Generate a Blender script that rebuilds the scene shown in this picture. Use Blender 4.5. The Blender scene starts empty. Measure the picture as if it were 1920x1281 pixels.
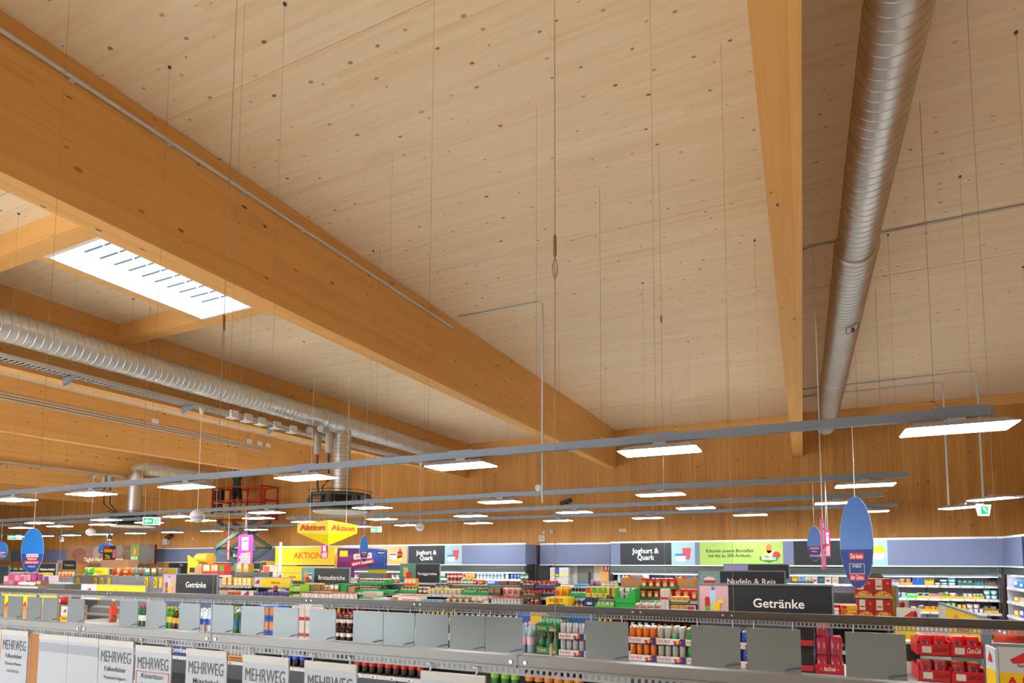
import bpy, bmesh, math, random
from mathutils import Vector, Matrix
random.seed(7)
S = bpy.context.scene
COL = S.collection
PI = math.pi

# ------------------------------------------------------------------ camera
W, H = 1920, 1281
FPX, PX, PY = 1073.76, 1051.24, 973.24
YAW, PITCH, ROLL = .399267, .069816, -.0016266
EYE = Vector((0, 0, 2.3))
_fw = Vector((-math.sin(YAW)*math.cos(PITCH), math.cos(YAW)*math.cos(PITCH), math.sin(PITCH)))
_rt = Vector((math.cos(YAW), math.sin(YAW), 0)); _up = _rt.cross(_fw)
RT = _rt*math.cos(ROLL) + _up*math.sin(ROLL); UP = _up*math.cos(ROLL) - _rt*math.sin(ROLL); FW = _fw
cd = bpy.data.cameras.new('camera'); cam = bpy.data.objects.new('camera', cd); COL.objects.link(cam)
cd.sensor_width = 36; cd.lens = FPX/W*36
cd.shift_x = -(PX - W/2)/W; cd.shift_y = (PY - H/2)/W
cd.clip_start = .05; cd.clip_end = 200
cd.dof.use_dof = True; cd.dof.focus_distance = 9; cd.dof.aperture_fstop = 5
cam.matrix_world = Matrix(((RT.x, UP.x, -FW.x, EYE.x), (RT.y, UP.y, -FW.y, EYE.y), (RT.z, UP.z, -FW.z, EYE.z), (0, 0, 0, 1)))
S.camera = cam

# ------------------------------------------------------------------ world, daylight, exposure
S.view_settings.view_transform = 'Standard'; S.view_settings.look = 'None'
S.view_settings.gamma = 1; S.view_settings.use_curve_mapping = False
S.view_settings.exposure = 1.5
wd = bpy.data.worlds.new('world'); S.world = wd; wd.use_nodes = True
wd.node_tree.nodes['Background'].inputs[0].default_value = (.86, .93, 1, 1)
wd.node_tree.nodes['Background'].inputs[1].default_value = 2.0
LAMP_STRENGTH = 20
def area(name, loc, rot, sx, sy, power, col):
    l = bpy.data.lights.new(name, 'AREA'); l.shape = 'RECTANGLE'; l.size = sx; l.size_y = sy
    l.energy = power; l.color = col
    o = bpy.data.objects.new(name, l); COL.objects.link(o); o.location = loc; o.rotation_euler = rot
    return o
# area light added as daylight fill at the assumed glazed shop front behind the camera
area('window_front_offscreen', (-16, -8.8, 1.45), (math.radians(90), 0, 0), 19.6, 2.2, 420, (.88, .95, 1))

# ------------------------------------------------------------------ helpers
def ray(x, y): return FW + RT*((x-PX)/FPX) - UP*((y-PY)/FPX)
def at(x, y, X=None, Y=None, Z=None):
    d = ray(x, y)
    t = X/d.x if X is not None else Y/d.y if Y is not None else (Z-EYE.z)/d.z
    return EYE + d*t
def ax(x, Y, y=1045): return at(x, y, Y=Y).x      # world x of a column at depth Y
def az(x, y, Y): return at(x, y, Y=Y).z

_m = {}
def rgb(h):
    h = h.lstrip('#'); v = [int(h[i:i+2], 16)/255 for i in (0, 2, 4)]
    return tuple(c/12.92 if c <= .04045 else ((c+.055)/1.055)**2.4 for c in v)
def mat(name, col=None, rough=.5, metal=0, emit=0, alpha=1, trans=0, var=.0, scale=8, bump=0, coat=0):
    if name in _m: return _m[name]
    if isinstance(col, str): col = rgb(col)
    m = bpy.data.materials.new(name); m.use_nodes = True; nt = m.node_tree; b = nt.nodes['Principled BSDF']
    b.inputs['Base Color'].default_value = (*col, 1); b.inputs['Roughness'].default_value = rough
    b.inputs['Metallic'].default_value = metal
    if trans: b.inputs['Transmission Weight'].default_value = trans
    if coat: b.inputs['Coat Weight'].default_value = coat
    if alpha < 1: b.inputs['Alpha'].default_value = alpha
    if emit:
        b.inputs['Emission Color'].default_value = (*col, 1); b.inputs['Emission Strength'].default_value = emit
    if var or bump:
        g = nt.nodes.new('ShaderNodeNewGeometry'); n = nt.nodes.new('ShaderNodeTexNoise'); n.inputs['Scale'].default_value = scale
        n.inputs['Detail'].default_value = 4; nt.links.new(g.outputs['Position'], n.inputs['Vector'])
        if var:
            mx = nt.nodes.new('ShaderNodeMix'); mx.data_type = 'RGBA'
            mx.inputs[6].default_value = (*[max(0, c*(1-var)) for c in col], 1); mx.inputs[7].default_value = (*[min(1, c*(1+var)) for c in col], 1)
            nt.links.new(n.outputs[0], mx.inputs[0]); nt.links.new(mx.outputs[2], b.inputs['Base Color'])
        if bump:
            bp = nt.nodes.new('ShaderNodeBump'); bp.inputs['Strength'].default_value = bump; bp.inputs['Distance'].default_value = .01
            nt.links.new(n.outputs[0], bp.inputs['Height']); nt.links.new(bp.outputs[0], b.inputs['Normal'])
    _m[name] = m; return m
def C(h, rough=.5):                                   # plain printed / plastic colour
    return mat('colour_' + h.lstrip('#') + ('_g' if rough < .3 else ''), h, rough)

def wood(name, light, dark, knot, along, across, board, kscale=3.2, kden=.45, tone=.12, rough=.6, streak=.5, joint=.35):
    """procedural timber: tone per lamella, stretched grain, knots; along / across are world axes 0-2"""
    if name in _m: return _m[name]
    m = bpy.data.materials.new(name); m.use_nodes = True; nt = m.node_tree; N = nt.nodes.new; L = nt.links.new
    b = nt.nodes['Principled BSDF']; b.inputs['Roughness'].default_value = rough
    def math_(op, a, c=None):
        n = N('ShaderNodeMath'); n.operation = op
        for i, v in enumerate((a, c)):
            if v is None: continue
            if isinstance(v, (int, float)): n.inputs[i].default_value = v
            else: L(v, n.inputs[i])
        return n.outputs[0]
    g = N('ShaderNodeNewGeometry'); sp = N('ShaderNodeSeparateXYZ'); L(g.outputs['Position'], sp.inputs[0])
    a, c = sp.outputs[along], sp.outputs[across]; third = sp.outputs[3-along-across]
    idx = math_('FLOOR', math_('DIVIDE', c, board))
    wn = N('ShaderNodeTexWhiteNoise'); wn.noise_dimensions = '1D'; L(idx, wn.inputs['W'])
    r = wn.outputs['Value']
    seg = math_('FLOOR', math_('ADD', math_('DIVIDE', a, 3.7), math_('MULTIPLY', r, 9)))
    wn2 = N('ShaderNodeTexWhiteNoise'); wn2.noise_dimensions = '2D'
    cv = N('ShaderNodeCombineXYZ'); L(idx, cv.inputs[0]); L(seg, cv.inputs[1]); L(cv.outputs[0], wn2.inputs['Vector'])
    r2 = wn2.outputs['Value']
    av = math_('ADD', a, math_('MULTIPLY', r2, 23))
    v1 = N('ShaderNodeCombineXYZ'); L(math_('MULTIPLY', av, .55), v1.inputs[0]); L(math_('MULTIPLY', c, 16), v1.inputs[1]); L(math_('MULTIPLY', third, 1.5), v1.inputs[2])
    n1 = N('ShaderNodeTexNoise'); n1.inputs['Scale'].default_value = 1; n1.inputs['Detail'].default_value = 5; n1.inputs['Roughness'].default_value = .6; n1.inputs['Distortion'].default_value = .35
    L(v1.outputs[0], n1.inputs['Vector'])
    # knots
    v2 = N('ShaderNodeCombineXYZ'); L(math_('MULTIPLY', av, kscale*.62), v2.inputs[0]); L(math_('MULTIPLY', c, kscale), v2.inputs[1])
    vo = N('ShaderNodeTexVoronoi'); vo.voronoi_dimensions = '2D'; vo.inputs['Scale'].default_value = 1; L(v2.outputs[0], vo.inputs['Vector'])
    sc = N('ShaderNodeSeparateColor'); L(vo.outputs['Color'], sc.inputs[0])
    keep = math_('GREATER_THAN', sc.outputs[0], 1-kden)
    rad = math_('MULTIPLY', math_('ADD', math_('MULTIPLY', sc.outputs[1], .055), .016), keep)
    kn = N('ShaderNodeMapRange'); kn.interpolation_type = 'SMOOTHSTEP'
    L(math_('SUBTRACT', vo.outputs['Distance'], rad), kn.inputs['Value']); kn.inputs['From Min'].default_value = -.012; kn.inputs['From Max'].default_value = .018
    kn.inputs['To Min'].default_value = 1; kn.inputs['To Max'].default_value = 0
    kmask = math_('MULTIPLY', math_('MULTIPLY', kn.outputs[0], keep), math_('ADD', math_('MULTIPLY', sc.outputs[2], .7), .3))
    mx = N('ShaderNodeMix'); mx.data_type = 'RGBA'; mx.inputs[6].default_value = (*light, 1); mx.inputs[7].default_value = (*dark, 1)
    gr = N('ShaderNodeMapRange'); L(n1.outputs[0], gr.inputs['Value']); gr.inputs['From Min'].default_value = .42; gr.inputs['From Max'].default_value = .75
    gr.inputs['To Max'].default_value = streak
    L(math_('ADD', gr.outputs[0], math_('MULTIPLY', r2, tone*2)), mx.inputs[0])
    mk = N('ShaderNodeMix'); mk.data_type = 'RGBA'; L(kmask, mk.inputs[0]); L(mx.outputs[2], mk.inputs[6]); mk.inputs[7].default_value = (*knot, 1)
    # lamella joint
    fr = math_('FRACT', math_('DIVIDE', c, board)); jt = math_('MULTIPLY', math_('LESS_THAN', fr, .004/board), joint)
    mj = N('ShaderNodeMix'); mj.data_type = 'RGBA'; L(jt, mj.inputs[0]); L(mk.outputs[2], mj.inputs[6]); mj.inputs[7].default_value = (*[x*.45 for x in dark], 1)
    L(mj.outputs[2], b.inputs['Base Color'])
    bp = N('ShaderNodeBump'); bp.inputs['Strength'].default_value = .08; bp.inputs['Distance'].default_value = .004; L(n1.outputs[0], bp.inputs['Height']); L(bp.outputs[0], b.inputs['Normal'])
    _m[name] = m; return m

class MB:
    """collects shapes into one mesh"""
    def __init__(s): s.v = []; s.f = []; s.mi = []; s.sm = []; s.mats = []
    def m(s, mt):
        if mt not in s.mats: s.mats.append(mt)
        return s.mats.index(mt)
    def add(s, vs, fs, mt, smooth=False):
        k = len(s.v); s.v += [tuple(p) for p in vs]; i = s.m(mt)
        for f in fs: s.f.append([j+k for j in f]); s.mi.append(i); s.sm.append(smooth)
        return s
    def box(s, x0, x1, y0, y1, z0, z1, mt):
        vs = [(x, y, z) for z in (z0, z1) for y in (y0, y1) for x in (x0, x1)]
        return s.add(vs, [(0, 2, 3, 1), (4, 5, 7, 6), (0, 1, 5, 4), (2, 6, 7, 3), (0, 4, 6, 2), (1, 3, 7, 5)], mt)
    def cbox(s, c, sz, mt): return s.box(c[0]-sz[0]/2, c[0]+sz[0]/2, c[1]-sz[1]/2, c[1]+sz[1]/2, c[2]-sz[2]/2, c[2]+sz[2]/2, mt)
    def obox(s, c, sz, R, mt):                        # box turned by matrix R
        vs = [Vector(c) + R @ Vector((x*sz[0]/2, y*sz[1]/2, z*sz[2]/2)) for z in (-1, 1) for y in (-1, 1) for x in (-1, 1)]
        return s.add(vs, [(0, 2, 3, 1), (4, 5, 7, 6), (0, 1, 5, 4), (2, 6, 7, 3), (0, 4, 6, 2), (1, 3, 7, 5)], mt)
    def poly(s, pts, y0, y1, mt, smooth=False):         # outline in x,z extruded along y
        n = len(pts); vs = [(p[0], y0, p[1]) for p in pts] + [(p[0], y1, p[1]) for p in pts]
        s.add(vs, [tuple(range(n)), tuple(range(2*n-1, n-1, -1))], mt)
        return s.add(vs, [(i, i+n, (i+1) % n+n, (i+1) % n) for i in range(n)], mt, smooth)
    def lathe(s, prof, mt, seg=16, c=(0, 0, 0), axis=2, caps=True, smooth=True):    # prof [(r, h)]
        vs = []
        for r, h in prof:
            for k in range(seg):
                a = 2*PI*k/seg; p = [r*math.cos(a), r*math.sin(a), h]
                if axis == 1: p = [p[0], p[2], p[1]]
                if axis == 0: p = [p[2], p[0], p[1]]
                vs.append((p[0]+c[0], p[1]+c[1], p[2]+c[2]))
        fs = [(i*seg+k, i*seg+(k+1) % seg, (i+1)*seg+(k+1) % seg, (i+1)*seg+k) for i in range(len(prof)-1) for k in range(seg)]
        s.add(vs, fs, mt, smooth)
        if caps:
            n = len(prof)
            if prof[0][0] > 1e-4: s.add(vs[:seg], [tuple(range(seg-1, -1, -1))], mt)
            if prof[-1][0] > 1e-4: s.add(vs[(n-1)*seg:], [tuple(range(seg))], mt)
        return s
    def tube(s, pts, r, mt, seg=6):
        pts = [Vector(p) for p in pts]; rings = []
        for i, p in enumerate(pts):
            d = (pts[min(i+1, len(pts)-1)] - pts[max(i-1, 0)]).normalized()
            u = d.cross(Vector((0, 0, 1)) if abs(d.z) < .9 else Vector((1, 0, 0))).normalized(); w = d.cross(u)
            rings.append([p + u*r*math.cos(2*PI*k/seg) + w*r*math.sin(2*PI*k/seg) for k in range(seg)])
        vs = [q for g in rings for q in g]; n = len(pts)
        fs = [(i*seg+k, i*seg+(k+1) % seg, (i+1)*seg+(k+1) % seg, (i+1)*seg+k) for i in range(n-1) for k in range(seg)]
        s.add(vs, fs, mt, True); s.add(rings[0], [tuple(range(seg))], mt); s.add(rings[-1], [tuple(range(seg))], mt)
        return s
    def mesh(s, name):
        me = bpy.data.meshes.new(name); me.from_pydata(s.v, [], s.f)
        for mt in s.mats: me.materials.append(mt)
        me.polygons.foreach_set('material_index', s.mi); me.polygons.foreach_set('use_smooth', s.sm)
        bm = bmesh.new(); bm.from_mesh(me); bmesh.ops.recalc_face_normals(bm, faces=bm.faces); bm.to_mesh(me); bm.free()
        return me
    def build(s, name, parent=None, loc=None, rotz=0):
        o = bpy.data.objects.new(name, s.mesh(name)); COL.objects.link(o)
        if parent: o.parent = parent
        if loc is not None: o.location = loc
        if rotz: o.rotation_euler.z = rotz
        return o
def tag(o, label, cat, group=None):
    o['label'] = label; o['category'] = cat
    if group: o['group'] = group
    return o
def struct(o, label=None):
    o['kind'] = 'structure'
    if label: o['label'] = label
    return o
def empty(name, loc, label, cat, group=None, rotz=0):
    o = bpy.data.objects.new(name, None); COL.objects.link(o); o.location = loc; o.rotation_euler.z = rotz
    o.empty_display_size = .05
    return tag(o, label, cat, group)
def inst(src, loc, rotz=0, label=None, group=None, parent=None, cat=None):
    def cp(o, par):
        c = o.copy(); COL.objects.link(c); c.parent = par
        for ch in o.children: cp(ch, c)
        return c
    c = cp(src, parent); c.location = loc; c.rotation_euler = (0, 0, rotz)
    if label: c['label'] = label
    if group: c['group'] = group
    if cat: c['category'] = cat
    return c
_tc = {}
def text_geo(txt, bold=.0, align='CENTER'):
    """flat glyph mesh, cap height about 0.7, centred on x"""
    k = (txt, bold, align)
    if k not in _tc:
        cu = bpy.data.curves.new('t', 'FONT'); cu.body = txt; cu.align_x = align; cu.size = 1; cu.offset = bold; cu.resolution_u = 3
        o = bpy.data.objects.new('t', cu); COL.objects.link(o); bpy.context.view_layer.update()
        me = o.evaluated_get(bpy.context.evaluated_depsgraph_get()).to_mesh()
        _tc[k] = ([tuple(v.co) for v in me.vertices], [tuple(p.vertices) for p in me.polygons])
        bpy.data.objects.remove(o); bpy.data.curves.remove(cu)
    return _tc[k]
def put_text(mb, txt, x, z, y, size, mt, bold=.02, align='CENTER', width=None, slant=0, tilt=0):
    """lettering facing -y with baseline at z; width fits the line to that width"""
    vs, fs = text_geo(txt, bold, align)
    sx = size
    if width:
        w = max(v[0] for v in vs) - min(v[0] for v in vs); sx = width/w
    mb.add([(x + v[0]*sx + v[1]*size*slant, y, z + v[1]*size + v[0]*sx*tilt) for v in vs], fs, mt)
def lettering(txt, x, z, y, size, mt, parent, **k):
    mb = MB(); put_text(mb, txt, x, z, y, size, mt, **k); return mb.build('lettering', parent)

# ------------------------------------------------------------------ materials
M = {}
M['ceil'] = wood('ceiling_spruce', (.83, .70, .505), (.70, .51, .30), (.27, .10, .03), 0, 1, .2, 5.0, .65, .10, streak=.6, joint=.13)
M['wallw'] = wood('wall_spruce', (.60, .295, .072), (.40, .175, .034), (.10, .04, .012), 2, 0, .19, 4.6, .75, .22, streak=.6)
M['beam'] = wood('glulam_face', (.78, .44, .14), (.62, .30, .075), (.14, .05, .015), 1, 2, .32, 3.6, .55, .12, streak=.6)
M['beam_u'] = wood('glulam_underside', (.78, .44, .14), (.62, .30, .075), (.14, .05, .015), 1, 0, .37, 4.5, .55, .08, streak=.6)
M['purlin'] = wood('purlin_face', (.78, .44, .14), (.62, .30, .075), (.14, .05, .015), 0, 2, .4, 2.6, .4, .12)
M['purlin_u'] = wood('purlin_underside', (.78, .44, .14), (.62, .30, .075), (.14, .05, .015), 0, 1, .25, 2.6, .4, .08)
M['white'] = mat('white_paint', (.8, .8, .78), .5)
M['galv'] = mat('galvanised_steel', (.66, .67, .66), .42, 1, var=.12, scale=6)
M['galv2'] = mat('galvanised_seam', (.50, .51, .50), .4, 1)
M['rail'] = mat('rail_grey', (.21, .265, .33), .45, .3)
M['railA'] = mat('shelf_rail_grey', (.085, .082, .08), .42, .35)
M['steel'] = mat('bright_steel', (.55, .57, .6), .3, 1)
M['cable'] = mat('steel_cable', (.40, .31, .22), .5, .4)
M['cablew'] = mat('white_cord', (.8, .8, .8), .5)
M['pvc'] = mat('grey_conduit', (.60, .63, .66), .5)
M['lamp'] = mat('led_diffuser', (1, .985, .95), .5, emit=LAMP_STRENGTH)
M['housing'] = mat('lamp_housing', (.42, .46, .50), .45)
M['black'] = mat('black_plastic', (.02, .02, .022), .45)
M['anth'] = mat('anthracite', (.065, .075, .08), .5)
M['floor'] = mat('floor_tile', (.80, .78, .74), .35, var=.04, scale=3)
# ================================================================== ROOM
XL, XR, YF, YB, ZC, ZB = -40.0, 5.0, -9.0, 16.0, 6.08, 4.95
fl = struct(MB().box(XL, XR, YF, YB, -.1, 0, M['floor']).build('floor'), 'pale tiled shop floor')
wm = MB()
wb = struct(MB().box(XL, XR, YB+.05, YB+.25, 0, ZC+.3, M['wallw']).build('wall_back'), 'back wall clad in upright orange-brown spruce boards')
pw = .19; n = int((XR-XL)/pw)
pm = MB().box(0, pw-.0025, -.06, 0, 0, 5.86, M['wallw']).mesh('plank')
for i in range(n):
    o = bpy.data.objects.new('plank', pm); COL.objects.link(o); o.parent = wb
    o.location = (XL + i*pw, YB+.06 - random.choice((0, 0, .0015, .003)), 0)
for k in range(9):                                      # horizontal plate under the ceiling
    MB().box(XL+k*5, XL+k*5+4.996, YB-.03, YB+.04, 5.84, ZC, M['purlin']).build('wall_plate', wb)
wl = struct(MB().box(XL-.2, XL, YF, YB, 0, ZC+.3, M['wallw']).build('wall_left'))
# right wall; unseen shop front with a window band added to let daylight in
wr = struct(MB().box(XR, XR+.2, YF, YB, 0, ZC+.3, M['wallw']).build('wall_right'))
wf = struct(MB().box(XL, -26, YF-.2, YF, 0, ZC+.3, M['wallw']).box(-6, XR, YF-.2, YF, 0, ZC+.3, M['wallw']).box(-26, -6, YF-.2, YF, 0, .3, M['wallw']).box(-26, -6, YF-.2, YF, 2.6, ZC+.3, M['wallw']).build('wall_front'))
glass = mat('window_glass', (.95, .97, 1), .05, alpha=.12)
for i, (a, b_) in enumerate(((-26, -21), (-21, -16), (-16, -11), (-11, -6))):
    w_ = struct(MB().box(a, a+.08, YF-.12, YF-.04, .3, 2.6, M['anth']).box(b_-.08, b_, YF-.12, YF-.04, .3, 2.6, M['anth']).box(a+.08, b_-.08, YF-.12, YF-.04, .3, .38, M['anth']).box(a+.08, b_-.08, YF-.12, YF-.04, 2.52, 2.6, M['anth']).build('window_%d' % (i+2)))
    MB().box(a+.08, b_-.08, YF-.09, YF-.07, .38, 2.52, glass).build('pane', w_)

# ceiling of cross-laminated panels, one row of panels per bay, with the skylight left open
BX = [.07, -4.98, -10.03, -15.08, -20.13, -25.18, -30.23, -35.28]       # right faces of the beams
BW = .24
SX0, SX1, SY0, SY1, SZ = -8.05, -7.0, 3.63, 5.49, 5.82                    # skylight opening and its rim height
ce = struct(MB().box(XL, SX0-.14, YF, YB+.2, ZC+.1, ZC+.2, M['white']).box(SX1+.2, XR, YF, YB+.2, ZC+.1, ZC+.2, M['white'])
            .box(SX0-.14, SX1+.2, YF, SY0-.1, ZC+.1, ZC+.2, M['white']).box(SX0-.14, SX1+.2, SY1+.1, YB+.2, ZC+.1, ZC+.2, M['white']).build('ceiling'), 'ceiling of pale spruce panels with small knots')
edges = [XR] + [b-BW/2 for b in BX] + [XL]
rows = [YF, -6.2, -3.75, -1.3, 1.15, 3.0, 6.1, 8.55, 11.0, 13.45, YB+.05]
for i in range(len(edges)-1):
    x1, x0 = edges[i], edges[i+1]
    for j in range(len(rows)-1):
        y0, y1 = rows[j]+.002, rows[j+1]-.002
        dz = random.choice((0, .002, .004))
        mb = MB()
        if x0 < SX0 < x1 and y0 < SY0 < y1:
            for q in ((x0+.002, SX0-.14, y0, y1), (SX1+.2, x1-.002, y0, y1), (SX0-.14, SX1+.2, y0, SY0-.1), (SX0-.14, SX1+.2, SY1+.1, y1)):
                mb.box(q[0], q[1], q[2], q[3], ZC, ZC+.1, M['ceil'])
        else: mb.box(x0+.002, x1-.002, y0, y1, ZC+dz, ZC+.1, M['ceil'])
        mb.build('panel', ce)

# glulam beams
names = ['beside the wide round duct', 'with the long white conduit on its face', 'behind the round duct and cable tray', 'with three parallel conduits along its top', 'behind the grey insulated pipe', 'second behind the grey insulated pipe', 'third behind the grey insulated pipe', 'nearest the left wall']
for b_, nm in zip(BX, names):
    mb = MB(); y0, y1 = YF, YB+.0
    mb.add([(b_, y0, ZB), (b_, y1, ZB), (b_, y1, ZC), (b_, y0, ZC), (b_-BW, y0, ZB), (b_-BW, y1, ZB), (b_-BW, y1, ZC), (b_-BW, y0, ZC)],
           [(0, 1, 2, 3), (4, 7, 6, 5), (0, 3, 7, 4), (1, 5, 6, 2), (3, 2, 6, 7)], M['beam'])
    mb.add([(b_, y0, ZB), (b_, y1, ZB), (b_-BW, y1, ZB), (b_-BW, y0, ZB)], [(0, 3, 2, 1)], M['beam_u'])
    o = mb.build('roof_beam'); o['category'] = 'beam'; o['label'] = 'deep glued timber roof beam ' + nm; o['group'] = 'roof beams'
# purlins framing the skylight
for y0, lb in ((SY0-.24, 'short timber purlin at the near end of the skylight'), (SY1+.02, 'short timber purlin at the far end of the skylight')):
    mb = MB(); x0, x1, z0, z1 = BX[2], BX[1]-BW, SZ, ZC
    mb.add([(x0, y0, z0), (x1, y0, z0), (x1, y0+.2, z0), (x0, y0+.2, z0), (x0, y0, z1), (x1, y0, z1), (x1, y0+.2, z1), (x0, y0+.2, z1)],
           [(0, 1, 5, 4), (3, 7, 6, 2), (0, 4, 7, 3), (1, 2, 6, 5), (4, 5, 6, 7)], M['purlin'])
    mb.add([(x0, y0, z0), (x1, y0, z0), (x1, y0+.2, z0), (x0, y0+.2, z0)], [(0, 3, 2, 1)], M['purlin_u'])
    tag(mb.build('purlin'), lb, 'beam')
# skylight
sk = struct(MB().box(SX0-.13, SX0, SY0-.04, SY1+.02, SZ, ZC+.3, M['purlin_u']).box(SX1, SX1+.19, SY0-.04, SY1+.02, SZ, ZC+.3, M['purlin']).build('window_1'), 'long skylight with wire grid in the roof')
MB().box(SX0, SX1, SY1-.01, SY1+.02, SZ, ZC+.3, M['white']).build('end_board', sk)
MB().box(SX0, SX1, SY0-.04, SY0, SZ, ZC+.3, M['white']).build('end_board', sk)
for x0, x1 in ((SX0, SX0+.02), (SX1-.02, SX1)): MB().box(x0, x1, SY0, SY1-.01, SZ+.005, ZC+.3, M['white']).build('lining', sk)
MB().box(SX0+.021, SX1-.021, SY0+.001, SY1-.011, SZ+.21, SZ+.22, mat('skylight_glazing', (.9, .95, 1), .2, alpha=.1)).build('pane', sk)
barm = mat('blue_grey_bar', (.12, .2, .3), .5)
for i in range(11):
    y = SY0 + .13 + i*.163
    MB().tube([(SX0+.16, y, SZ+.195), (SX0+.50, y, SZ+.195)], .011, barm).build('grid_bar', sk); MB().tube([(SX0+.56, y, SZ+.195), (SX1-.02, y, SZ+.195)], .011, barm).build('grid_bar', sk)
for x in (SX0+.53,): MB().tube([(x, SY0, SZ+.2), (x, SY1-.01, SZ+.2)], .007, M['white']).build('grid_bar', sk)
MB().box(SX1-.35, SX1-.30, SY0, SY1-.01, SZ+.18, SZ+.21, mat('pale_blue_frame', (.55, .7, .85), .5)).build('glazing_bar', sk)

# ================================================================== DUCTS
def duct(name, x, z, segs, label, group='round ducts'):
    """segs: (y0, y1, radius); the spiral seam is modelled as raised rings"""
    t = empty(name, (x, segs[0][0], z), label, 'duct', group)
    for k, (y0, y1, r) in enumerate(segs):
        mb = MB(); ys = segs[0][0]; mb.lathe([(r, y0-ys), (r, y1-ys)], M['galv'], 40, axis=1); y = y0+.05
        while y < y1-.04:
            q = y-ys; mb.lathe([(r-.001, q), (r+.0045, q+.004), (r+.0045, q+.009), (r-.001, q+.013)], M['galv2'], 40, axis=1, caps=False, smooth=False); y += .09
        o = mb.build('pipe_section', t)
        if k: MB().lathe([(segs[k-1][2]+.002, y0-.03-segs[0][0]), (r+.009, y0-.025-segs[0][0]), (r+.009, y0+.03-segs[0][0]), (r+.001, y0+.034-segs[0][0])], M['galv'], 40, axis=1, caps=False).build('collar', t)
    return t
def hatch(t, y, r, ang=-70):
    a = math.radians(ang); R = Matrix.Rotation(-(a+PI/2), 3, 'Y')
    def P(u, v, w): return Vector((u, v, 0)) if 0 else R @ Vector((u, v, -w))
    mb = MB()
    mb.obox(P(0, y, r+.012), (.15, .17, .012), R, M['galv']).build('access_hatch', t)
    for s in (-.03, .03): MB().lathe([(.013, 0), (.016, .012), (.016, .03), (.006, .036)], mat('dark_red_knob', '#7a1518', .4), 10, c=tuple(P(0, y+s, r+.05))).build('knob', t)
    MB().tube([P(-.075, y-.09, r+.02), P(-.075, y+.0, r+.03), P(-.055, y+.10, r+.02), P(.055, y+.10, r+.02), P(.075, y, r+.03), P(.075, y-.09, r+.02)], .004, M['black']).build('hatch_seal', t)
dR = duct('ventilation_duct', .585, 5.42, [(-2.5, 6.25, .182), (6.25, 10.7, .198), (10.7, 14.7, .208)], 'round galvanised duct hung beside the timber beam, narrowing towards the shop front')
hatch(dR, 8.0+2.5, .198); hatch(dR, 13.6+2.5, .208)
MB().lathe([(.214, 17.15), (.214, 17.2), (0, 17.2)], M['galv'], 40, axis=1).build('end_cap', dR)
dL = duct('ventilation_duct', -9.47, 5.33, [(-2.5, 9.2, .205), (9.2, 9.75, .222), (9.75, 14.9, .205)], 'round galvanised duct above the cable tray with a drop to the black air outlet')
MB().lathe([(.215, 17.36), (.215, 17.4), (0, 17.4)], M['galv'], 40, axis=1).build('end_cap', dL)
# vertical drops and black octagonal outlets
def drop(t, x, y, ztop, zbot, r):
    c = (x-t.location.x, y-t.location.y, 0); mb = MB().lathe([(r, zbot-t.location.z), (r, ztop-t.location.z)], M['galv'], 28, c=c); z = zbot+.04
    while z < ztop-.03:
        q = z-t.location.z; mb.lathe([(r-.001, q), (r+.004, q+.004), (r+.004, q+.010), (r-.001, q+.014)], M['galv2'], 28, c=c, caps=False, smooth=False); z += .085
    mb.build('drop_pipe', t)
drop(dL, -9.47, 9.82, 5.2, 3.76, .185)
def outlet(x, y, z, w, label):
    t = empty('air_outlet', (x, y, z), label, 'air vent', 'black air outlets under the ducts')
    oc = lambda r, zz: [(r*math.cos(PI/8+k*PI/4), r*math.sin(PI/8+k*PI/4), zz) for k in range(8)]
    def loft(rings, mt, nm, caps=False):
        vs = [p for q in rings for p in q]; n_ = len(rings)
        fs = [(i*8+k, i*8+(k+1) % 8, (i+1)*8+(k+1) % 8, (i+1)*8+k) for i in range(n_-1) for k in range(8)]
        mb = MB().add(vs, fs, mt)
        if caps: mb.add(rings[0], [tuple(range(8))], mt); mb.add(rings[-1], [tuple(range(8))], mt)
        return mb.build(nm, t)
    loft([oc(w*.78, .40), oc(w*.86, .36), oc(w*.86, .33)], M['anth'], 'top_ring', True)
    loft([oc(w*.55, .33), oc(w*.62, .05)], M['black'], 'core', True)
    loft([oc(w*.80, 0), oc(w*.88, .03), oc(w*.80, .07)], M['anth'], 'bottom_ring', True)
    loft([oc(w*.70, -.035), oc(w*.79, -.001)], mat('pale_outlet_plate', '#d8d7c8', .5), 'base_plate', True)
    for k in range(8):
        a = PI/8 + k*PI/4; c, s = math.cos(a), math.sin(a)
        MB().add([(c*w*q-s*e, s*w*q+c*e, zz) for q, zz in ((.84, .36), (.84, .05), (.95, .2)) for e in (-.05, .05)], [(0, 1, 3, 2), (2, 3, 5, 4), (4, 5, 1, 0), (0, 2, 4), (1, 5, 3)], M['anth']).build('corner_fin', t)
        a2 = a + PI/8
        for zz in (.12, .18, .24, .30):
            p0, p1 = [(w*.86*math.cos(q), w*.86*math.sin(q), zz) for q in (a+.07, a+PI/4-.07)]
            MB().tube([p0, p1], .007, M['black'], 5).build('grille_bar', t)
    MB().tube([(w*.9*math.cos(k*PI/4+PI/8), w*.9*math.sin(k*PI/4+PI/8), .44) for k in range(9)], .008, M['black'], 5).build('guard_rail', t)
    return t
outlet(-9.47, 9.82, 3.36, .78, 'black octagonal air outlet above the hanging yellow Aktion sign')
d3 = duct('ventilation_duct', -19.6, 5.25, [(11.75, 14.0, .2)], 'round duct bending down to the black air outlet by the green exit sign')
MB().tube([(0, .1, 0), (0, -.05, -.01), (0, -.17, -.06), (0, -.25, -.14), (0, -.28, -.28), (0, -.28, -.5)], .2, M['galv'], 20).build('elbow', d3)
drop(d3, -19.6, 11.47, 4.8, 3.76, .19)
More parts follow.
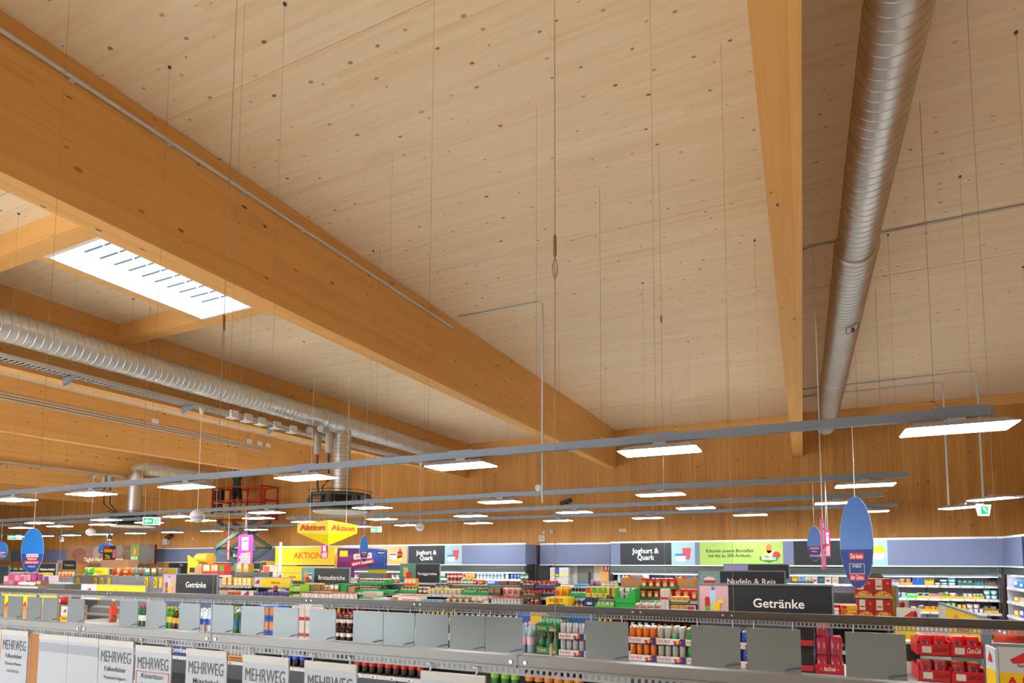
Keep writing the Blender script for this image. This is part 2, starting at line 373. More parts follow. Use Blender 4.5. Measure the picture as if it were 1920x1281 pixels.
outlet(-19.6, 11.47, 3.36, .78, 'black octagonal air outlet behind the green exit sign')
# pipe stubs and hoses beside the drops
def stubs(x, y, zt, zb, lab, run=.05):
    t = empty('hose_set', (x, y, zt), lab, 'hose', 'hoses beside the air outlets')
    wp = mat('white_insulation', '#b9b6ab', .7)
    for k, dx in enumerate((0, .32)):
        MB().tube([(dx+.05, -.3, .05), (dx, -.1, .05), (dx, 0, 0), (dx, 0, -.42)], .075, wp, 12).build('insulated_pipe', t)
        MB().lathe([(.03, 0), (.03, .1)], mat('valve_red' if k == 0 else 'valve_blue', '#a3262a' if k == 0 else '#2b4a9a', .4), 8, c=(dx, 0, -.53)).build('valve', t)
        MB().tube([(dx, 0, -.53), (dx+.02, 0, -1.0), (dx*.4+run*.8, 0, zb-zt+.1), (dx*.4+run, 0, zb-zt)], .018, M['black']).build('hose', t)
stubs(-9.61, 9.25, 4.985, 3.75, 'black hoses dropping from white pipe stubs beside the metal drop duct')
stubs(-20.9, 11.3, 5.1, 3.74, 'black hoses dropping from white pipe stubs at the far drop duct', .72)
tag(MB().tube([(-20.85, YF+1, 5.15), (-20.85, 11.02, 5.15)], .11, mat('grey_insulation', '#aaa79c', .7), 16).build('insulated_pipe'), 'long grey insulated pipe running to the far drop duct', 'pipe')

# cable trays on brackets
def cable_tray(x, z, y0, y1, label, step, boxes=()):
    t = empty('cable_tray', (x, y0, z), label, 'cable tray', 'cable trays below the ducts'); L = y1-y0
    wm = M['galv2']
    mb = MB()
    for sx in (-.1, .1):
        mb.box(sx-.004, sx+.004, 0, L, 0, .06, M['galv'])
    mb.build('side_rail', t)
    mb = MB(); k = 0
    while k*.06 < L: mb.box(-.1, .1, k*.06, k*.06+.03, 0, .004, M['galv']); k += 1
    o = mb.build('wire_floor', t); o['kind'] = 'stuff'
    MB().tube([(-.04, 0, .03), (-.04, L, .03)], .02, M['black']).build('cable', t)
    MB().tube([(.05, 0, .025), (.05, L, .025)], .016, M['pvc']).build('cable', t)
    y = step*.3
    while y < L:
        MB().add([(-.14, y-.02, -.02), (.2, y-.02, -.02), (-.14, y-.02, -.13), (-.14, y+.02, -.02), (.2, y+.02, -.02), (-.14, y+.02, -.13)], [(0, 1, 2), (3, 5, 4), (0, 3, 4, 1), (1, 4, 5, 2), (2, 5, 3, 0)], M['rail']).build('bracket', t); y += step
    for b_ in boxes:
        MB().cbox((.13, b_-y0, .02), (.06, .14, .13), M['white']).box(.0, .2, b_-y0-.07, b_-y0+.07, -.06, -.045, M['white']).build('junction_box', t)
cable_tray(-9.8, 4.98, -1, 14.2, 'galvanised cable tray on brackets below the long round duct', 1.75, (7.3, 7.6, 7.9, 8.25, 8.65))
cable_tray(-20.02, 4.92, 1, 14.2, 'galvanised cable tray below the far grey insulated pipe', 2.2)

# conduits
cb = empty('conduit', (BX[1], 0, 0), 'long pale conduit clipped along the face of the deep timber beam', 'conduit')
y_a, y_b = at(0, 57, X=BX[1]+.02).y - .6, at(847, 613, X=BX[1]+.02).y
zc0, zc1 = at(0, 57, X=BX[1]+.02).z, at(847, 613, X=BX[1]+.02).z
MB().tube([(.022, y_a, (zc0+zc1)/2), (.022, y_b, (zc0+zc1)/2)], .017, M['pvc'], 8).build('tube', cb)
y = y_a+.3
while y < y_b:
    MB().cbox((.018, y, (zc0+zc1)/2-.018), (.034, .03, .03), M['pvc']).build('clip', cb); y += .72
for k in range(3):
    t = tag(MB().tube([(BX[3]+.02, -2, 5.72-k*.06), (BX[3]+.02, 12.4-k*.05, 5.72-k*.06)], .016, M['pvc'], 6).build('conduit'), 'pale conduit, one of three in parallel along a timber beam', 'conduit', 'three parallel conduits')
for i, yy in enumerate((5.05, 5.35, 5.7, 9.2, 11.9, 12.25, 12.55)):
    t = empty('junction_box', (BX[3]+.03, yy, 5.8), 'small white junction box on the beam with three conduits', 'box', 'junction boxes on the beam with three conduits')
    MB().cbox((0, 0, 0), (.05, .14, .12), M['white']).build('box_body', t)
    MB().tube([(.0, 0, .06), (.02, .0, .26), (.3, 0, .27)], .009, M['pvc'], 5).build('lead', t)
def conduit(pts, label, r=.012, name='conduit', mt=None):
    return tag(MB().tube(pts, r, mt or M['pvc'], 7).build(name), label, 'conduit')
zz = ZC-.014
a, b_ = at(858, 595, Z=zz), at(1010, 567, Z=zz)
conduit([a, b_, (b_.x+.05, b_.y, zz-.03), (b_.x+.06, b_.y, zz-.1), (b_.x+.06, b_.y, 3.1)], 'pale conduit along the ceiling dropping straight down to the light rail', .014)
bb = Vector((b_.x+.06, b_.y, 3.2))
tag(MB().lathe([(.0, -.02), (.05, -.015), (.05, .015), (0, .02)], M['white'], 14, axis=1, c=(bb.x-.06, bb.y, 3.32)).build('router'), 'small white round sensor on the vertical conduit', 'sensor')
y1 = at(1700, 428, Z=zz).y
conduit([(.1, y1-.02, zz-.03), (.2, y1, zz), (4.6, y1, zz)], 'pale straight conduit crossing the ceiling past the wide duct', .014)
ya = at(1680, 712, Z=zz).y; yb2 = ya+.62
for (yy, xe, zb, lb) in ((ya, at(1828, 697, Z=zz).x, 3.42, 'pale conduit crossing the ceiling and dropping at its right end, nearer one'), (yb2, at(1770, 712, Z=zz).x, 3.42, 'pale conduit crossing the ceiling and dropping beside it, farther one')):
    conduit([(.1, yy, zz), (xe-.1, yy, zz), (xe, yy, zz-.05), (xe+.02, yy, zz-.25), (xe+.02, yy, zb)], lb, .02)

# ================================================================== LIGHT RAILS AND LAMPS
RZ = 3.4
LX, LY = .74, .34
lm_root = empty('panel_lamp', (0, 0, -20), 'x', 'lamp')
mbh = MB()
mbh.add([(-LX/2, -LY/2, 0), (LX/2, -LY/2, 0), (LX/2, LY/2, 0), (-LX/2, LY/2, 0), (-LX*.40, -LY*.30, .045), (LX*.40, -LY*.30, .045), (LX*.40, LY*.30, .045), (-LX*.40, LY*.30, .045)],
        [(4, 5, 6, 7), (0, 1, 5, 4), (1, 2, 6, 5), (2, 3, 7, 6), (3, 0, 4, 7), (0, 3, 2, 1)], M['housing'])
mbh.build('housing', lm_root)
MB().box(-LX/2+.008, LX/2-.008, -LY/2+.008, LY/2-.008, -.008, .0, M['lamp']).build('diffuser', lm_root)
MB().box(-.06, .06, -.02, .02, .045, .085, M['housing']).build('clip', lm_root)
lamp_n = 0
def rail(Y, x0, x1, lampx, label, lamplabel, group, cables):
    t = empty('light_rail', (x0, Y, RZ), label, 'light rail', 'suspended light rails')
    L = x1-x0
    MB().box(0, L, -.03, .03, 0, .055, M['rail']).box(0, L, -.036, .036, .02, .03, M['rail']).box(0, L, -.036, -.03, .03, .075, M['rail']).box(0, L, .03, .036, .03, .075, M['rail']).build('channel', t)
    for c in cables:
        if x0 < c < x1:
            MB().lathe([(.012, .055), (.012, .1), (.004, .11)], M['steel'], 8, c=(c-x0, 0, 0)).build('hanger', t)
            w = MB().tube([(c, Y, RZ+.1), (c, Y, ZC)], .002, M['cable'], 4).build('suspension_wire'); tag(w, 'thin steel wire from the ceiling to ' + label, 'wire', 'wires of ' + label)
    for x in lampx:
        lo = inst(lm_root, (x, Y, RZ-.085), 0, lamplabel, group)
        v_ = Vector((x, Y, RZ)) - EYE; zc_ = v_.dot(FW)
        if zc_ < .1 or not (-30 < PX + FPX*v_.dot(RT)/zc_ < W+30) or not (-30 < PY - FPX*v_.dot(UP)/zc_ < H+30): lo.name = 'panel_lamp_offscreen'
        MB().box(x-x0-.16, x-x0+.16, -.02, .02, .06, .09, M['rail']).build('driver_box', t)
R1 = [1.14, -1.22, -3.42, -5.68, -7.92, -10.12, -12.3, -14.5]
rail(5.3, -16, 1.38, R1, 'the light rail over the drinks aisle', 'rectangular LED panel lamp on the rail over the drinks aisle', 'lamps on the drinks aisle rail', [1.0, -1.8, -4.6, -6.9, -8.9, -12.4])
R2 = [.82, -2.05, -4.95, -7.82, -10.7, -13.56, -16.4, -19.4, -22.3]
rail(8.95, -24, 1.35, R2, 'the light rail over the grocery shelves', 'rectangular LED panel lamp on the rail over the grocery shelves', 'lamps on the grocery shelf rail', [1.05, -1.0, -3.8, -6.6, -8.8, -12.2, -14.6, -18])
R3 = [.6, -1.95, -4.57, -7.2, -9.82, -12.4]
rail(11.6, -13.1, 1.35, R3, 'the light rail before the chilled shelves', 'rectangular LED panel lamp on the rail before the chilled shelves', 'lamps on the chilled aisle rail', [1.0, -2.4, -6.2, -8.8, -12.9])
R4 = [1.35, -1.1, -3.54, -5.98, -8.43, -10.88]
rail(14.0, -11.9, 1.9, R4, 'the light rail close to the back wall', 'rectangular LED panel lamp on the rail close to the back wall', 'lamps on the back wall rail', [1.2, -2.2, -4.4, -8.8])
R5 = [ax(x, 10.1, 990) for x in (484, 376, 279, 192, 112, 40)]
rail(10.1, -32, ax(520, 10.1, 980), R5, 'the light rail in front of the lift', 'rectangular LED panel lamp on the rail in front of the lift', 'lamps on the rail in front of the lift', [-16.5, -18.6, -24, -28])
R6 = [ax(x, 14.0, 998) for x in (672, 480, 397, 323, 254, 193, 134, 84, 43)]
rail(14.0, -36, ax(690, 14, 990), R6, 'the light rail before the bakery wall', 'rectangular LED panel lamp on the rail before the bakery wall', 'lamps on the bakery rail', [-14.5, -18.8, -23.5, -27, -31])
# rails of the aisles behind the camera
for k, yy in enumerate((-3.2, -6.6)):
    rail(yy, -20, 3.0, [2, -1.5, -5, -8.5, -12, -15.5], ['the light rail over the crate aisle', 'the light rail over the entrance'][k], ['rectangular LED panel lamp over the crate aisle', 'rectangular LED panel lamp over the entrance'][k], ['crate aisle lamps', 'entrance lamps'][k], [1, -6, -13])
# small rail going off along the right cold shelves
t = empty('light_rail', (3.1, 13.5, RZ), 'the light rail along the right-hand cold shelves', 'light rail', 'suspended light rails', rotz=math.radians(-48))
MB().box(-.1, 2.4, -.03, .03, 0, .05, M['rail']).build('channel', t)
# ================================================================== SUSPENDED SIGN RAILS IN FRONT
YA, YBR, ZA = 4.1, 1.95, 1.94
strip = mat('perforated_plastic', (.42, .45, .48), .4, alpha=.75)
matB = mat('near_rail_grey', (.20, .205, .20), .42, .3)
def sign_rail(Y, x0, x1, joints, h, mt, label, hole, drop_):
    t = empty('sign_rail', (x0, Y, ZA), label, 'rail')
    js = [x0] + sorted(j for j in joints if x0 < j < x1) + [x1]
    for a, b in zip(js, js[1:]):
        MB().box(a-x0+.003, b-x0-.003, -.02, .02, -h, 0, mt).box(a-x0+.003, b-x0-.003, -.026, -.018, -h, -h+.008, mt).build('channel', t)
    for j in js[1:-1]:
        for s in (-.03, .03): MB().lathe([(.007, -.024), (.007, -.019)], M['steel'], 8, axis=1, c=(j-x0+s, 0, -h/2)).build('bolt', t)
        MB().box(j-x0-.004, j-x0+.004, -.018, .018, -h, -.002, mt).build('joint', t)
    mb = MB(); mb.box(0, x1-x0, -.002, .002, -h-drop_, -h-drop_+drop_*.25, strip); mb.box(0, x1-x0, -.002, .002, -h-drop_*.2, -h, strip)
    x = 0
    while x < x1-x0: mb.box(x, x+hole, -.002, .002, -h-drop_*.76, -h-drop_*.2, strip); x += hole*2
    mb.build('perforated_strip', t)
    return t
jA = [ax(p, YA, 1135) for p in (207, 582, 785, 1195, 1364)]
sign_rail(YA, -11, 4.2, jA + [-10, -8.7, 1.5, 2.9], .052, M['railA'], 'far dark grey sign rail crossing above the blank grey plates', .012, .034)
jB = [ax(p, YBR, 1220) for p in (158, 403, 976)]
sign_rail(YBR, -6.5, 1.6, jB + [.5], .046, matB, 'near grey sign rail carrying the white MEHRWEG cards', .012, .03)
# wires carrying the rails
for x in (-.447, -1.943, -3.433, -4.93-.3, -6.9, -8.4, 1.05, 2.55):
    tag(MB().tube([(x, YA, ZA), (x, YA, ZC)], .0012, M['cable'], 4).build('suspension_wire'), 'thin steel wire holding the far dark grey sign rail', 'wire', 'wires of the far sign rail')
for p in (395, 1041):
    x = ax(p, YBR, 1215)
    t = empty('suspension_wire', (x, YBR, ZA), 'steel wire with turnbuckle holding the near grey sign rail', 'wire', 'wires of the near sign rail')
    MB().tube([(0, 0, 0), (0, 0, ZC-ZA)], .0016, M['cable'], 5).build('wire', t)
    MB().lathe([(.004, 1.52), (.0065, 1.525), (.0065, 1.60), (.004, 1.605)], mat('copper_sleeve', (.35, .2, .1), .4, .8), 8).build('sleeve', t)
    MB().tube([(0, 0, 1.43), (.008, 0, 1.45), (.01, 0, 1.48), (0, 0, 1.52), (-.01, 0, 1.48), (-.008, 0, 1.45), (0, 0, 1.43)], .003, M['steel'], 5).build('shackle', t)
    MB().lathe([(.006, -.01), (.006, .03), (.003, .036)], mat('wood_tag', '#c9a58a', .6), 8, c=(0, -.035, .02)).build('end_sleeve', t)
xw = ax(1247, 5.05, 1100)
t = empty('suspension_wire', (xw, 5.05, 1.85), 'steel wire with copper turnbuckle beside the ceiling knots', 'wire')
MB().tube([(0, 0, 0), (0, 0, ZC-1.85)], .0015, M['cable'], 4).build('wire', t)
q = at(1237, 600, Y=5.05)
MB().lathe([(.006, -.03), (.01, -.02), (.01, .03), (.006, .04)], mat('copper_sleeve'), 8, c=(0, 0, q.z-1.85)).build('sleeve', t)
# loose wires from the ceiling grid
for i, (px, py, ln) in enumerate(((534, 6, 3.2), (318, 125, 3.0), (462, -60, 3.6), (815, -60, 3.0), (134, -60, 3.4), (1218, -60, 3.6), (1205, 530, 2.3), (1415, 450, 2.3), (1800, 330, 2.5), (1665, 440, 2.0), (1905, 60, 2.6), (1290, 640, 1.8), (1135, 690, 1.7), (890, 690, 1.8), (1918, 500, 2.0), (700, 470, 2.6), (790, 670, 2.0), (420, 610, 2.4), (570, 640, 2.2), (180, 640, 2.0), (250, 560, 1.0), (35, 400, 1.3))):
    p = at(px, py, Z=ZC)
    t = empty('ceiling_wire', (p.x, p.y, ZC), 'loose thin wire hanging from a small ceiling anchor', 'wire', 'loose ceiling wires')
    MB().tube([(0, 0, 0), (0, 0, -ln)], .0011, M['cable'], 4).build('wire', t)
    MB().lathe([(.012, -.014), (.012, 0)], M['anth'], 8).build('anchor', t)

# blank grey plates on the far rail
platem = mat('grey_plate', (.205, .25, .27), .32, .15, var=.05, scale=1.5)
hookm = mat('clear_hook', (.72, .75, .78), .3)
plates = [(0, 6), (14, 41), (50, 77), (80, 108), (127, 158), (225, 259), (275, 312), (337, 376), (396, 439), (454, 497), (514, 561), (582, 631), (664, 720), (721, 779), (781, 842), (845, 911), (912, 981), (1099, 1179), (1296, 1388), (1400, 1501), (1584, 1697)]
pl_lab = ['hung before the yellow promotion counters']*4 + ['beside the small white and yellow Aktion card', 'between the orange soda bottle and the red-capped green bottles', 'between the red-capped and the yellow-labelled green bottles', 'between the brown bottles and the clear blue-labelled bottles', 'between the clear and the green blue-labelled bottles', 'between the green bottles and the blue and orange cartons', 'between the blue and orange cartons and the red and white cartons', 'between the red and white cartons and the dark red juice bottles', 'of five edge to edge, next to the dark red bottles'] + ['in the middle of five hung edge to edge']*3 + ['of five edge to edge, next to the pink-labelled bottles', 'between the silver-blue cans and the orange cans', 'between the green cans and the blue cans', 'between the blue cans and the black can packs', 'between the crimson six-packs and the red cola trays']
for i, (a, b) in enumerate(plates):
    x0, x1 = ax(a, YA, 1190), ax(b, YA, 1190); w = x1-x0
    if i == 0: x0 = x1-.33; w = .33
    zt = ZA-.052-.036
    t = empty('sign_plate', ((x0+x1)/2, YA-.012, zt), 'blank grey sign plate ' + pl_lab[i], 'sign', 'blank grey sign plates')
    MB().box(-w/2, w/2, -.004, .004, -.46, -.015, platem).build('plate', t)
    for s in (-.36, .36): MB().tube([(w*s, .006, .04), (w*s, -.004, .045), (w*s, -.006, .02), (w*s, -.004, -.02)], .004, hookm, 6).build('hook', t)
    MB().box(-w/2, w/2, -.007, -.004, -.035, -.015, platem).build('top_fold', t)
    MB().tube([(w*.2, -.008, -.285), (w*.38, -.02, -.268), (w*.5, -.012, -.262)], .006, mat('blue_clip', '#4c6a86', .4), 6).build('clip', t)

# white MEHRWEG cards on the near rail
paper = mat('card_paper', (.44, .51, .60), .5); ink = mat('dark_ink', (.025, .03, .035), .6); ink2 = mat('grey_ink', (.085, .095, .11), .6)
topm = mat('card_holder', (.50, .52, .50), .35)
cards = [(7, 57, 1182, ('Falkenfelser', 'Premium Pilsener', '20x0,5l Kiste'), 1), (78, 132, 1190, None, 1), (132.5, 190, 1195, None, 0), (191, 256, 1201, ('Falkenfelser', 'Premium Export', '20x0,5l Kiste'), 0), (260, 327, 1212, ('Köstritzer', 'Schwarzbier', '20x0,5l Kiste'), 2),
         (355, 431, 1219, ('Mönchshof', 'Original', '20x0,5l Kiste'), 0), (461, 547, 1231, ('Pilsener', '', ''), 0), (577, 674, 1243, ('Export', '', ''), 0), (794, 914, 1263, None, 0)]
labs = ['white MEHRWEG card with a red price display below it', 'blank white card with a display unit below it', 'blank white card between another blank card and a MEHRWEG card', 'white MEHRWEG card reading Falkenfelser Premium Export', 'white MEHRWEG card with a red frame reading Köstritzer', 'white MEHRWEG card reading Mönchshof', 'white MEHRWEG card beside the blue bottles', 'white MEHRWEG card beside the dark red-capped bottles', 'blank white card alone at the end of the row']
for (a, b, top, tx, ex), lb in zip(cards, labs):
    x0, x1 = ax(a, YBR, 1230), ax(b, YBR, 1230); w = x1-x0; zt = az((a+b)/2, top, YBR-.01)
    t = empty('price_card', ((x0+x1)/2, YBR-.012, zt), lb, 'sign', 'cards on the near sign rail')
    MB().box(-w/2, w/2, -.003, .003, -.42, -.028, paper).build('card', t); cdo = t.children[-1]
    MB().box(-w/2, w/2, -.006, .005, -.032, 0, topm).build('holder', t)
    for s in (-.36, .36):
        MB().tube([(w*s-.005, .002, -.01), (w*s+.008, -.002, .022), (w*s+.004, -.006, .031), (w*s-.008, -.003, .032), (w*s-.012, .004, .026)], .0038, hookm, 6).build('hook', t)
    if tx:
        lettering('MEHRWEG', 0, -.118, -.0045, .085, ink2, cdo, bold=0, width=w*.86)
        for k, (s, sz) in enumerate(zip(tx, (.036, .026, .022))):
            if s: lettering(s, 0, -.165-k*.042, -.0045, sz, ink if k < 2 else ink2, cdo, bold=.006, width=w*(.62 if k < 2 else .45))
    else:
        for z0, z1 in ((-.10, -.05), (-.38, -.33)): MB().box(-w/2, w/2, -.0045, -.003, z0, z1, mat('card_band', (.30, .35, .43), .5)).build('printed_band', cdo)
    if ex == 1:
        MB().box(-w/2-.01, w/2, -.02, -.004, -.56, -.355 if tx else -.40, topm).build('display_case', t)
        MB().box(-w/2+.008, w/2-.03, -.0215, -.02, -.53, -.375 if tx else -.42, mat('lcd_grey', (.45, .48, .45), .3)).build('screen', t)
        if tx: lettering('9.99', -.01, -.47, -.0225, .09, mat('display_red', '#8e2a2a', .5), t, width=w*.62)
    if ex == 2:
        MB().box(-w*.46, w*.46, -.0042, -.0032, -.1355, -.131, C('#c05058')).box(-w*.46, -w*.44, -.0042, -.0032, -.41, -.131, C('#c05058')).box(w*.44, w*.46, -.0042, -.0032, -.41, -.131, C('#c05058')).build('red_frame', cdo)

# ================================================================== SIGNS
DARK = '#1c252c'; LAV = '#7d86a6'
def circ(cx, cz, rx, rz=None, n=20, a0=0, a1=2*PI):
    rz = rz or rx; full = abs(a1-a0-2*PI) < 1e-6; m_ = n if full else n+1
    return [(cx+rx*math.cos(a0+(a1-a0)*k/n), cz+rz*math.sin(a0+(a1-a0)*k/n)) for k in range(m_)]
def rect(x0, x1, z0, z1): return [(x0, z0), (x1, z0), (x1, z1), (x0, z1)]
class Sign:
    """flat board facing -y; local x from 0 to w, local z from 0 to h"""
    def __init__(s, box, Y, label, cat='sign', group=None, col=DARK, frame=None, thick=.02, name='sign_board', world=None, rotz=0, rough=.45):
        if world: s.x0, s.x1, s.z0, s.z1 = world
        else:
            pl, pt, pr_, pb = box; c = (pl+pr_)/2
            s.x0, s.x1 = ax(pl, Y, (pt+pb)/2), ax(pr_, Y, (pt+pb)/2); s.z0, s.z1 = az(c, pb, Y), az(c, pt, Y)
        s.w, s.h, s.Y = s.x1-s.x0, s.z1-s.z0, Y; s.box = box; s.n = 0
        s.t = empty(name, (s.x0, Y, s.z0), label, cat, group, rotz)
        s.b = MB().box(0, s.w, 0, thick, 0, s.h, C(col, rough)).build('board', s.t)
        if frame:
            f = .015*max(1, s.h/.4); m_ = C(frame)
            for q in ((-f, 0, -f, s.h+f), (s.w, s.w+f, -f, s.h+f), (0, s.w, -f, 0), (0, s.w, s.h, s.h+f)): MB().box(q[0], q[1], -.006, thick+.004, q[2], q[3], m_).build('frame', s.t)
    def flat(s, pts, col, name='print', lift=1):
        y = -.0015*lift; MB().poly(pts, y, 0 if lift == 1 else y+.0012, C(col)).build(name, s.b); return s
    def px(s, x): return ax(x, s.Y, (s.box[1]+s.box[3])/2) - s.x0
    def text(s, txt, x, z, size, col='#f2f4f4', **k):
        lettering(txt, x, z, -.002-.0015, size, C(col), s.b, **k); return s
def posts(s, z0, label=None):
    for x in (.05, s.w-.05): MB().box(x-.012, x+.012, .022, .04, z0-s.z0, 0, M['rail']).build('post', s.t)
def drink_icon(s, w, h):
    s.flat(rect(0, w, 0, h), '#c9a4a9', 'icon_panel')
    s.flat([(w*.38, .03*h), (w*.58, .03*h), (w*.58, h*.55), (w*.60, h*.68), (w*.55, h*.82), (w*.42, h*.82), (w*.36, h*.68), (w*.38, h*.55)], '#a9c4de', 'bottle_print', 2)
    s.flat(rect(w*.43, w*.54, h*.82, h*.93), '#2b6cb0', 'cap_print', 2)
    s.flat([(w*.20, .04*h), (w*.37, .04*h), (w*.37, h*.52), (w*.34, h*.6), (w*.22, h*.6), (w*.20, h*.52)], '#b51f2c', 'bottle_print', 3)
    s.flat(rect(w*.20, w*.37, .18*h, h*.3), '#6aa630', 'label_print', 4)
    s.flat([(w*.49, .02*h), (w*.69, .02*h), (w*.72, h*.42), (w*.46, h*.42)], '#f0c41b', 'glass_print', 4)
    s.flat(circ(w*.74, h*.47, w*.09), '#e8c93a', 'lemon_print', 3)
def jar_icon(s, w, h):
    s.flat(rect(0, w, 0, h), '#58a9c4', 'icon_panel')
    s.flat(rect(w*.16, w*.4, h*.25, h*.8), '#e3a63d', 'jar_print', 2); s.flat(rect(w*.5, w*.82, h*.26, h*.72), '#e8e8e4', 'jar_print', 2)
    s.flat(rect(w*.5, w*.82, h*.26, h*.34), '#5a2d1c', 'jar_print', 3); s.flat(rect(w*.5, w*.82, h*.58, h*.66), '#5a2d1c', 'jar_print', 3)
    s.flat(circ(w*.47, h*.36, w*.17), '#cf3a2e', 'jar_print', 4)
def yog_icon(s, x, w, h):
    s.flat(rect(x, x+w, 0, h), '#8db2c0', 'icon_panel')
    s.flat([(x+w*.50, h*.25), (x+w*.78, h*.25), (x+w*.84, h*.75), (x+w*.46, h*.75)], '#d8434c', 'cup_print', 2); s.flat(rect(x+w*.46, x+w*.84, h*.68, h*.78), '#e88', 'cup_print', 3) if 0 else None
    s.flat([(x+w*.2, h*.16), (x+w*.58, h*.16), (x+w*.62, h*.42), (x+w*.16, h*.42)], '#f2efe6', 'tub_print', 4); s.flat([(x+w*.12, h*.4), (x+w*.66, h*.4), (x+w*.6, h*.5), (x+w*.2, h*.5)], '#2f6fae', 'lid_print', 5)
def megaphone(s, cx, cz, r, col='#d5202b'):
    s.flat([(cx-r, cz-r*.25), (cx-r*.8, cz-r*.45), (cx+r*.35, cz-r*.45), (cx+r*.75, cz+.1*r), (cx+r*.15, cz+r*.75), (cx-r*.9, cz-.05*r)], col, 'megaphone_print', 2)
    s.flat(circ(cx+r*.45, cz+r*.15, r*.22, r*.62, 14), '#8f141c', 'horn_print', 3)
def aktion(box, Y, label, txt='Aktion', foot=.02, split=.2, fs=.5, rotz=0, world=None, tilt=0, group='yellow Aktion signs', white='#c9d3dc'):
    s = Sign(box, Y, label, 'sign', group, '#f1cf00', '#98a2aa', world=world, rotz=rotz)
    s.flat(rect(0, s.w*split, 0, s.h), white, 'white_panel'); megaphone(s, s.w*split*.5, s.h*.5, min(s.w*split*.38, s.h*.4))
    s.text(txt, s.w*(split+(1-split)*.5), s.h*.5-fs*s.h*.33, fs*s.h, '#d5202b', bold=.012)
    posts(s, foot)
    return s

# Getränke boards over the drinks shelf
YG1 = 5.75
s = Sign((1311, 1098, 1560, 1158), YG1, 'large dark Getränke sign with a pink drinks picture', col=DARK, frame='#6b7276')
drink_icon(s, s.w*.235, s.h); s.text('Getränke', s.w*.615, s.h*.31, .118, bold=.014)
MB().box(0, s.w, .024, .04, az(1250, 1245, 5.4)-s.z0, -.02, C('#5d6f92')).build('blue_panel', s.t)
s = Sign((306, 1078, 407, 1115), YG1, 'dark Getränke sign with a pink picture behind the blank plates', col=DARK, frame='#6f7d96')
drink_icon(s, s.w*.245, s.h); s.text('Getränke', s.w*.62, s.h*.36, .118, bold=.014)
MB().box(0, s.w, .024, .04, az(1250, 1245, 5.4)-s.z0, -.02, C('#5d6f92')).build('blue_panel', s.t)
YG2 = 8.405
s = Sign((567, 1066, 655, 1099), YG2, 'dark Brotaufstriche sign with a blue picture of jars', col=DARK, frame='#8a9a9c')
jar_icon(s, s.w*.26, s.h); s.text('Brotaufstriche', s.w*.63, s.h*.36, .115, bold=.014, width=s.w*.56)
MB().box(0, s.w, .024, .04, 1.6-s.z0, -.02, C('#5d6f92')).build('blue_panel', s.t)
s = Sign((1311, 1072, 1471, 1106), YG2, 'dark Nudeln und Reis sign with a teal bowl picture', col=DARK, frame='#7d858a')
w, h = s.w*.255, s.h
s.flat(rect(0, w, 0, h), '#7fb0b0', 'icon_panel').flat(circ(w*.5, h*.5, w*.3, h*.28, 14, PI, 2*PI), '#c22f2a', 'bowl_print', 2).flat(circ(w*.5, h*.5, w*.28, h*.2, 14, 0, PI), '#f0eee6', 'rice_print', 2).flat(rect(w*.1, w*.6, h*.12, h*.2), '#e0b03a', 'pasta_print', 3)
s.text('Nudeln & Reis', s.w*.62, s.h*.30, .115, bold=.014, width=s.w*.56)
MB().box(0, s.w+1.2, .024, .04, 1.5-s.z0, -.02, C('#5d6f92')).build('blue_panel', s.t)
YG3 = 11.2
s = Sign((1358, 1059, 1479, 1085), YG3, 'dark sign with a lavender panel behind the Nudeln sign', col=DARK, frame='#7d858a')
s.flat(rect(0, s.w*.38, 0, s.h), '#8f8fc0', 'icon_panel'); posts(s, 1.7)
s = Sign((751, 1058, 824, 1093), YG3, 'dark Fertiggerichte sign with a green picture of noodle cups', col=DARK, frame='#6f8a80')
w, h = s.w*.40, s.h
s.flat(rect(0, w, 0, h), '#4f8a74', 'icon_panel').flat(rect(w*.2, w*.5, h*.3, h*.82), '#d9a766', 'bag_print', 2).flat([(w*.42, h*.22), (w*.7, h*.22), (w*.76, h*.56), (w*.36, h*.56)], '#c32a2a', 'cup_print', 3)
s.text('Fertiggerichte', s.w*.69, s.h*.42, .09, bold=.012, width=s.w*.48); posts(s, 1.6)
s = Sign((440, 1056, 492, 1080), 12.05, 'dark Babynahrung sign below the pink phone sign', col=DARK, frame='#6f7d86')
s.flat(rect(0, s.w*.22, 0, s.h), '#6fb4bf', 'icon_panel').text('Babynahrung', s.w*.62, s.h*.42, .09, bold=.012, width=s.w*.55); posts(s, .02)
s = Sign((73, 1057, 105, 1079), 9.6, 'dark Hygiene-Artikel sign beside the large blue oval', col=DARK, frame='#6f7d86')
s.text('Hygiene-Artikel', s.w*.5, s.h*.42, .09, bold=.02, width=s.w*.84); posts(s, .02)
s = Sign((108, 1051, 143, 1068), 12.4, 'brown Tiernahrung sign with an orange cat picture', col='#3f3d3c', frame='#9a9a9c')
s.flat(rect(0, s.w*.26, 0, s.h), '#b9bcc2', 'icon_panel').flat(circ(s.w*.13, s.h*.45, s.w*.07, s.h*.34), '#e0572b', 'cat_print', 2).text('Tiernahrung', s.w*.63, s.h*.4, .08, bold=.02, width=s.w*.5); posts(s, .02)
s = Sign((-22, 1062, 15, 1093), 8.0, 'dark blank sign board left of the hygiene shelf', col='#27414a', frame='#4d6a72'); posts(s, .02)
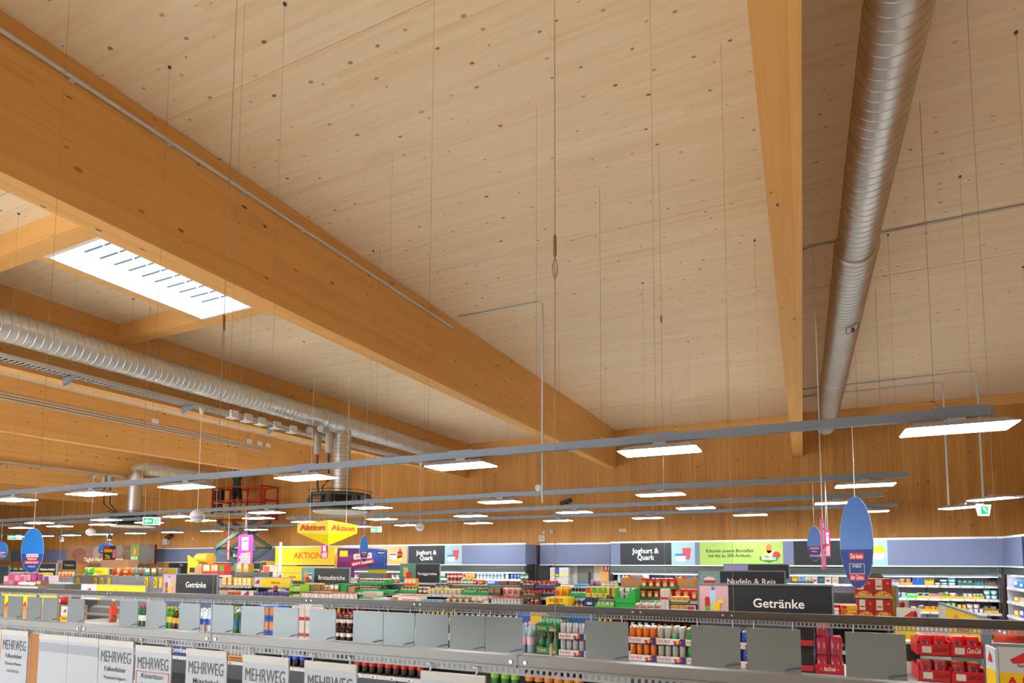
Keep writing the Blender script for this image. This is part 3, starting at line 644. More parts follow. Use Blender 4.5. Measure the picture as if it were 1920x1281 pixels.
# yellow Aktion boards
aktion((160, 1065, 203, 1079), 10.2, 'small yellow Aktion sign on the grey bin of snacks'); aktion((278, 1067, 330, 1081), 9.0, 'yellow Aktion sign on the grey bin behind the drinks sign')
aktion((477, 1084, 545, 1101), 7.93, 'yellow Aktion sign beside the chocolate spread jars', foot=az(1220, 1147, 7.64)-.001, rotz=0, split=.19); aktion((520, 1075, 567, 1088), 9.5, 'yellow Aktion sign partly behind the Brotaufstriche sign', split=.22)
s = aktion((153, 1098, 272, 1125), 6.45, 'long yellow Aktion sign over the empty grey shelf', foot=.155, split=.24)

# fascia band over the cold shelves
YC = 14.9
ZF0, ZF1 = 2.14, 2.72
whitee = '#d9dde2'
def fascia(a, b, Y, col, label, name='fascia_panel', z0=ZF0, z1=ZF1, trim=True):
    s = Sign((a, 1015, b, 1057), Y, label, 'fascia', 'fascia band over the cold shelves', col, name=name, world=(ax(a, Y), ax(b, Y), z0, z1), thick=.12, rough=.55)
    if trim:
        MB().box(0, s.w, -.012, .1, s.h, s.h+.045, C(whitee)).build('top_trim', s.t); MB().box(0, s.w, -.012, .1, -.03, 0, C(whitee)).build('bottom_trim', s.t)
    return s
BL = '#667294'
s = fascia(516, 642, YC, '#f5cf00', 'wide yellow AKTION board in the fascia band')
s.text('AKTION', s.w*.5, s.h*.33, .30, '#e0531f', bold=.015, width=s.w*.42)
MB().box(-.4, s.w, -.35, -.05, -.30, -.08, C('#f5cf00')).build('yellow_ledge', s.t)
fascia(642.3, 681, YC, '#b9c9d6', 'pale blue fascia panel beside the yellow AKTION board')
s = fascia(681.3, 763, YC, '#dd9868', 'peach fascia panel with a picture of ketchup and spread')
s.flat(rect(s.w*.62, s.w*.76, s.h*.28, s.h*.62), '#efe6da', 'jar_print').flat(rect(s.w*.62, s.w*.76, s.h*.5, s.h*.58), '#6a2c1c', 'jar_print', 2).flat(rect(s.w*.79, s.w*.9, s.h*.3, s.h*.7), '#3a1812', 'bottle_print', 2).flat(rect(s.w*.79, s.w*.9, s.h*.46, s.h*.6), '#cf2a2a', 'label_print', 3).flat(rect(s.w*.82, s.w*.87, s.h*.7, s.h*.86), '#cf2a2a', 'cap_print', 2).flat([(s.w*.64, s.h*.2), (s.w*.9, s.h*.18), (s.w*.9, s.h*.38)], '#edbe2c', 'pasta_print', 3)
s = fascia(763.3, 985, YC, BL, 'blue-grey fascia panel with the left Joghurt and Quark sign')
q0, q1, q2 = s.px(766), s.px(834), s.px(866)
s.flat(rect(q0, q1, 0, s.h), DARK, 'dark_panel').text('Joghurt &', (q0+q1)/2, s.h*.53, .19, bold=.014, width=(q1-q0)*.56).text('Quark', (q0+q1)/2, s.h*.23, .19, bold=.014, width=(q1-q0)*.36); yog_icon(s, q1, q2-q1, s.h)
s = fascia(1012.5, 1144, 15.55, BL, 'fascia panel set back over the store-room doorway')
xs = ax(985, YC)
t = empty('fascia_panel', (xs, YC+.121, ZF0), 'end face of the left fascia band turning towards the wall', 'fascia', 'fascia band over the cold shelves'); MB().box(-.1, 0, 0, .95, 0, ZF1-ZF0, C(BL)).build('board', t)
s = fascia(1145, 1882, YC, BL, 'long blue-grey fascia panel with Joghurt, Bio and cheese signs')
q0, q1, q2 = s.px(1163), s.px(1259), s.px(1303)
s.flat(rect(q0, q1, 0, s.h), DARK, 'dark_panel').text('Joghurt &', (q0+q1)/2, s.h*.53, .19, bold=.014, width=(q1-q0)*.52).text('Quark', (q0+q1)/2, s.h*.23, .19, bold=.014, width=(q1-q0)*.33); yog_icon(s, q1, q2-q1, s.h)
q0, q1 = s.px(1312), s.px(1468)
s.flat(rect(q0, q1, 0, s.h), '#98b95c', 'green_panel').text('Erkunde unsere Biovielfalt', q0+(q1-q0)*.37, s.h*.55, .115, '#22301c', bold=.018, width=(q1-q0)*.58).text('mit bis zu 300 Artikeln.', q0+(q1-q0)*.37, s.h*.34, .115, '#22301c', bold=.018, width=(q1-q0)*.53)
bx = q0+(q1-q0)*.84; hh = s.h
s.flat(circ(bx, hh*.7, .07, .12), '#e5762f', 'carrot_print', 2).flat([(bx-.22, hh*.28), (bx-.05, hh*.28), (bx-.1, hh*.62)], '#b7d43c', 'pear_print', 2).flat(circ(bx+.17, hh*.42, .09), '#cf2f38', 'apple_print', 2).flat(rect(bx-.08, bx+.08, hh*.4, hh*.62), '#f2c3a8', 'egg_print', 2)
s.flat([(bx-.22, hh*.2), (bx, hh*.1), (bx+.2, hh*.2), (bx+.2, hh*.38), (bx-.22, hh*.38)], '#2c7a3c', 'badge_print', 3); lettering('BioBio', bx-.01, hh*.22, -.0075, .13, C('#f2f4f4'), s.t, bold=.02, width=.33)
q0, q1, q2 = s.px(1488), s.px(1636), s.px(1664)
s.flat(rect(q0, q1, 0, s.h), DARK, 'dark_panel').text('Käse', q0+(q1-q0)*.36, s.h*.36, .21, bold=.014)
s.flat(rect(q1, q2, 0, s.h), '#8db2c0', 'icon_panel').flat(circ(q1+(q2-q1)*.45, s.h*.62, .12, .11), '#ecb52e', 'cheese_print', 2).flat(circ(q1+(q2-q1)*.38, s.h*.36, .12, .08), '#e9e2d0', 'camembert_print', 3)
# band along the right-hand wall
XCR = ax(1882, YC)
t = empty('fascia_panel', (XCR, YC, ZF0), 'fascia panel running along the right-hand cold shelves', 'fascia', 'fascia band over the cold shelves')
MB().box(0, .12, -4.5, -.0, 0, ZF1-ZF0, C(BL)).build('board', t); MB().box(-.004, 0, -4.5, -1.15, 0, ZF1-ZF0, C(DARK)).build('dark_panel', t)
MB().box(-.012, .1, -4.5, 0, -.03, 0, C(whitee)).build('bottom_trim', t); MB().box(-.012, .1, -4.5, 0, ZF1-ZF0, ZF1-ZF0+.045, C(whitee)).build('top_trim', t)
# far left: bakery wall
YW = 15.888
s = Sign((290.5, 1027, 515, 1054), YW, 'long grey-blue fascia panel behind the lift', 'fascia', 'fascia band on the bakery wall', BL, world=(ax(290.5, YW), ax(515, YW), 2.2, 2.74), thick=.1)
MB().box(0, s.w, -.01, .09, s.h, s.h+.04, C(whitee)).build('top_trim', s.t); MB().box(0, s.w, -.01, .09, -.03, 0, C(whitee)).build('bottom_trim', s.t)
q0, q1 = s.px(428), s.px(470); s.flat(rect(q0, q1, 0, s.h), DARK, 'dark_panel').text('Brot', q0+(q1-q0)*.36, s.h*.36, .2, bold=.014)
bread = wood('bakery_photo', (.10, .05, .03), (.32, .15, .07), (.03, .02, .015), 0, 2, 9, .9, .0, .3)
s = Sign((125, 1021, 289.5, 1057), 15.3, 'dark bakery picture wall with bread and the words Backwaren', 'picture', None, '#33241d', world=(ax(125, 15.3), ax(289.5, 15.3), 2.12, 2.92), thick=.08)
for bxx in (.5, 4.2): MB().box(bxx, bxx+.1, .08, .69, .3, .4, M['rail']).build('wall_bracket', s.t)
MB().box(0, s.w, -.001, 0, 0, s.h, bread).build('bread_picture', s.t)
for li, (fx, fz, rx, rz, c) in enumerate(((.15, .5, .55, .3, '#6b3f2a'), (.2, .25, .5, .2, '#7f4a2e'), (.36, .6, .25, .28, '#8a7a6c'), (.60, .75, .4, .25, '#7d6a5c'), (.9, .5, .55, .4, '#5f5a58'))):
    s.flat([(min(max(a_, 0), s.w), min(max(b2, 0), s.h)) for a_, b2 in circ(s.w*fx, s.h*fz, rx, rz, 24)], c, 'loaf_print', 2+li)
lettering('Täglich frische Backwaren.', s.w*.45, s.h*.14, -.016, .24, C('#e9e2d4'), s.b, bold=.01, width=s.w*.46)
MB().poly([(s.w*.75, .02), (s.w*.8, -.06), (s.w*.845, .02), (s.w*.845, s.h), (s.w*.75, s.h)], -.02, -.003, C('#4d8f32')).build('green_badge', s.t)
lettering('BACK', s.w*.797, s.h*.24, -.022, .17, C('#eef2e6'), s.t, bold=.01, width=s.w*.07); lettering('STUBE', s.w*.797, s.h*.06, -.022, .17, C('#eef2e6'), s.t, bold=.01, width=s.w*.07)
MB().poly(circ(s.w*.797, s.h*.66, .16, .17), -.026, -.02, C('#cf4a22')).build('emblem', s.t)
MB().poly([(s.w*.797-.07, s.h*.5), (s.w*.797+.03, s.h*.5), (s.w*.797+.06, s.h*.72), (s.w*.797-.02, s.h*.82)], -.029, -.026, C('#e7b23a')).build('emblem_detail', s.t)
s = Sign((20, 1028, 124, 1050), YW, 'grey-blue fascia panel left of the bakery picture', 'fascia', 'fascia band on the bakery wall', BL, world=(ax(20, YW), ax(124, YW), 2.22, 2.76), thick=.1)
s = Sign((-30, 1028, 19.5, 1050), YW, 'pale green fascia panel at the end of the bakery wall', 'fascia', 'fascia band on the bakery wall', '#86b3a2', world=(ax(-30, YW), ax(19.5, YW), 2.22, 2.76), thick=.1)

# ================================================================== HANGING THINGS
def face_rot(p): return math.atan2(-p.x, p.y)          # turn that lets local -y look back at the shop entrance
def perp_w(dpx, p):
    v = p-EYE; z = v.dot(FW); return dpx*z/FPX*(z/v.length)
def cords(t, zt, xs=(0,), r=.0025):
    zt += .03
    for x in xs: MB().tube([(x, 0, 0), (xs[0]*.3, 0, zt)], r, M['cablew'], 5).build('cord', t)
def oval(box, Y, label, texts, rotz=0, cord_to=RZ, big=False, blue='#1565b8', wfac=1):
    pl, pt, pr_, pb = box; c = (pl+pr_)/2
    zt, zb = az(c, pt, Y), az(c, pb, Y); h = zt-zb; p = at(c, (pt+pb)/2, Y=Y); w = perp_w(pr_-pl, p)/math.cos(rotz)*wfac
    t = empty('hanging_sign', (p.x, Y, zt), label, 'sign', 'blue oval hanging signs', rotz+face_rot(p))
    o = circ(0, -h/2, w/2, h/2, 40)
    MB().poly(o, -.004, .004, mat('oval_blue_' + blue, blue, .3)).build('oval_plate', t)
    MB().poly(circ(0, -h/2, w/2+.004, h/2+.004, 40), .0045, .008, C('#dfe6ee')).build('white_edge', t)
    low = [(x, z) for x, z in o if z < -h*.52]
    MB().poly(low, -.006, -.004, C('#173f8f')).build('lower_print', t)
    for k, (tx, z, hw, hh_, bg, fg) in enumerate(texts):
        if bg: MB().poly(rect(-w*hw, w*hw, -h*z-h*hh_, -h*z), -.008, -.006, C(bg)).build('text_panel', t)
        lettering(tx, 0, -h*z-h*hh_*.8, -.009, h*hh_*.95, C(fg), t, bold=.015, width=w*hw*1.7)
    cords(t, cord_to-zt)
    return t
big_tx = [('Das beste', .615, .22, .075, '#d8232e', '#f4f4f4'), ('PAYBACK', .74, .16, .045, None, '#e8eef6'), ('aller Zeiten.', .85, .24, .07, '#d8232e', '#f4f4f4')]
t = oval((1575, 932, 1636, 1103), 5.3, 'large blue oval sign reading Das beste aller Zeiten, hung from the near light rail', big_tx, rotz=-.25)
w, h = .25, .755
for q in (rect(-.055, .055, -.585, -.58), rect(-.055, .055, -.665-.0, -.66), rect(-.057, -.053, -.665, -.58), rect(.053, .057, -.665, -.58)):
    MB().poly([(x, z+.03) for x, z in q], -.009, -.006, C('#cfd8e6')).build('logo_frame', t)
sm_tx = [('Bei jedem Einkauf', .6, .36, .07, '#d8232e', '#f4f4f4'), ('PAYBACK', .7, .22, .06, None, '#e8eef6'), ('Punkte sammeln', .82, .36, .06, '#d8232e', '#f4f4f4')]
oval((1514, 987, 1540, 1052), 8.95, 'blue oval sign in front of the cheese sign', sm_tx, rotz=-.3, cord_to=RZ+.02)
l_tx = [('Bei jedem Einkauf', .58, .27, .075, '#c9d8ee', '#c8323c'), ('Punkte auf', .66, .22, .065, '#d8232e', '#f4f4f4'), ('mitnehmen sparen.', .735, .33, .065, '#d8232e', '#f4f4f4'), ('PAYBACK', .84, .2, .05, None, '#e8eef6')]
oval((40, 991, 82, 1074), 5.3, 'large bright blue oval sign beside the Hygiene-Artikel sign', l_tx, rotz=.0, blue='#1c78cf')
oval((-12, 1016, 15, 1048), 8.95, 'blue oval sign before the pale green fascia panel', sm_tx)
oval((675, 1005, 690, 1054), 8.55, 'blue oval sign turned nearly edge-on beside the purple tube', sm_tx, rotz=.9, cord_to=ZC-.03, blue='#1c78cf')
oval((184, 1018, 214, 1043), 13.5, 'blue oval sign in front of the bakery picture', sm_tx, cord_to=ZC-.03)
def phone(box, Y, label, rotz=0, face='#e23bbd', txt=True, cord=RZ+.02):
    pl, pt, pr_, pb = box; c = (pl+pr_)/2; zt, zb = az(c, pt, Y), az(c, pb, Y); h = zt-zb; p = at(c, (pt+pb)/2, Y=Y); w = perp_w(pr_-pl, p)/max(.15, math.cos(rotz))
    t = empty('hanging_sign', (p.x, Y, zt), label, 'sign', 'pink hanging signs', rotz+face_rot(p))
    r = w*.1
    pts = [(x, z-h/2) for cx, cz, a in ((w/2-r, h/2-r, 0), (-w/2+r, h/2-r, PI/2), (-w/2+r, -h/2+r, PI), (w/2-r, -h/2+r, 1.5*PI)) for x, z in circ(cx, cz, r, r, 4, a, a+PI/2)]
    MB().poly(pts, -.006, .006, C(face)).build('card', t)
    for k in range(4): MB().poly([(-w*.46+w*.23*k, -h*.05), (-w*.34+w*.23*k, -h*.05), (-w*.46+w*.3*k*.7, -h*.95), (-w*.46+w*.2*k, -h*.95)], -.0065-.0002*k, -.0062, C('#9a2fd0' if k % 2 else '#f06ad0')).build('stripe_print', t)
    MB().poly(rect(-w*.26, w*.2, -h*.5, -h*.08), -.008, -.006, C('#e6e6ea')).build('screen_print', t); MB().poly(rect(-w*.2, w*.2, -h*.22, -h*.18), -.0095, -.008, C('#e2502b')).build('bar_print', t)
    if txt: lettering('App', -w*.03, -h*.35, -.0095, h*.11, C('#3c6b52'), t, bold=.02, width=w*.26)
    for k, z in enumerate((.6, .69, .78, .87)): MB().poly(rect(-w*(.3+.1*(k % 2)), w*.34, -h*z-h*.07, -h*z), -.008, -.006, C('#f1e6f2')).build('text_panel', t); MB().poly(rect(-w*.25, w*.22, -h*z-h*.045, -h*z-h*.03), -.0095, -.008, C('#b0568a')).build('text_line', t)
    MB().poly(rect(w*.1, w*.32, -h*.66, -h*.56), -.0105, -.0095, C('#f3c81c')).build('yellow_tag', t)
    cords(t, cord-zt, (-.02, .02))
phone((446, 1003, 474, 1061), 8.95, 'pink phone-shaped sign with App screen before the lift')
phone((425, 1011, 430, 1052), 8.95, 'red hanging sign seen edge-on before the scissor arms', 1.35, '#b5202c', False)
phone((602, 1021, 615, 1047), 11.6, 'small pink hanging sign over the yellow AKTION board', 0, '#b82a6c', False)
phone((1540, 973, 1547, 1068), 7.0, 'pink and white hanging sign seen edge-on', 1.4, '#e65ab4', False, ZC-.03)
phone((1546.5, 995, 1556, 1045), 8.95, 'small dark pink hanging sign before the cheese sign', .9, '#c81e78', False)
# price sign hanging before the bakery picture
s = Sign((193, 1024, 216, 1052), 13.2, 'brown price sign hung before the bakery picture', 'sign', None, '#4b3c34', name='hanging_sign')
s.flat(rect(s.w*.1, s.w*.75, s.h*.58, s.h*.78), '#e0b81c', 'text_panel').flat(rect(.0, s.w*.5, s.h*.8, s.h*.97), '#c62f33', 'text_panel').text('70c', s.w*.4, s.h*.14, .22, '#e8cf2a', bold=.02).flat(rect(s.w*.8, s.w, s.h*.2, s.h*.75), '#e27aa0', 'pink_strip')
MB().tube([(s.w/2, 0, s.h), (s.w/2, 0, ZC-s.z0)], .003, M['cablew'], 5).build('cord', s.t)
# hanging yellow Aktion sign, folded to a point below
Yk = 8.6; p0, p1, pc, pb_ = at(558, 980, Y=Yk), at(672, 983, Y=Yk), at(616, 977, Y=Yk), at(616, 1023, Y=Yk)
pp = at(616, 1000, Y=Yk)
t = empty('hanging_sign', (pc.x, Yk, pb_.z), rotz=face_rot(pp), cat='sign', label='yellow folded Aktion sign hanging below the black air outlet')
yel = mat('yellow_board', '#fbe000', .4)
zt, zm = pc.z-pb_.z, at(616, 1000, Y=Yk).z-pb_.z
L0, R0 = -perp_w(59, pp), perp_w(57, pp); D = .42
pts = [(L0, D, zt-.05), (0, 0, zt+.02), (R0, D, zt-.05), (L0, D, zm+.02), (0, 0, zm-.03), (R0, D, zm+.02), (0, .12, 0), (0, 1.1, zt), (0, 1.1, zm)]
MB().add(pts, [(0, 1, 4, 3), (1, 2, 5, 4), (2, 7, 8, 5), (7, 0, 3, 8), (0, 1, 2, 7)], yel).build('band', t)
MB().add(pts, [(3, 4, 6), (4, 5, 6), (5, 8, 6), (8, 3, 6)], yel).build('point', t)
for a, b, f in ((pts[0], pts[1], .5), (pts[1], pts[2], .5)):
    vs, fs = text_geo('Aktion', .02); d = Vector(b)-Vector(a); d.z = 0; L_ = d.length; wt = max(v[0] for v in vs)-min(v[0] for v in vs); sc = L_*.80/wt
    n_ = Vector((d.y, -d.x, 0)).normalized(); base = Vector(a)*.5+Vector(b)*.5; base.z = zm + (zt-zm)*.26
    MB().add([base + d.normalized()*v[0]*sc + Vector((0, 0, v[1]*(zt-zm)*.68)) + n_*.02 for v in vs], fs, C('#e02a1e')).build('lettering', t)
for x in (L0*.6, R0*.6): MB().tube([(x, D*.6, zt-.02), (x, D*.6, ZC-pb_.z)], .004, M['cablew'], 5).build('cord', t)
# green exit signs
gm = mat('exit_green', '#0d9b62', .4, emit=.5); wm_ = mat('exit_white', '#e8f2ec', .4, emit=.8)
def exit_sign(px, py, w, Y, label, up=.5):
    p = at(px, py, Y=Y); h = w*.5
    t = empty('exit_sign', p, label, 'exit sign', 'green exit signs', face_rot(p)*.8)
    MB().box(-w/2, w/2, 0, .03, -h/2, h/2, wm_).build('light_box', t)
    MB().box(-w*.47, w*.12, -.003, 0, -h*.42, h*.42, gm).build('green_panel', t)
    MB().poly([(-w*.42, 0), (-w*.25, h*.28), (-w*.25, h*.1), (0, h*.1), (0, -h*.1), (-w*.25, -h*.1), (-w*.25, -h*.28)], -.005, -.003, wm_).build('arrow', t)
    MB().poly(rect(w*.2, w*.42, -h*.38, h*.36), -.003, 0, gm).build('door_print', t); MB().poly(circ(w*.31, h*.2, h*.08, n=10) , -.005, -.003, wm_).build('figure_head', t); MB().poly([(w*.25, -h*.3), (w*.3, h*.1), (w*.34, h*.1), (w*.4, -h*.3), (w*.32, -h*.05)], -.005, -.003, wm_).build('figure_body', t)
    MB().box(-w/2, w/2, -.005, .035, h/2, h/2+.02, C('#9aa3a6')).build('top_bar', t)
    for s_ in (-.4, .4): MB().tube([(w*s_, .01, h/2), (w*s_, .01, ZC-p.z)], .003, M['cablew'], 4).build('rod', t)
exit_sign(284, 977.5, .38, 9.55, 'green exit sign with arrow before the far black air outlet', .6); exit_sign(28, 1007, .5, 15.0, 'small green exit sign above the pale green fascia'); exit_sign(705.5, 993, .34, 15.0, 'small green exit sign beside the yellow Aktion sign')
p = at(1846, 957, Y=12.6)
t = empty('exit_sign', p, 'wedge-shaped green exit sign below the right-hand light rail', 'exit sign', 'green exit signs', rotz=.5)
MB().poly([(-.14, .1), (.14, .1), (.09, -.1), (-.09, -.1)], 0, .05, wm_).build('light_box', t); MB().poly(rect(-.07, .07, -.07, .07), -.004, 0, gm).build('green_panel', t); MB().poly([(-.04, .04), (.0, .05), (.05, -.04), (0, -.01)], -.006, -.004, wm_).build('figure_print', t)
MB().tube([(0, .02, .1), (0, .02, at(1860, 936, Y=12.9).z-p.z+.04)], .004, M['cablew'], 5).build('rod', t)
# round loudspeakers
def globe(px, py, rp, X, label, zt, mt='#cfd0d4'):
    p = at(px, py, X=X); r = perp_w(rp, p)
    t = empty('globe_speaker', p, label, 'loudspeaker', 'white globe loudspeakers')
    MB().lathe([(r*math.cos(a), r*math.sin(a)) for a in [(-PI/2+PI*k/14) for k in range(15)]], C(mt), 24).build('globe', t)
    for k in range(9):
        a = -PI/2+face_rot(p)+(k-4)*.2
        MB().tube([(r*1.005*math.cos(e)*math.cos(a), r*1.005*math.cos(e)*math.sin(a), r*1.005*math.sin(e)) for e in (-.42, -.3, -.18, -.08)], r*.03, M['black'], 4).build('slot', t)
    MB().tube([(0, 0, r), (0, 0, zt-p.z)], .005, M['cablew'], 5).build('cord', t); MB().lathe([(.03, zt-p.z-.09), (.045, zt-p.z)], M['white'], 12).build('ceiling_cup', t)
globe(370, 968, 14.5, -9.77, 'white globe loudspeaker hung before the red lift', 4.981); globe(170, 998, 9.5, -20.0, 'white globe loudspeaker hung near the bakery rail', 4.921); globe(787, 988, 8.5, -9.77, 'white globe loudspeaker hung before the wooden back wall', 4.981)
# spot lights
for px, py in ((60, 996), (117, 996), (206, 993)):
    p = at(px, py, Y=14.0); p.z = RZ-.19; t = empty('spotlight', p, 'small dark spotlight on the far rail', 'spotlight', 'spotlights over the bakery')
    MB().lathe([(.07, -.12), (.075, .05), (.03, .1)], M['anth'], 12).build('head', t); MB().lathe([(.065, -.125), (.065, -.12)], mat('spot_lens', (1, .95, .85), .4, emit=6), 12).build('lens', t); MB().tube([(0, 0, .1), (0, 0, RZ-p.z)], .01, M['anth'], 5).build('arm', t)
# small things on the back wall
def wall_box(px0, py0, px1, py1, col, label, cat='box', d=.06):
    a, b = at(px0, py1, Y=YB-.02), at(px1, py0, Y=YB-.02)
    t = empty('wall_box', (a.x, YB, a.z), label, cat)
    MB().box(0, b.x-a.x, -d, -.005, 0, b.z-a.z, C(col)).build('case', t); MB().box((b.x-a.x)*.15, (b.x-a.x)*.85, -d-.006, -d, (b.z-a.z)*.2, (b.z-a.z)*.8, C('#b9b6a8')).build('cover', t)
wall_box(1011, 1004, 1022.5, 1016, '#c6c1ab', 'grey square access panel on the wooden back wall'); wall_box(1018, 996, 1023, 1000.5, '#c9c6bb', 'tiny pale socket above the access panel', 'socket'); wall_box(1032, 994, 1038, 1001, '#b9c0c4', 'pale blue-grey sensor box on the back wall', 'sensor'); wall_box(1162, 992, 1174, 997.5, '#ded9c6', 'white double socket on the back wall', 'socket'); wall_box(361, 1008.5, 366, 1012.5, '#d6d2c4', 'small white socket on the bakery wall', 'socket'); wall_box(310.5, 1012, 318, 1021.5, '#cdd3d4', 'white wall loudspeaker on the bakery wall', 'loudspeaker', .15)
def camera_(px, py, label):
    p = at(px, py, Y=YB-.1); t = empty('security_camera', p, label, 'camera', 'black security cameras')
    MB().obox((0, -.05, .03), (.34, .12, .1), Matrix.Rotation(-.3, 3, 'Y'), M['black']).build('housing', t); MB().lathe([(.05, -.16), (.05, -.09)], M['black'], 10, axis=1, c=(.12, 0, -.08)).build('lens', t); MB().tube([(0, 0, 0), (0, .09, -.02)], .02, M['black']).build('arm', t)
camera_(1062, 943, 'black security camera on the wooden back wall'); camera_(319, 1007, 'black security camera above the white wall loudspeaker')
# ================================================================== SHELVING
shelf_m = mat('shelf_grey', (.30, .31, .32), .45, .2); dark_m = mat('shelf_dark', (.11, .115, .12), .5); tagm = mat('price_tag', (.75, .75, .74), .4)
def gondola(name, x0, x1, yc, levels, top, label, back='#54595d', base_y=None, tags=True, cat='shelf', step=1.25, backtop=True):
    """levels: (z, y_front); back panels stand on the plane yc"""
    t = empty(name, (x0, yc, 0), label, cat); L = x1-x0
    yb = base_y if base_y else min(l[1] for l in levels)
    MB().box(0, L, yb-yc, -(yb-yc), 0, .16, dark_m).build('plinth', t)
    n = max(1, round(L/step)); w = L/n
    for k in range(n):
        MB().box(k*w+.004, k*w+w-.004, -.012, .012, .16, top, C(back)).build('back_panel', t)
        for z, yf in levels:
            MB().box(k*w+.003, k*w+w-.003, yf-yc, -.013, z-.03, z, shelf_m).build('shelf_board', t)
    for z, yf in levels:
        MB().box(0, L, yf-yc-.012, yf-yc-.001, z-.045, z-.004, mat('price_strip', (.55, .56, .57), .4)).build('price_strip', t)
    for k in range(n+1): MB().box(k*w-.015, k*w+.015, -.03, .03, .0, top+.01, dark_m).build('upright', t)
    return t
def tags(x0, x1, y, z, n, parent, cols=('#e9e9e6',)):
    me = MB().box(-.03, .03, -.008, 0, -.02, .02, tagm).box(-.024, .0, -.0095, -.008, -.012, .010, C('#6a5a5a')).mesh('price_tag')
    me2 = MB().box(-.03, .03, -.008, 0, -.02, .02, tagm).box(-.024, .02, -.0095, -.008, -.014, .012, C('#c8642a')).mesh('price_tag')
    for k in range(n):
        o = bpy.data.objects.new('price_tag', me2 if random.random() < .2 else me); COL.objects.link(o); o.parent = parent
        o.location = (x0+(x1-x0)*(k+.5)/n-parent.location.x + random.uniform(-.03, .03), y-parent.location.y, z-parent.location.z)
# drinks shelf
Y1 = 5.4; Z1 = az(1250, 1245, Y1); X1a, X1b = ax(120, Y1, 1160), ax(1848, Y1, 1270)
Z1b = Z1-.36
g1 = gondola('drinks_shelf', X1a, X1b, 6.0, [(Z1, Y1), (Z1b, Y1), (.55, Y1)], Z1, 'long low drinks shelf below the Getränke signs')
tags(X1a+.3, X1b-.2, Y1-.012, Z1-.024, 44, g1); tags(X1a+.3, X1b-.2, Y1-.012, Z1b-.024, 44, g1)
# grocery shelf with stepped boards
Y2u, Y2l = 8.02, 7.64
Z2u, Z2l = az(1220, 1125, Y2u), az(1220, 1147, Y2l)
X2a, X2b = ax(470, Y2l, 1120), ax(1676, Y2l, 1140)
g2 = gondola('grocery_shelf', X2a, X2b, 8.38, [(Z2u, Y2u), (Z2l, Y2l), (Z2l-.38, Y2l), (.6, Y2l)], az(1150, 1103, 8.38), 'long grocery shelf below the Brotaufstriche and Nudeln signs')
tags(X2a+.1, X2b-.1, Y2u-.012, Z2u-.024, 46, g2); tags(X2a, X2b, Y2l-.012, Z2l-.024, 50, g2)
Y3 = 10.75; Z3 = az(1100, 1100, Y3); X3a, X3b = ax(640, Y3), ax(1500, Y3)
g3 = gondola('grocery_shelf', X3a, X3b, 11.18, [(Z3, Y3), (Z3-.34, Y3), (.6, Y3)], az(1100, 1099, 11.18)+.02, 'grocery shelf behind, below the Fertiggerichte sign')
tags(X3a, X3b, Y3-.012, Z3-.024, 40, g3)

# ------------------------------------------------------------------ goods
_pm = {}
def cached(f):
    def g(*a, **k):
        key = (f.__name__, a, tuple(sorted(k.items())))
        if key not in _pm: _pm[key] = f(*a, **k)
        return _pm[key]
    return g
glassy = lambda h: mat('glassy_'+h.lstrip('#'), h, .12, coat=.3)
@cached
def jar(body, lid, lab=None, r=.036, h=.11):
    mb = MB(); b = glassy(body)
    mb.lathe([(r*.92, 0), (r, .008), (r, h*.70), (r*.85, h*.80)], b, 12); mb.lathe([(r*.9, h*.80), (r*.9, h*.985), (r*.82, h)], C(lid, .25), 12)
    if lab: mb.lathe([(r*1.01, h*.18), (r*1.01, h*.58)], C(lab), 12, caps=False)
    return mb.mesh('jar')
@cached
def bottle(body, cap, lab=None, r=.04, h=.27, lz=(.28, .55), neck=.3):
    mb = MB(); b = glassy(body)
    mb.lathe([(r*.9, 0), (r, .01), (r*.97, h*.3), (r, h*.6), (r*.75, h*.72), (r*neck*1.15, h*.86), (r*neck, h*.93)], b, 12); mb.lathe([(r*neck*1.25, h*.92), (r*neck*1.25, h)], C(cap, .25), 10)
    if lab: mb.lathe([(r*1.015, h*lz[0]), (r*1.015, h*lz[1])], C(lab), 12, caps=False)
    return mb.mesh('bottle')
@cached
def can(col, mark='#c9ccd2', r=.029, h=.16):
    mb = MB(); mb.lathe([(r*.82, 0), (r, .008), (r, h-.014)], C(col, .25), 14); mb.lathe([(r, h-.014), (r*.84, h-.003), (r*.84, h)], M['steel'], 14)
    mb.add([(r*1.01*math.sin(a), -r*1.01*math.cos(a), h*z) for a, z in ((-.5, .3), (.1, .25), (.55, .6), (0, .75))], [(0, 1, 2, 3)], C(mark, .25))
    return mb.mesh('can')
@cached
def carton(w, d, h, col, front=None, stripe=None, top=None):
    mb = MB().box(-w/2, w/2, -d/2, d/2, 0, h, C(col))
    if front: mb.box(-w*.42, w*.42, -d/2-.002, -d/2, h*.38, h*.92, C(front))
    if stripe: mb.box(-w*.47, w*.47, -d/2-.003, -d/2, h*.08, h*.3, C(stripe))
    if top: mb.box(-w/2, w/2, -d/2, d/2, h, h+.003, C(top))
    return mb.mesh('carton')
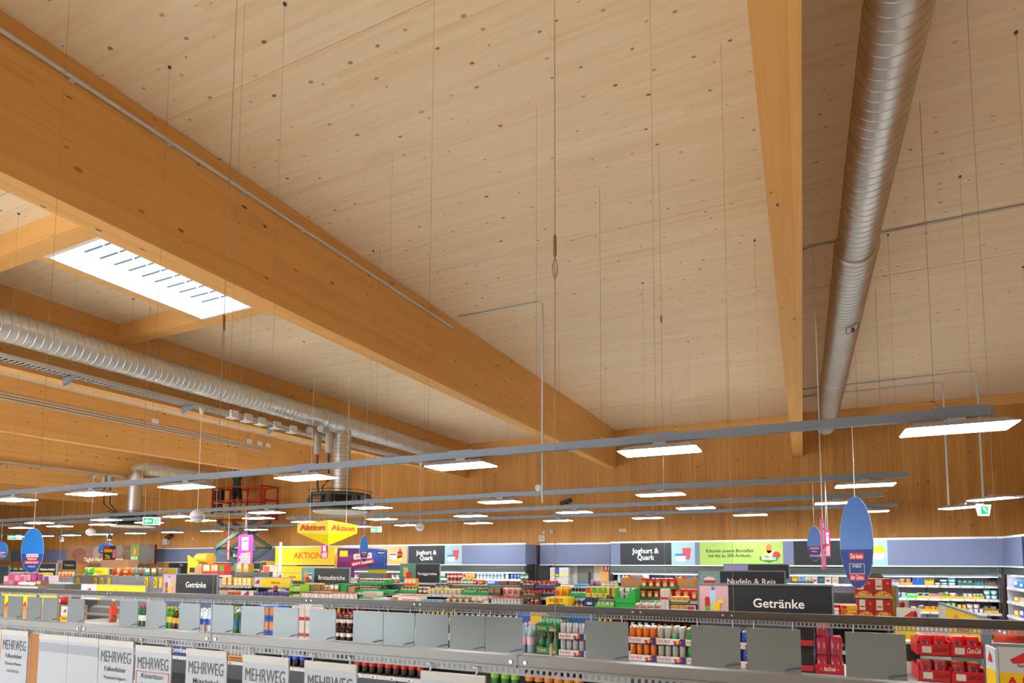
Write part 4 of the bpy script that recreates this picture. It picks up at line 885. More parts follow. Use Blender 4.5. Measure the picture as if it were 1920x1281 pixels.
@cached
def bag(w, d, h, col, mark=None, mark2=None):
    mb = MB(); n, m_ = 6, 6; vs = []
    for sgn_ in (-1, 1):
        for i in range(m_+1):
            for j in range(n+1):
                u, v = i/m_, j/n; b = (max(0, math.sin(PI*u))**.45)*(max(0, math.sin(PI*v))**.6)
                vs.append(((v-.5)*w*(1-.08*math.sin(PI*u)), sgn_*d/2*b, u*h))
    fs = []
    for k in range(2):
        o = k*(m_+1)*(n+1)
        for i in range(m_):
            for j in range(n): q = o+i*(n+1)+j; fs.append((q, q+1, q+n+2, q+n+1))
    mb.add(vs, fs, C(col, .29), True)
    if mark: mb.add([(x*w, -d*.53, z*h) for x, z in circ(0, .42, .3, .2, 10)], [tuple(range(10))], C(mark))
    if mark2: mb.add([(x*w, -d*.535, z*h) for x, z in rect(-.3, .3, .62, .8)], [(0, 1, 2, 3)], C(mark2))
    return mb.mesh('bag')
@cached
def tub(r, h, col, lid, lab=None):
    mb = MB(); mb.lathe([(r*.8, 0), (r, h*.86)], C(col), 14); mb.lathe([(r*1.06, h*.86), (r*1.06, h*.95), (r, h)], C(lid), 14)
    if lab: mb.lathe([(r*.88, h*.2), (r*.99, h*.75)], C(lab), 14, caps=False)
    return mb.mesh('tub')
@cached
def tray(w, d, h, col, inner='#b98a56', low=1.0, mark=None):
    t_ = .006; m_ = C(col); q = C(inner); hf = h*low
    mb = MB().box(-w/2, w/2, -d/2, d/2, 0, t_, q)
    mb.box(-w/2, w/2, -d/2, -d/2+t_, 0, hf, m_).box(-w/2, w/2, d/2-t_, d/2, 0, h, m_).box(-w/2, -w/2+t_, -d/2, d/2, 0, h, m_).box(w/2-t_, w/2, -d/2, d/2, 0, h, m_)
    mb.box(-w/2+t_, w/2-t_, d/2-t_*1.5, d/2-t_, t_, h, q)
    if mark: mb.box(-w*.2, w*.2, -d/2-.002, -d/2, hf*.3, hf*.7, C(mark))
    return mb.mesh('tray')
UNITS, CUR = [], [None]                                   # goods; a tray and what stands in it form one unit
def begin(): CUR[0] = []
def end(*roots): UNITS.append(CUR[0]+list(roots)); CUR[0] = None
def place(me, name, loc, label, cat, group=None, rot=0):
    o = bpy.data.objects.new(name, me)
    if CUR[0] is not None: CUR[0].append(o)
    else: UNITS.append([o])
    COL.objects.link(o); o.location = loc; o.rotation_euler.z = rot
    tag(o, label, cat, group); return o
def ext(me):
    xs = [v.co.x for v in me.vertices]; ys = [v.co.y for v in me.vertices]
    return max(xs)-min(xs), max(ys)-min(ys)
def row(me, name, pa, pb, Y, Z, pitch, label, cat, group, deep=1, dp=.08, stack=1, dh=.1, jit=.004, n=None, tops=True):
    """copies of one product standing side by side between two columns"""
    xa, xb = ax(pa, Y, 1120), ax(pb, Y, 1120); n = n or max(1, int((xb-xa)/pitch+.3))
    w, d = ext(me); step_ = (xb-xa)/n; sx = min(1, (step_-.004)/w) if n > 1 else 1; dp = max(dp, d+.004)
    j = min(jit, max(0, (step_-w*sx)/2-.001))
    for s_ in range(stack):
        for r_ in range(deep):
            for k in range(n):
                o = place(me, name, (xa+(k+.5)*step_ + random.uniform(-j, j), Y+r_*dp, Z+s_*dh), label, cat, group)
                o.scale.x = sx
def tray_of(me, name, px, Y, Z, tw, td, th, tcol, nx, ny, label, cat, group, tlabel, inner='#b98a56', low=.7, mark=None, lift=.007):
    begin(); x = ax(px, Y, 1120)
    place(tray(tw, td, th, tcol, inner, low, mark), 'display_tray', (x, Y+td/2, Z), tlabel, 'tray', 'cardboard display trays')
    w, d = ext(me); iw, id_ = tw-.016, td-.016; sx, sy = min(1, (iw/nx-.002)/w), min(1, (id_/ny-.002)/d)
    for i in range(nx):
        for j in range(ny):
            o = place(me, name, (x-iw/2+(i+.5)*iw/nx, Y+td/2-id_/2+(j+.5)*id_/ny, Z+lift), label, cat, group); o.scale = (sx, sy, 1)
    end()

# ---- lettered drink trays on the drinks shelf
EN = [('#e8791c', '#c9ccd2', 'orange'), ('#b9bcbc', '#3a3d40', 'silver'), ('#1e9a34', '#d9c9d4', 'green')]
def energy_tray(x, y, z, col, mark, cname, cans_top=True, w=.272, where='on the drinks shelf', mint=False):
    begin(); t = empty('drink_tray', (x, y, z), 'white open tray with red lettering holding %s cans %s' % (cname, where), 'tray', 'white trays of slim cans')
    d, h = .30, .062
    MB().box(-w/2, w/2, -d/2, -d/2+.005, 0, h, C('#e3e6ea')).build('front', t); ft = t.children[-1]; MB().box(-w/2, w/2, -d/2, d/2, 0, .005, C('#b98a56')).build('base', t)
    for s_ in (-1, 1):
        MB().box(s_*w/2-.0025, s_*w/2+.0025, -d/2, d/2, 0, h, C('#c79a66')).build('side', t)
    MB().box(-w/2, w/2, d/2-.005, d/2, 0, h, C('#c79a66')).build('back', t)
    MB().poly([(w*.08, .0), (w*.5, 0), (w*.5, h), (w*.34, h)], -d/2-.0012, -d/2, C('#1d2f86')).build('blue_print', ft)
    MB().poly(circ(w*.24, h*.5, h*.3), -d/2-.0026, -d/2-.0012, C('#f6c51c')).build('sun_print', ft)
    for s_ in (-1, 1):
        cx = w*.24+s_*w*.09
        MB().poly([(cx-s_*w*.07, h*.42), (cx, h*.30), (cx+s_*w*.05, h*.22), (cx+s_*w*.03, h*.4), (cx+s_*w*.07, h*.55), (cx+s_*w*.02, h*.72), (cx-s_*w*.05, h*.62)], -d/2-.004, -d/2-.0026, C('#df2a2a')).build('bull_print', ft)
    lettering('Red Bull', -w*.24, h*.42, -d/2-.0015, .036, C('#df3a3f'), ft, bold=.01, width=w*.42); MB().box(-w*.44, -w*.06, -d/2-.0012, -d/2, h*.24, h*.28, C('#e9a9ad')).build('text_line', ft)
    for i in range(4):
        for j in range(2 if cans_top else 1):
            place(can(col, mark), 'drink_can', (x-w/2+.034+i*.0675, y-d/2+.045+(2 if mint and i == 2 and j == 0 else j)*.068, z+.006), '%s slim drink can in a white lettered tray' % cname, 'can', '%s slim cans' % cname)
    if mint: place(can('#3ddc84', '#e8fff0', .0265, .1), 'drink_can', (x-w/2+.034+2*.0675, y-d/2+.045, z+.006), 'mint green small can at the front of the silver can tray', 'can')
    end(t)
th_ = .166
wk = (ax(1227, Y1+.05, 1235)-ax(1179, Y1+.05, 1235))
xk = ax(1179, Y1+.04, 1240)+.136
for lvl in (0, 1):
    for k, (c_, m_, nm) in enumerate(EN):
        energy_tray(xk+k*.278 - lvl*.004, Y1+.185, Z1+lvl*th_, c_, m_, nm, mint=(lvl == 1 and k == 1))
for lvl in (0, 1): energy_tray(ax(1392, Y1+.05, 1240), Y1+.185, Z1+lvl*th_, '#2449b8', '#c9ccd2', 'blue and silver', where='between two blank plates')
for lvl in (0, 1):
    for k in range(2): energy_tray(ax(1048, Y1+.05, 1235)+.14+k*.278, Y1+.185, Z1+lvl*th_, '#b8c0d0', '#2449b8', 'silver and blue' if lvl == 0 else '', where='beside the green water trays') if 0 else energy_tray(ax(1048, Y1+.05, 1235)+.14+k*.278, Y1+.185, Z1+lvl*th_, '#c3c9d6', '#2449b8', 'silver-blue', cans_top=(lvl == 0), where='beside the green water trays')
# green water trays with bottles
for lvl in (0, 1):
    x = ax(1025, Y1+.05, 1230); w, d, h = .245, .30, .085
    begin(); t = empty('water_tray', (x, Y1+.2, Z1+lvl*.225), ['lower', 'upper'][lvl] + ' green cardboard water tray reading Volvic', 'tray', 'green water trays')
    MB().poly([(-w/2, 0), (w/2, 0), (w/2, h), (w*.1, h*.86), (-w*.2, h*.86), (-w*.3, h), (-w/2, h)], -d/2, -d/2+.006, C('#1f7a45')).build('front', t); MB().box(-w/2, w/2, -d/2, d/2, 0, .005, C('#b98a56')).build('base', t)
    for s_ in (-1, 1): MB().box(s_*w/2-.003, s_*w/2+.003, -d/2, d/2, 0, h, C('#1f7a45')).build('side', t)
    MB().box(-w/2, w/2, d/2-.006, d/2, 0, h*1.2, C('#b98a56')).build('back', t)
    lettering('Volvic', -w*.22, h*.3, -d/2-.002, .062, C('#d8b98a'), t, bold=.01, width=w*.42); MB().box(w*.12, w*.42, -d/2-.0015, -d/2, h*.18, h*.5, C('#d2ae7c')).box(w*.12, w*.3, -d/2-.0015, -d/2, h*.6, h*.7, C('#d2ae7c')).build('small_print', t)
    for i in range(3):
        for j in range(2): place(bottle('#5f8f78', '#1f7a45', '#2f9a5a', .037, .205 if lvl == 0 else .15, neck=.35), 'water_bottle', (x-.078+i*.078, Y1+.12+j*.085, Z1+lvl*.225+.006), 'water bottle standing in a green water tray', 'bottle', 'bottles in the green water trays')
    if lvl: place(bag(.22, .1, .08, '#93a392', '#3f8a46'), 'water_pack', (x, Y1+.29, Z1+.225+.155), 'shrink-wrapped pack with green print lying on the upper water bottles', 'pack')
    end(t)
row(bottle('#9fb3c4', '#e9a7c8', '#e8c3d6', .04, .30), 'water_bottle', 972, 1003, Y1+.1, Z1, .084, 'clear water bottle with pink label beside the green trays', 'bottle', 'pink label water bottles', deep=3, dp=.085)
for px, c_ in ((1075, '#2a62a0'), (1010, '#e3bb20'), (992, '#2a4fa8'), (1098, '#2a62a0')): place(carton(.2, .18, .42, c_), 'carton', (ax(px, 5.88, 1165), 5.88, Z1), '%s cardboard box at the rear of the drinks shelf' % {'#2a62a0': 'blue', '#e3bb20': 'yellow', '#2a4fa8': 'deep blue'}[c_], 'box', 'boxes at the rear of the drinks shelf')
# bottles and packs glimpsed between the blank plates
row(bottle('#3d1208', '#c2203a', '#e9e4e2', .042, .16), 'juice_bottle', 618, 676, Y1+.08, Z1, .086, 'dark red juice bottle with white label between two blank plates', 'bottle', 'dark red juice bottles', deep=2, dp=.09, stack=2, dh=.165)
row(carton(.1, .09, .2, '#e6e4e0', '#d8d2ce', '#b7252e'), 'juice_carton', 552, 592, Y1+.08, Z1, .102, 'red and white fruit juice carton on the drinks shelf', 'carton', 'fruit juice cartons', deep=2, dp=.1, stack=2, dh=.2)
row(carton(.11, .1, .19, '#1f62c4', '#e28a2c', '#1b3f8c'), 'juice_carton', 488, 524, Y1+.08, Z1, .112, 'blue and orange drink carton on the drinks shelf', 'carton', 'blue and orange drink cartons', deep=2, dp=.11, stack=2, dh=.19)
row(bottle('#2b6a34', '#e6e6e0', '#2a5f9c', .045, .3), 'lemonade_bottle', 432, 462, Y1+.08, Z1, .092, 'green bottle with blue label on the drinks shelf', 'bottle', 'green bottles with blue labels', deep=2, dp=.1)
row(bottle('#c8d6e6', '#e8eef2', '#1f58c8', .05, .3), 'water_bottle', 366, 404, Y1+.08, Z1, .1, 'clear bottle with large blue label on the drinks shelf', 'bottle', 'clear bottles with blue labels', deep=2, dp=.11)
row(bottle('#3f8c34', '#d8cf3a', '#d9d24a', .045, .3), 'lemonade_bottle', 306, 328, Y1+.08, Z1, .092, 'green bottle with yellow label before the blue panel', 'bottle', 'green bottles with yellow labels', deep=2, dp=.1); row(bottle('#4a2208', '#e2b13a', '#e6b32a', .045, .28), 'beer_bottle', 328, 345, Y1+.08, Z1, .092, 'brown bottle with round yellow label before the blue panel', 'bottle', 'brown bottles with yellow labels', deep=2, dp=.1)
row(bottle('#2a6a4a', '#c23a34', '#e4ece8', .045, .3), 'lemonade_bottle', 248, 284, Y1+.08, Z1, .092, 'green bottle with white label and red cap', 'bottle', 'green bottles with red caps', deep=2, dp=.1)
t = empty('soda_bottle', (ax(205.5, Y1+.2, 1150), Y1+.25, Z1), 'single orange soda bottle on the empty end of the drinks shelf', 'bottle')
MB().lathe([(.045, 0), (.05, .02), (.048, .12), (.05, .2), (.038, .27), (.018, .32), (.016, .335)], glassy('#a4480c'), 18).build('body', t); MB().lathe([(.051, .11), (.051, .215)], C('#e0401c'), 18, caps=False).build('label', t); MB().lathe([(.018, .33), (.018, .355)], C('#d8d0c8'), 12).build('cap', t); lettering('Soda', 0, .15, -.0525, .03, C('#f2e9e2'), t, bold=.02) if 0 else None
# empty grey display shelf behind it
t = empty('display_shelf', (ax(158, 6.1, 1150), 6.15, Z1), 'empty stepped grey display shelf below the long Aktion sign', 'shelf')
for k in range(3): MB().box(0, 1.9, -.05+k*.12, .2, .02+k*.12, .05+k*.12, shelf_m).build('shelf_board', t); MB().box(0, 1.9, .02+k*.12, .045+k*.12, .05+k*.12, .14+k*.12, dark_m).build('riser', t)
MB().box(0, 1.9, .37, .4, 0, .42, dark_m).build('back_panel', t)
# filler drinks hidden for the most part by the plates
for pa, pb, c1, c2, c3, nm in ((676, 732, '#c9d2d6', '#4f9ac8', '#e9eef0', 'pale blue'), (736, 792, '#d0d6d8', '#e4c33a', '#d9e6ea', 'clear'), (796, 852, '#3a1a14', '#d23a4a', '#e2c8cc', 'cherry red'), (856, 912, '#c4ccd0', '#2a3f7c', '#e8eaec', 'navy capped'), (912, 968, '#aeb6bc', '#c2c9d0', '#d8aac2', 'pink labelled')):
    row(bottle(c1, c2, c3, .042, .29), 'drink_bottle', pa, pb, Y1+.09, Z1, .1, '%s drink bottle in the row behind the blank plates' % nm, 'bottle', '%s drink bottles' % nm, deep=1)
for pa, pb, c1, c2, nm in ((1395, 1500, '#c3c9d6', '#2449b8', 'silver-blue'), (1268, 1300, '#1e9a34', '#d9c9d4', 'green')): pass
# black multipacks, red star drink trays
row(carton(.13, .2, .21, '#141416', '#1c1c20', '#c22026'), 'can_pack', 1497, 1521, Y1+.14, Z1, .135, 'black shrink-wrapped can pack beside the red packs', 'pack', 'black can packs', stack=2, dh=.215, jit=.001)
x = ax(1552, Y1+.05, 1250); w = ax(1582, Y1+.03, 1260)-ax(1522.5, Y1+.03, 1260)
begin(); t = empty('drink_tray', (x, Y1+.2, Z1), 'red open tray lettered Star Drink under red can packs', 'tray')
MB().box(-w/2, w/2, -.17, -.164, 0, .085, C('#b8141f')).build('front', t); MB().box(-w/2, w/2, -.17, .17, 0, .004, C('#8f5a30')).build('base', t)
for s_ in (-1, 1): MB().box(s_*w/2-.003, s_*w/2+.003, -.17, .17, 0, .085, C('#b8141f')).build('side', t)
lettering('StarDrink', 0, .03, -.172, .045, C('#f0e6e6'), t, bold=.02, width=w*.42, slant=.2); MB().poly(circ(-w*.3, .042, .005, n=8), -.172, -.17, C('#f0e6e6')).build('dot_print', t); MB().poly(circ(w*.3, .042, .005, n=8), -.172, -.17, C('#f0e6e6')).build('dot_print', t)
wrap = mat('red_wrap', '#b3102e', .15, coat=.6)
@cached
def can_pack(w, d, h, col, curved=1):
    mb = MB(); m_ = mat('wrap_'+col, col, .16, coat=.6)
    for i in range(3):
        for j in range(2): mb.lathe([(.029, .0), (.0325, .012), (.0325, h-.02), (.026, h-.004)], m_, 12, c=(-w/2+.033+i*(w-.066)/2, -d/2+.035+j*.068, 0))
    mb.box(-w/2+.01, w/2-.01, -d/2+.01, d/2-.01, .004, h-.018, m_)
    mb.poly(circ(0, h*.5, w*.3, h*.36, 16), -d/2-.001, -d/2+.03, mat('can_print_'+col, '#a3324a', .3)); mb.poly(circ(-w*.22, h*.5, w*.035, h*.16, 8), -d/2-.003, -d/2+.02, C('#e6c8cc')); mb.poly(circ(w*.16, h*.48, w*.05, h*.2, 8), -d/2-.003, -d/2+.02, C('#d8a0b0'))
    return mb.mesh('can_pack')
for i, (dx, lv) in enumerate(((-w*.24, 0), (w*.25, 0), (-w*.24, 1), (w*.25, 1), (-w*.24, 2))):
    place(can_pack(w*.46, .15, .155, '#b3123a'), 'can_pack', (x+dx, Y1+.12, Z1+.006+lv*.158), 'crimson shrink-wrapped six-pack in the red lettered tray', 'pack', 'crimson six-packs')
end(t)
# cola trays at the end of the drinks shelf
def cola_tray(x, y, z, w, cream, label, mt='#c4161c'):
    begin()
    t = empty('cola_tray', (x, y, z), label, 'tray', 'red cola trays'); d, h = .34, .095
    MB().poly([(-w/2, 0), (w/2, 0), (w/2, h), (-w/2, h)], -d/2, -d/2+.006, C(mt)).build('front', t); MB().box(-w/2, w/2, -d/2, d/2, 0, .005, C('#b98a56')).build('base', t)
    for s_ in (-1, 1): MB().box(s_*w/2-.003, s_*w/2+.003, -d/2, d/2, 0, h*1.25, C(mt)).build('side', t)
    MB().box(-w/2, w/2, d/2-.006, d/2, 0, h*1.25, C('#b98a56')).build('back', t)
    MB().box(-w*.36, -w*.06, -d/2-.002, -d/2, h*.25, h*.78, C('#c9cfc6')).build('white_panel', t)
    lettering('Coca-Cola', w*.2, h*.38, -d/2-.002, .06, C('#f2e8e8' if cream else '#4a1114'), t, bold=.012, slant=.28, width=w*.42)
    return t
xq0, xq1 = ax(1722, Y1+.02, 1260), ax(1846, Y1+.02, 1260); cw = (xq1-xq0)/2
for lv in (0, 1):
    for k in (0, 1):
        cx = xq0+(k+.5)*cw
        ct = cola_tray(cx, Y1+.19, Z1+lv*.205, cw*.98, lv == 1 and k == 1, ['lower', 'upper'][lv] + ' red cola tray ' + ['next to the last blank plate', 'next to the shelf end'][k])
        for q in range(2): place(can_pack(cw*.46, .15, .155, '#cf1620'), 'cola_pack', (cx-cw*.24+q*cw*.48, Y1+.12+.02*q, Z1+lv*.205+.006), 'bright red shrink-wrapped cola pack in a red tray', 'pack', 'red cola packs')
        end(ct)
for q in range(2): place(carton(.16, .12, .39, '#d8d4cc', '#c9c4ba', '#5a5a5a'), 'carton', (ax(1727+q*22, 6.1, 1195), 5.9, Z1), 'cream carton at the rear of the cola trays', 'carton', 'cream cartons')
place(carton(.2, .16, .27, '#d8d6ce', '#2a2a28'), 'carton', (ax(1702, 5.95, 1210), 5.8, Z1), 'white carton with black print beside the cola trays', 'carton')
# second board of the drinks shelf
tray_of(can('#c9ccd0', '#2a6ad0', .033, .15), 'beer_can', 447, Y1+.02, Z1b, .62, .2, .08, '#e2921a', 9, 2, 'orange and silver beer can in the yellow tray', 'can', 'cans in the yellow tray', 'yellow-orange tray of beer cans below the near rail', low=.9, mark='#7a4a10')
begin(); t = empty('beer_crate', (ax(338, Y1+.05, 1240), Y1+.2, Z1b), 'blue beer carton lettered in white below the near rail', 'carton'); MB().box(-.36, .36, -.16, .16, 0, .15, C('#14347c')).build('box', t); lettering('Krombacher', .02, .04, -.162, .1, C('#e6eaf2'), t, bold=.015, width=.6, slant=.1); end(t)
row(bottle('#14347c', '#2a6ad0', '#1c4fb0', .035, .165), 'beer_bottle', 322, 356, Y1+.08, Z1b+.152, .075, 'blue capped beer bottle on the blue carton', 'bottle', 'blue beer bottles', deep=1)
row(bottle('#1d1210', '#1f6ae0', '#1c5ad8', .05, .3), 'cola_bottle', 540, 580, Y1+.08, Z1b, .105, 'dark cola bottle with blue label below the near rail', 'bottle', 'blue label cola bottles', deep=2, dp=.11)
row(bottle('#24140e', '#d62a24', '#c2281e', .05, .3), 'cola_bottle', 668, 800, Y1+.08, Z1b, .107, 'dark cola bottle with red cap below the near rail', 'bottle', 'red cap cola bottles', deep=2, dp=.11)
row(bottle('#3c7a3a', '#6ad020', '#8ac43a', .05, .28), 'lemonade_bottle', 920, 978, Y1+.08, Z1b, .107, 'green lemonade bottle on the lower board', 'bottle', 'green lemonade bottles on the lower board'); row(bottle('#24140e', '#222222', '#d8862a', .05, .28), 'cola_bottle', 985, 1095, Y1+.08, Z1b, .107, 'dark bottle with orange label on the lower board', 'bottle', 'orange label bottles', deep=1)
row(carton(.3, .3, (Z1b+.41)/2, '#a5713f'), 'carton', 48, 106, 5.3, 0, .31, 'brown cardboard box left of the drinks shelf', 'carton', 'brown boxes left of the drinks shelf', stack=2, dh=(Z1b+.41)/2)

# ---- grocery shelf, upper board
GU, GL = 'goods on the upper grocery board', 'goods on the lower grocery board'
def U(me, nm, a, b, pitch, lab, cat, **k): row(me, nm, a, b, Y2u+.05, Z2u, pitch, lab + ' on the upper grocery board', cat, lab+'s', **k)
def Lw(me, nm, a, b, pitch, lab, cat, **k): row(me, nm, a, b, Y2l+.06, Z2l, pitch, lab + ' on the lower grocery board', cat, lab+'s', **k)
def jar_tray(px, lv, tw, tcol, body, lid, lab_, nx, where, Y=None, Z=None, jh=.1):
    Y = Y or Y2u+.02; Z = (Z or Z2u)+lv*(jh+.03)
    tray_of(jar(body, lid, lab_, .034, jh), 'preserve_jar', px, Y, Z, tw, .26, .075, tcol, nx, 2, 'small glass jar in ' + where, 'jar', 'jars in ' + where, where, low=.7)
GRN = '#1f9a4c'
for lv in (0, 1): jar_tray(694, lv, .60, GRN, '#6a2016', '#d8d4cc', '#e2dcd2', 8, ['lower', 'upper'][lv]+' green tray of dark red jars by the Brotaufstriche sign', Z=Z2u)
jar_tray(764, 0, .40, GRN, '#b98a3a', '#1f8a4a', '#e2d8b8', 5, 'green tray of mustard jars below the Fertiggerichte sign'); U(carton(.085, .08, .13, '#e2862c', '#f0d8a8', '#d23a20'), 'packet', 761, 782, .09, 'orange packet', 'packet', n=2) if 0 else row(carton(.085, .08, .13, '#e2862c', '#f0d8a8', '#d23a20'), 'packet', 760, 782, Y2u+.12, Z2u+.12, .09, 'orange packet standing on the mustard jar tray', 'packet', 'orange packets')
U(jar('#4a2416', '#c9c2b4', '#d8c8a8'), 'preserve_jar', 784, 802, .078, 'brown jar with cream label', 'jar', deep=2); U(jar('#c9c0a4', '#d8b84a', None, .04, .09), 'preserve_jar', 803, 866, .084, 'squat pale jar with yellow lid', 'jar', deep=2); row(jar('#8a8a80', '#3a3a38', '#d6d0c2', .04, .16), 'preserve_jar', 815, 842, Y2u+.28, Z2u, .1, 'tall grey jar with white label on the upper grocery board', 'jar', 'tall grey jars with white labels')
jar_tray(882, 0, .34, GRN, '#7d8a34', '#1f8a4a', '#d8d8b0', 4, 'green tray of pickle jars nearest the brown boxes'); jar_tray(902, 0, .32, GRN, '#5a6a24', '#1c7a40', '#c8d0a0', 4, 'green tray of olive jars beside the brown boxes')
U(carton(.13, .14, .13, '#5a3a2a', '#8a6a50'), 'carton', 918, 944, .14, 'brown cardboard tray with oval mark', 'carton'); U(bag(.1, .07, .13, '#d8c8b4', '#b02a22', '#c9302a'), 'packet', 942, 975, .1, 'red and white packet', 'packet', deep=2)
for lv in (0, 1): jar_tray(988, lv, .24, '#4a3428', '#8a1a14', '#a82a22', '#e0d2c0', 3, ['lower', 'upper'][lv]+' brown tray of red sauce jars')
for lv in (0, 1): jar_tray(1022, lv, .30, '#2a3f80', '#a3341c', '#c22a22', '#d8b070', 4, ['lower', 'upper'][lv]+' dark blue tray of red sauce jars')
U(bag(.11, .07, .16, '#edc03a', '#d83a1c', '#e2862c'), 'packet', 1041, 1069, .105, 'yellow packet with red print', 'packet', deep=2)
tray_of(bottle('#2a1410', '#d0d0c8', '#e2dcd0', .036, .15, neck=.55), 'sauce_bottle', 1083, Y2u+.02, Z2u, .36, .26, .1, GRN, 5, 2, 'dark sauce bottle in the green tray beside the yellow packets', 'bottle', 'dark sauce bottles', 'green tray of dark sauce bottles')
for k, (a, c1, c2) in enumerate(((1099, '#ecd23a', '#d8302a'), (1111, '#ecd84a', '#5aa02a'), (1123, '#ecd84a', '#6aa83a'), (1134, '#ecd84a', '#5aa02a'), (1146, '#ecc42a', '#d8902a'))):
    row(carton(.088, .1, .15, c1, c2, '#d8c02a'), 'soup_box', a, a+11, Y2u+.06, Z2u+.02, .09, 'yellow soup box with %s print on the upper grocery board' % {'#d8302a': 'red', '#5aa02a': 'green', '#6aa83a': 'pale green', '#d8902a': 'orange'}[c2], 'box', 'yellow soup boxes', n=1)
U(carton(.2, .16, .05, '#6a4a38'), 'carton', 1125, 1156, .24, 'low brown carton', 'carton', n=1)
tray_of(bottle('#2f7a44', '#1c6a38', '#d8e2c8', .03, .14, neck=.5), 'sauce_bottle', 1176, Y2u+.02, Z2u, .38, .26, .09, '#2a8a4a', 6, 2, 'green capped bottle in the green tray beside the soup boxes', 'bottle', 'green capped bottles', 'green tray of green capped bottles')
for lv in (0, 1):
    tray_of(bag(.105, .07, .135, '#d22a22', '#eec9a0', '#7aa82a'), 'noodle_packet', 1228 if lv == 0 else 1233, Y2u+.02, Z2u+lv*.15, .52, .24, .05, '#2a7a3a', 5, 2, 'red noodle packet in %s green tray' % ['the lower', 'the upper'][lv], 'packet', 'red noodle packets', '%s green tray of red noodle packets' % ['lower', 'upper'][lv], low=.8)
U(bag(.1, .07, .15, '#d8352a', '#e8c08a', '#c8a82a'), 'noodle_packet', 1265, 1310, .1, 'red packet with green band', 'packet', deep=2, stack=1)
U(bag(.1, .07, .13, '#c2301f', '#e0b070'), 'noodle_packet', 1310, 1560, .11, 'dark red noodle packet', 'packet')
# lower board
Lw(bag(.13, .1, .11, '#8a6a4a', '#c8a06a', '#d8d0c0'), 'cookie_bag', 838, 884, .12, 'clear bag of brown biscuits', 'bag', deep=2); Lw(bag(.13, .1, .12, '#c9bfa8', '#8a4a2a'), 'cookie_bag', 884, 908, .12, 'clear bag of pale biscuits', 'bag', deep=2); Lw(carton(.12, .1, .09, '#6a5a44', '#d2c49a', '#d8902a'), 'carton', 908, 921, .13, 'brown gift box with cream label', 'box')
tray_of(bottle('#b8bcb8', '#d61f24', '#c8d0c8', .03, .125, neck=.6), 'sauce_bottle', 951, Y2l+.02, Z2l, .66, .3, .02, '#8a8a86', 9, 4, 'small clear bottle with large red cap', 'bottle', 'red capped bottles', 'flat grey tray of red capped bottles')
for lv in (0, 1): jar_tray(989, lv, .24, '#5a4030', '#7a1c14', '#8a2a20', '#cbbba6', 3, ['lower', 'upper'][lv]+' brown tray on the lower grocery board', Y=Y2l+.04, Z=Z2l)
row(jar('#8a2a1c', '#b8a48c', None), 'preserve_jar', 995, 1010, Y2l+.1, Z2l, .075, 'small red jar beside the brown trays', 'jar', 'small red jars')
begin(); x = ax(1043, Y2l+.05, 1125); t = empty('display_box', (x, Y2l+.2, Z2l), 'yellow display box with printed vegetables on legs', 'box'); MB().box(-.17, .17, -.14, .14, .05, .15, C('#ecc414')).build('box', t)
for q in (-.15, .15): MB().box(q-.02, q+.02, -.14, .14, 0, .05, C('#ecc414')).build('foot', t)
for k in range(7): MB().box(-.11+k*.03, -.09+k*.03, -.1425, -.14, .085, .135, C(['#c2371c', '#e28a2a', '#3f8a3a', '#8a3a1a'][k % 4])).build('print', t)
MB().box(-.05, .05, -.1425, -.14, .06, .08, C('#e2702a')).build('print', t); end(t)
row(jar('#26305a', '#2a3a7a', '#d8862a', .036, .1), 'preserve_jar', 1078, 1098, Y2l+.1, Z2l+.01, .08, 'jar with orange label and blue lid', 'jar', 'jars with orange labels and blue lids', deep=2); tray_of(jar('#3a2a2a', '#25306a', '#c8b49a'), 'preserve_jar', 1100, Y2l+.04, Z2l+.04, .30, .22, .09, '#25376a', 4, 2, 'jar in the navy blue tray', 'jar', 'jars in the navy tray', 'navy blue tray of jars', low=.9, mark='#c8d0e0')
jar_tray(1132, 0, .34, '#5cc42a', '#b9a890', '#1f8a3a', '#d8d0c0', 4, 'lime green tray of green lidded jars', Y=Y2l+.03, Z=Z2l+.02)
begin(); x = ax(1175, Y2l+.05, 1120); t = empty('display_box', (x, Y2l+.2, Z2l), 'tall bright green display box with a cut-out front', 'box')
MB().poly([(-.2, .1), (-.2, .30), (-.16, .30), (-.14, .17), (.06, .17), (.08, .26), (.2, .30), (.2, .1)], -.14, -.135, C('#24b03c')).build('front', t); MB().box(.2, .205, -.14, .14, .1, .3, C('#24b03c')).build('side', t); MB().box(-.2, -.195, -.14, .14, .1, .3, C('#24b03c')).build('side', t); MB().box(-.2, .2, -.14, .14, .095, .1, C('#1f9a34')).build('base', t); MB().box(-.2, .2, -.13, .14, 0, .095, C('#24b03c')).build('stand', t)
for k in range(3): place(bag(.1, .05, .2, '#ded4c6', '#b8a0b8', '#a8a0c0'), 'flour_bag', (x-.11+k*.105, Y2l+.15+.06*k, Z2l+.1), 'pale packet standing in the tall green display box', 'packet', 'packets in the tall green box')
end(t)
Lw(bag(.12, .1, .11, '#d6cdc4', '#b8564a', '#a8b08a'), 'rice_bag', 1190, 1242, .1, 'white bag with red and green print', 'bag', deep=2)
for lv in (0, 1): row(carton(.11, .14, .15, '#e2dcd4', '#d6cec4', '#cf2a24'), 'pasta_box', 1240, 1256, Y2l+.1, Z2l+lv*.152, .12, 'white box with red foot beside the orange packets', 'box', 'white boxes with red feet', n=1)
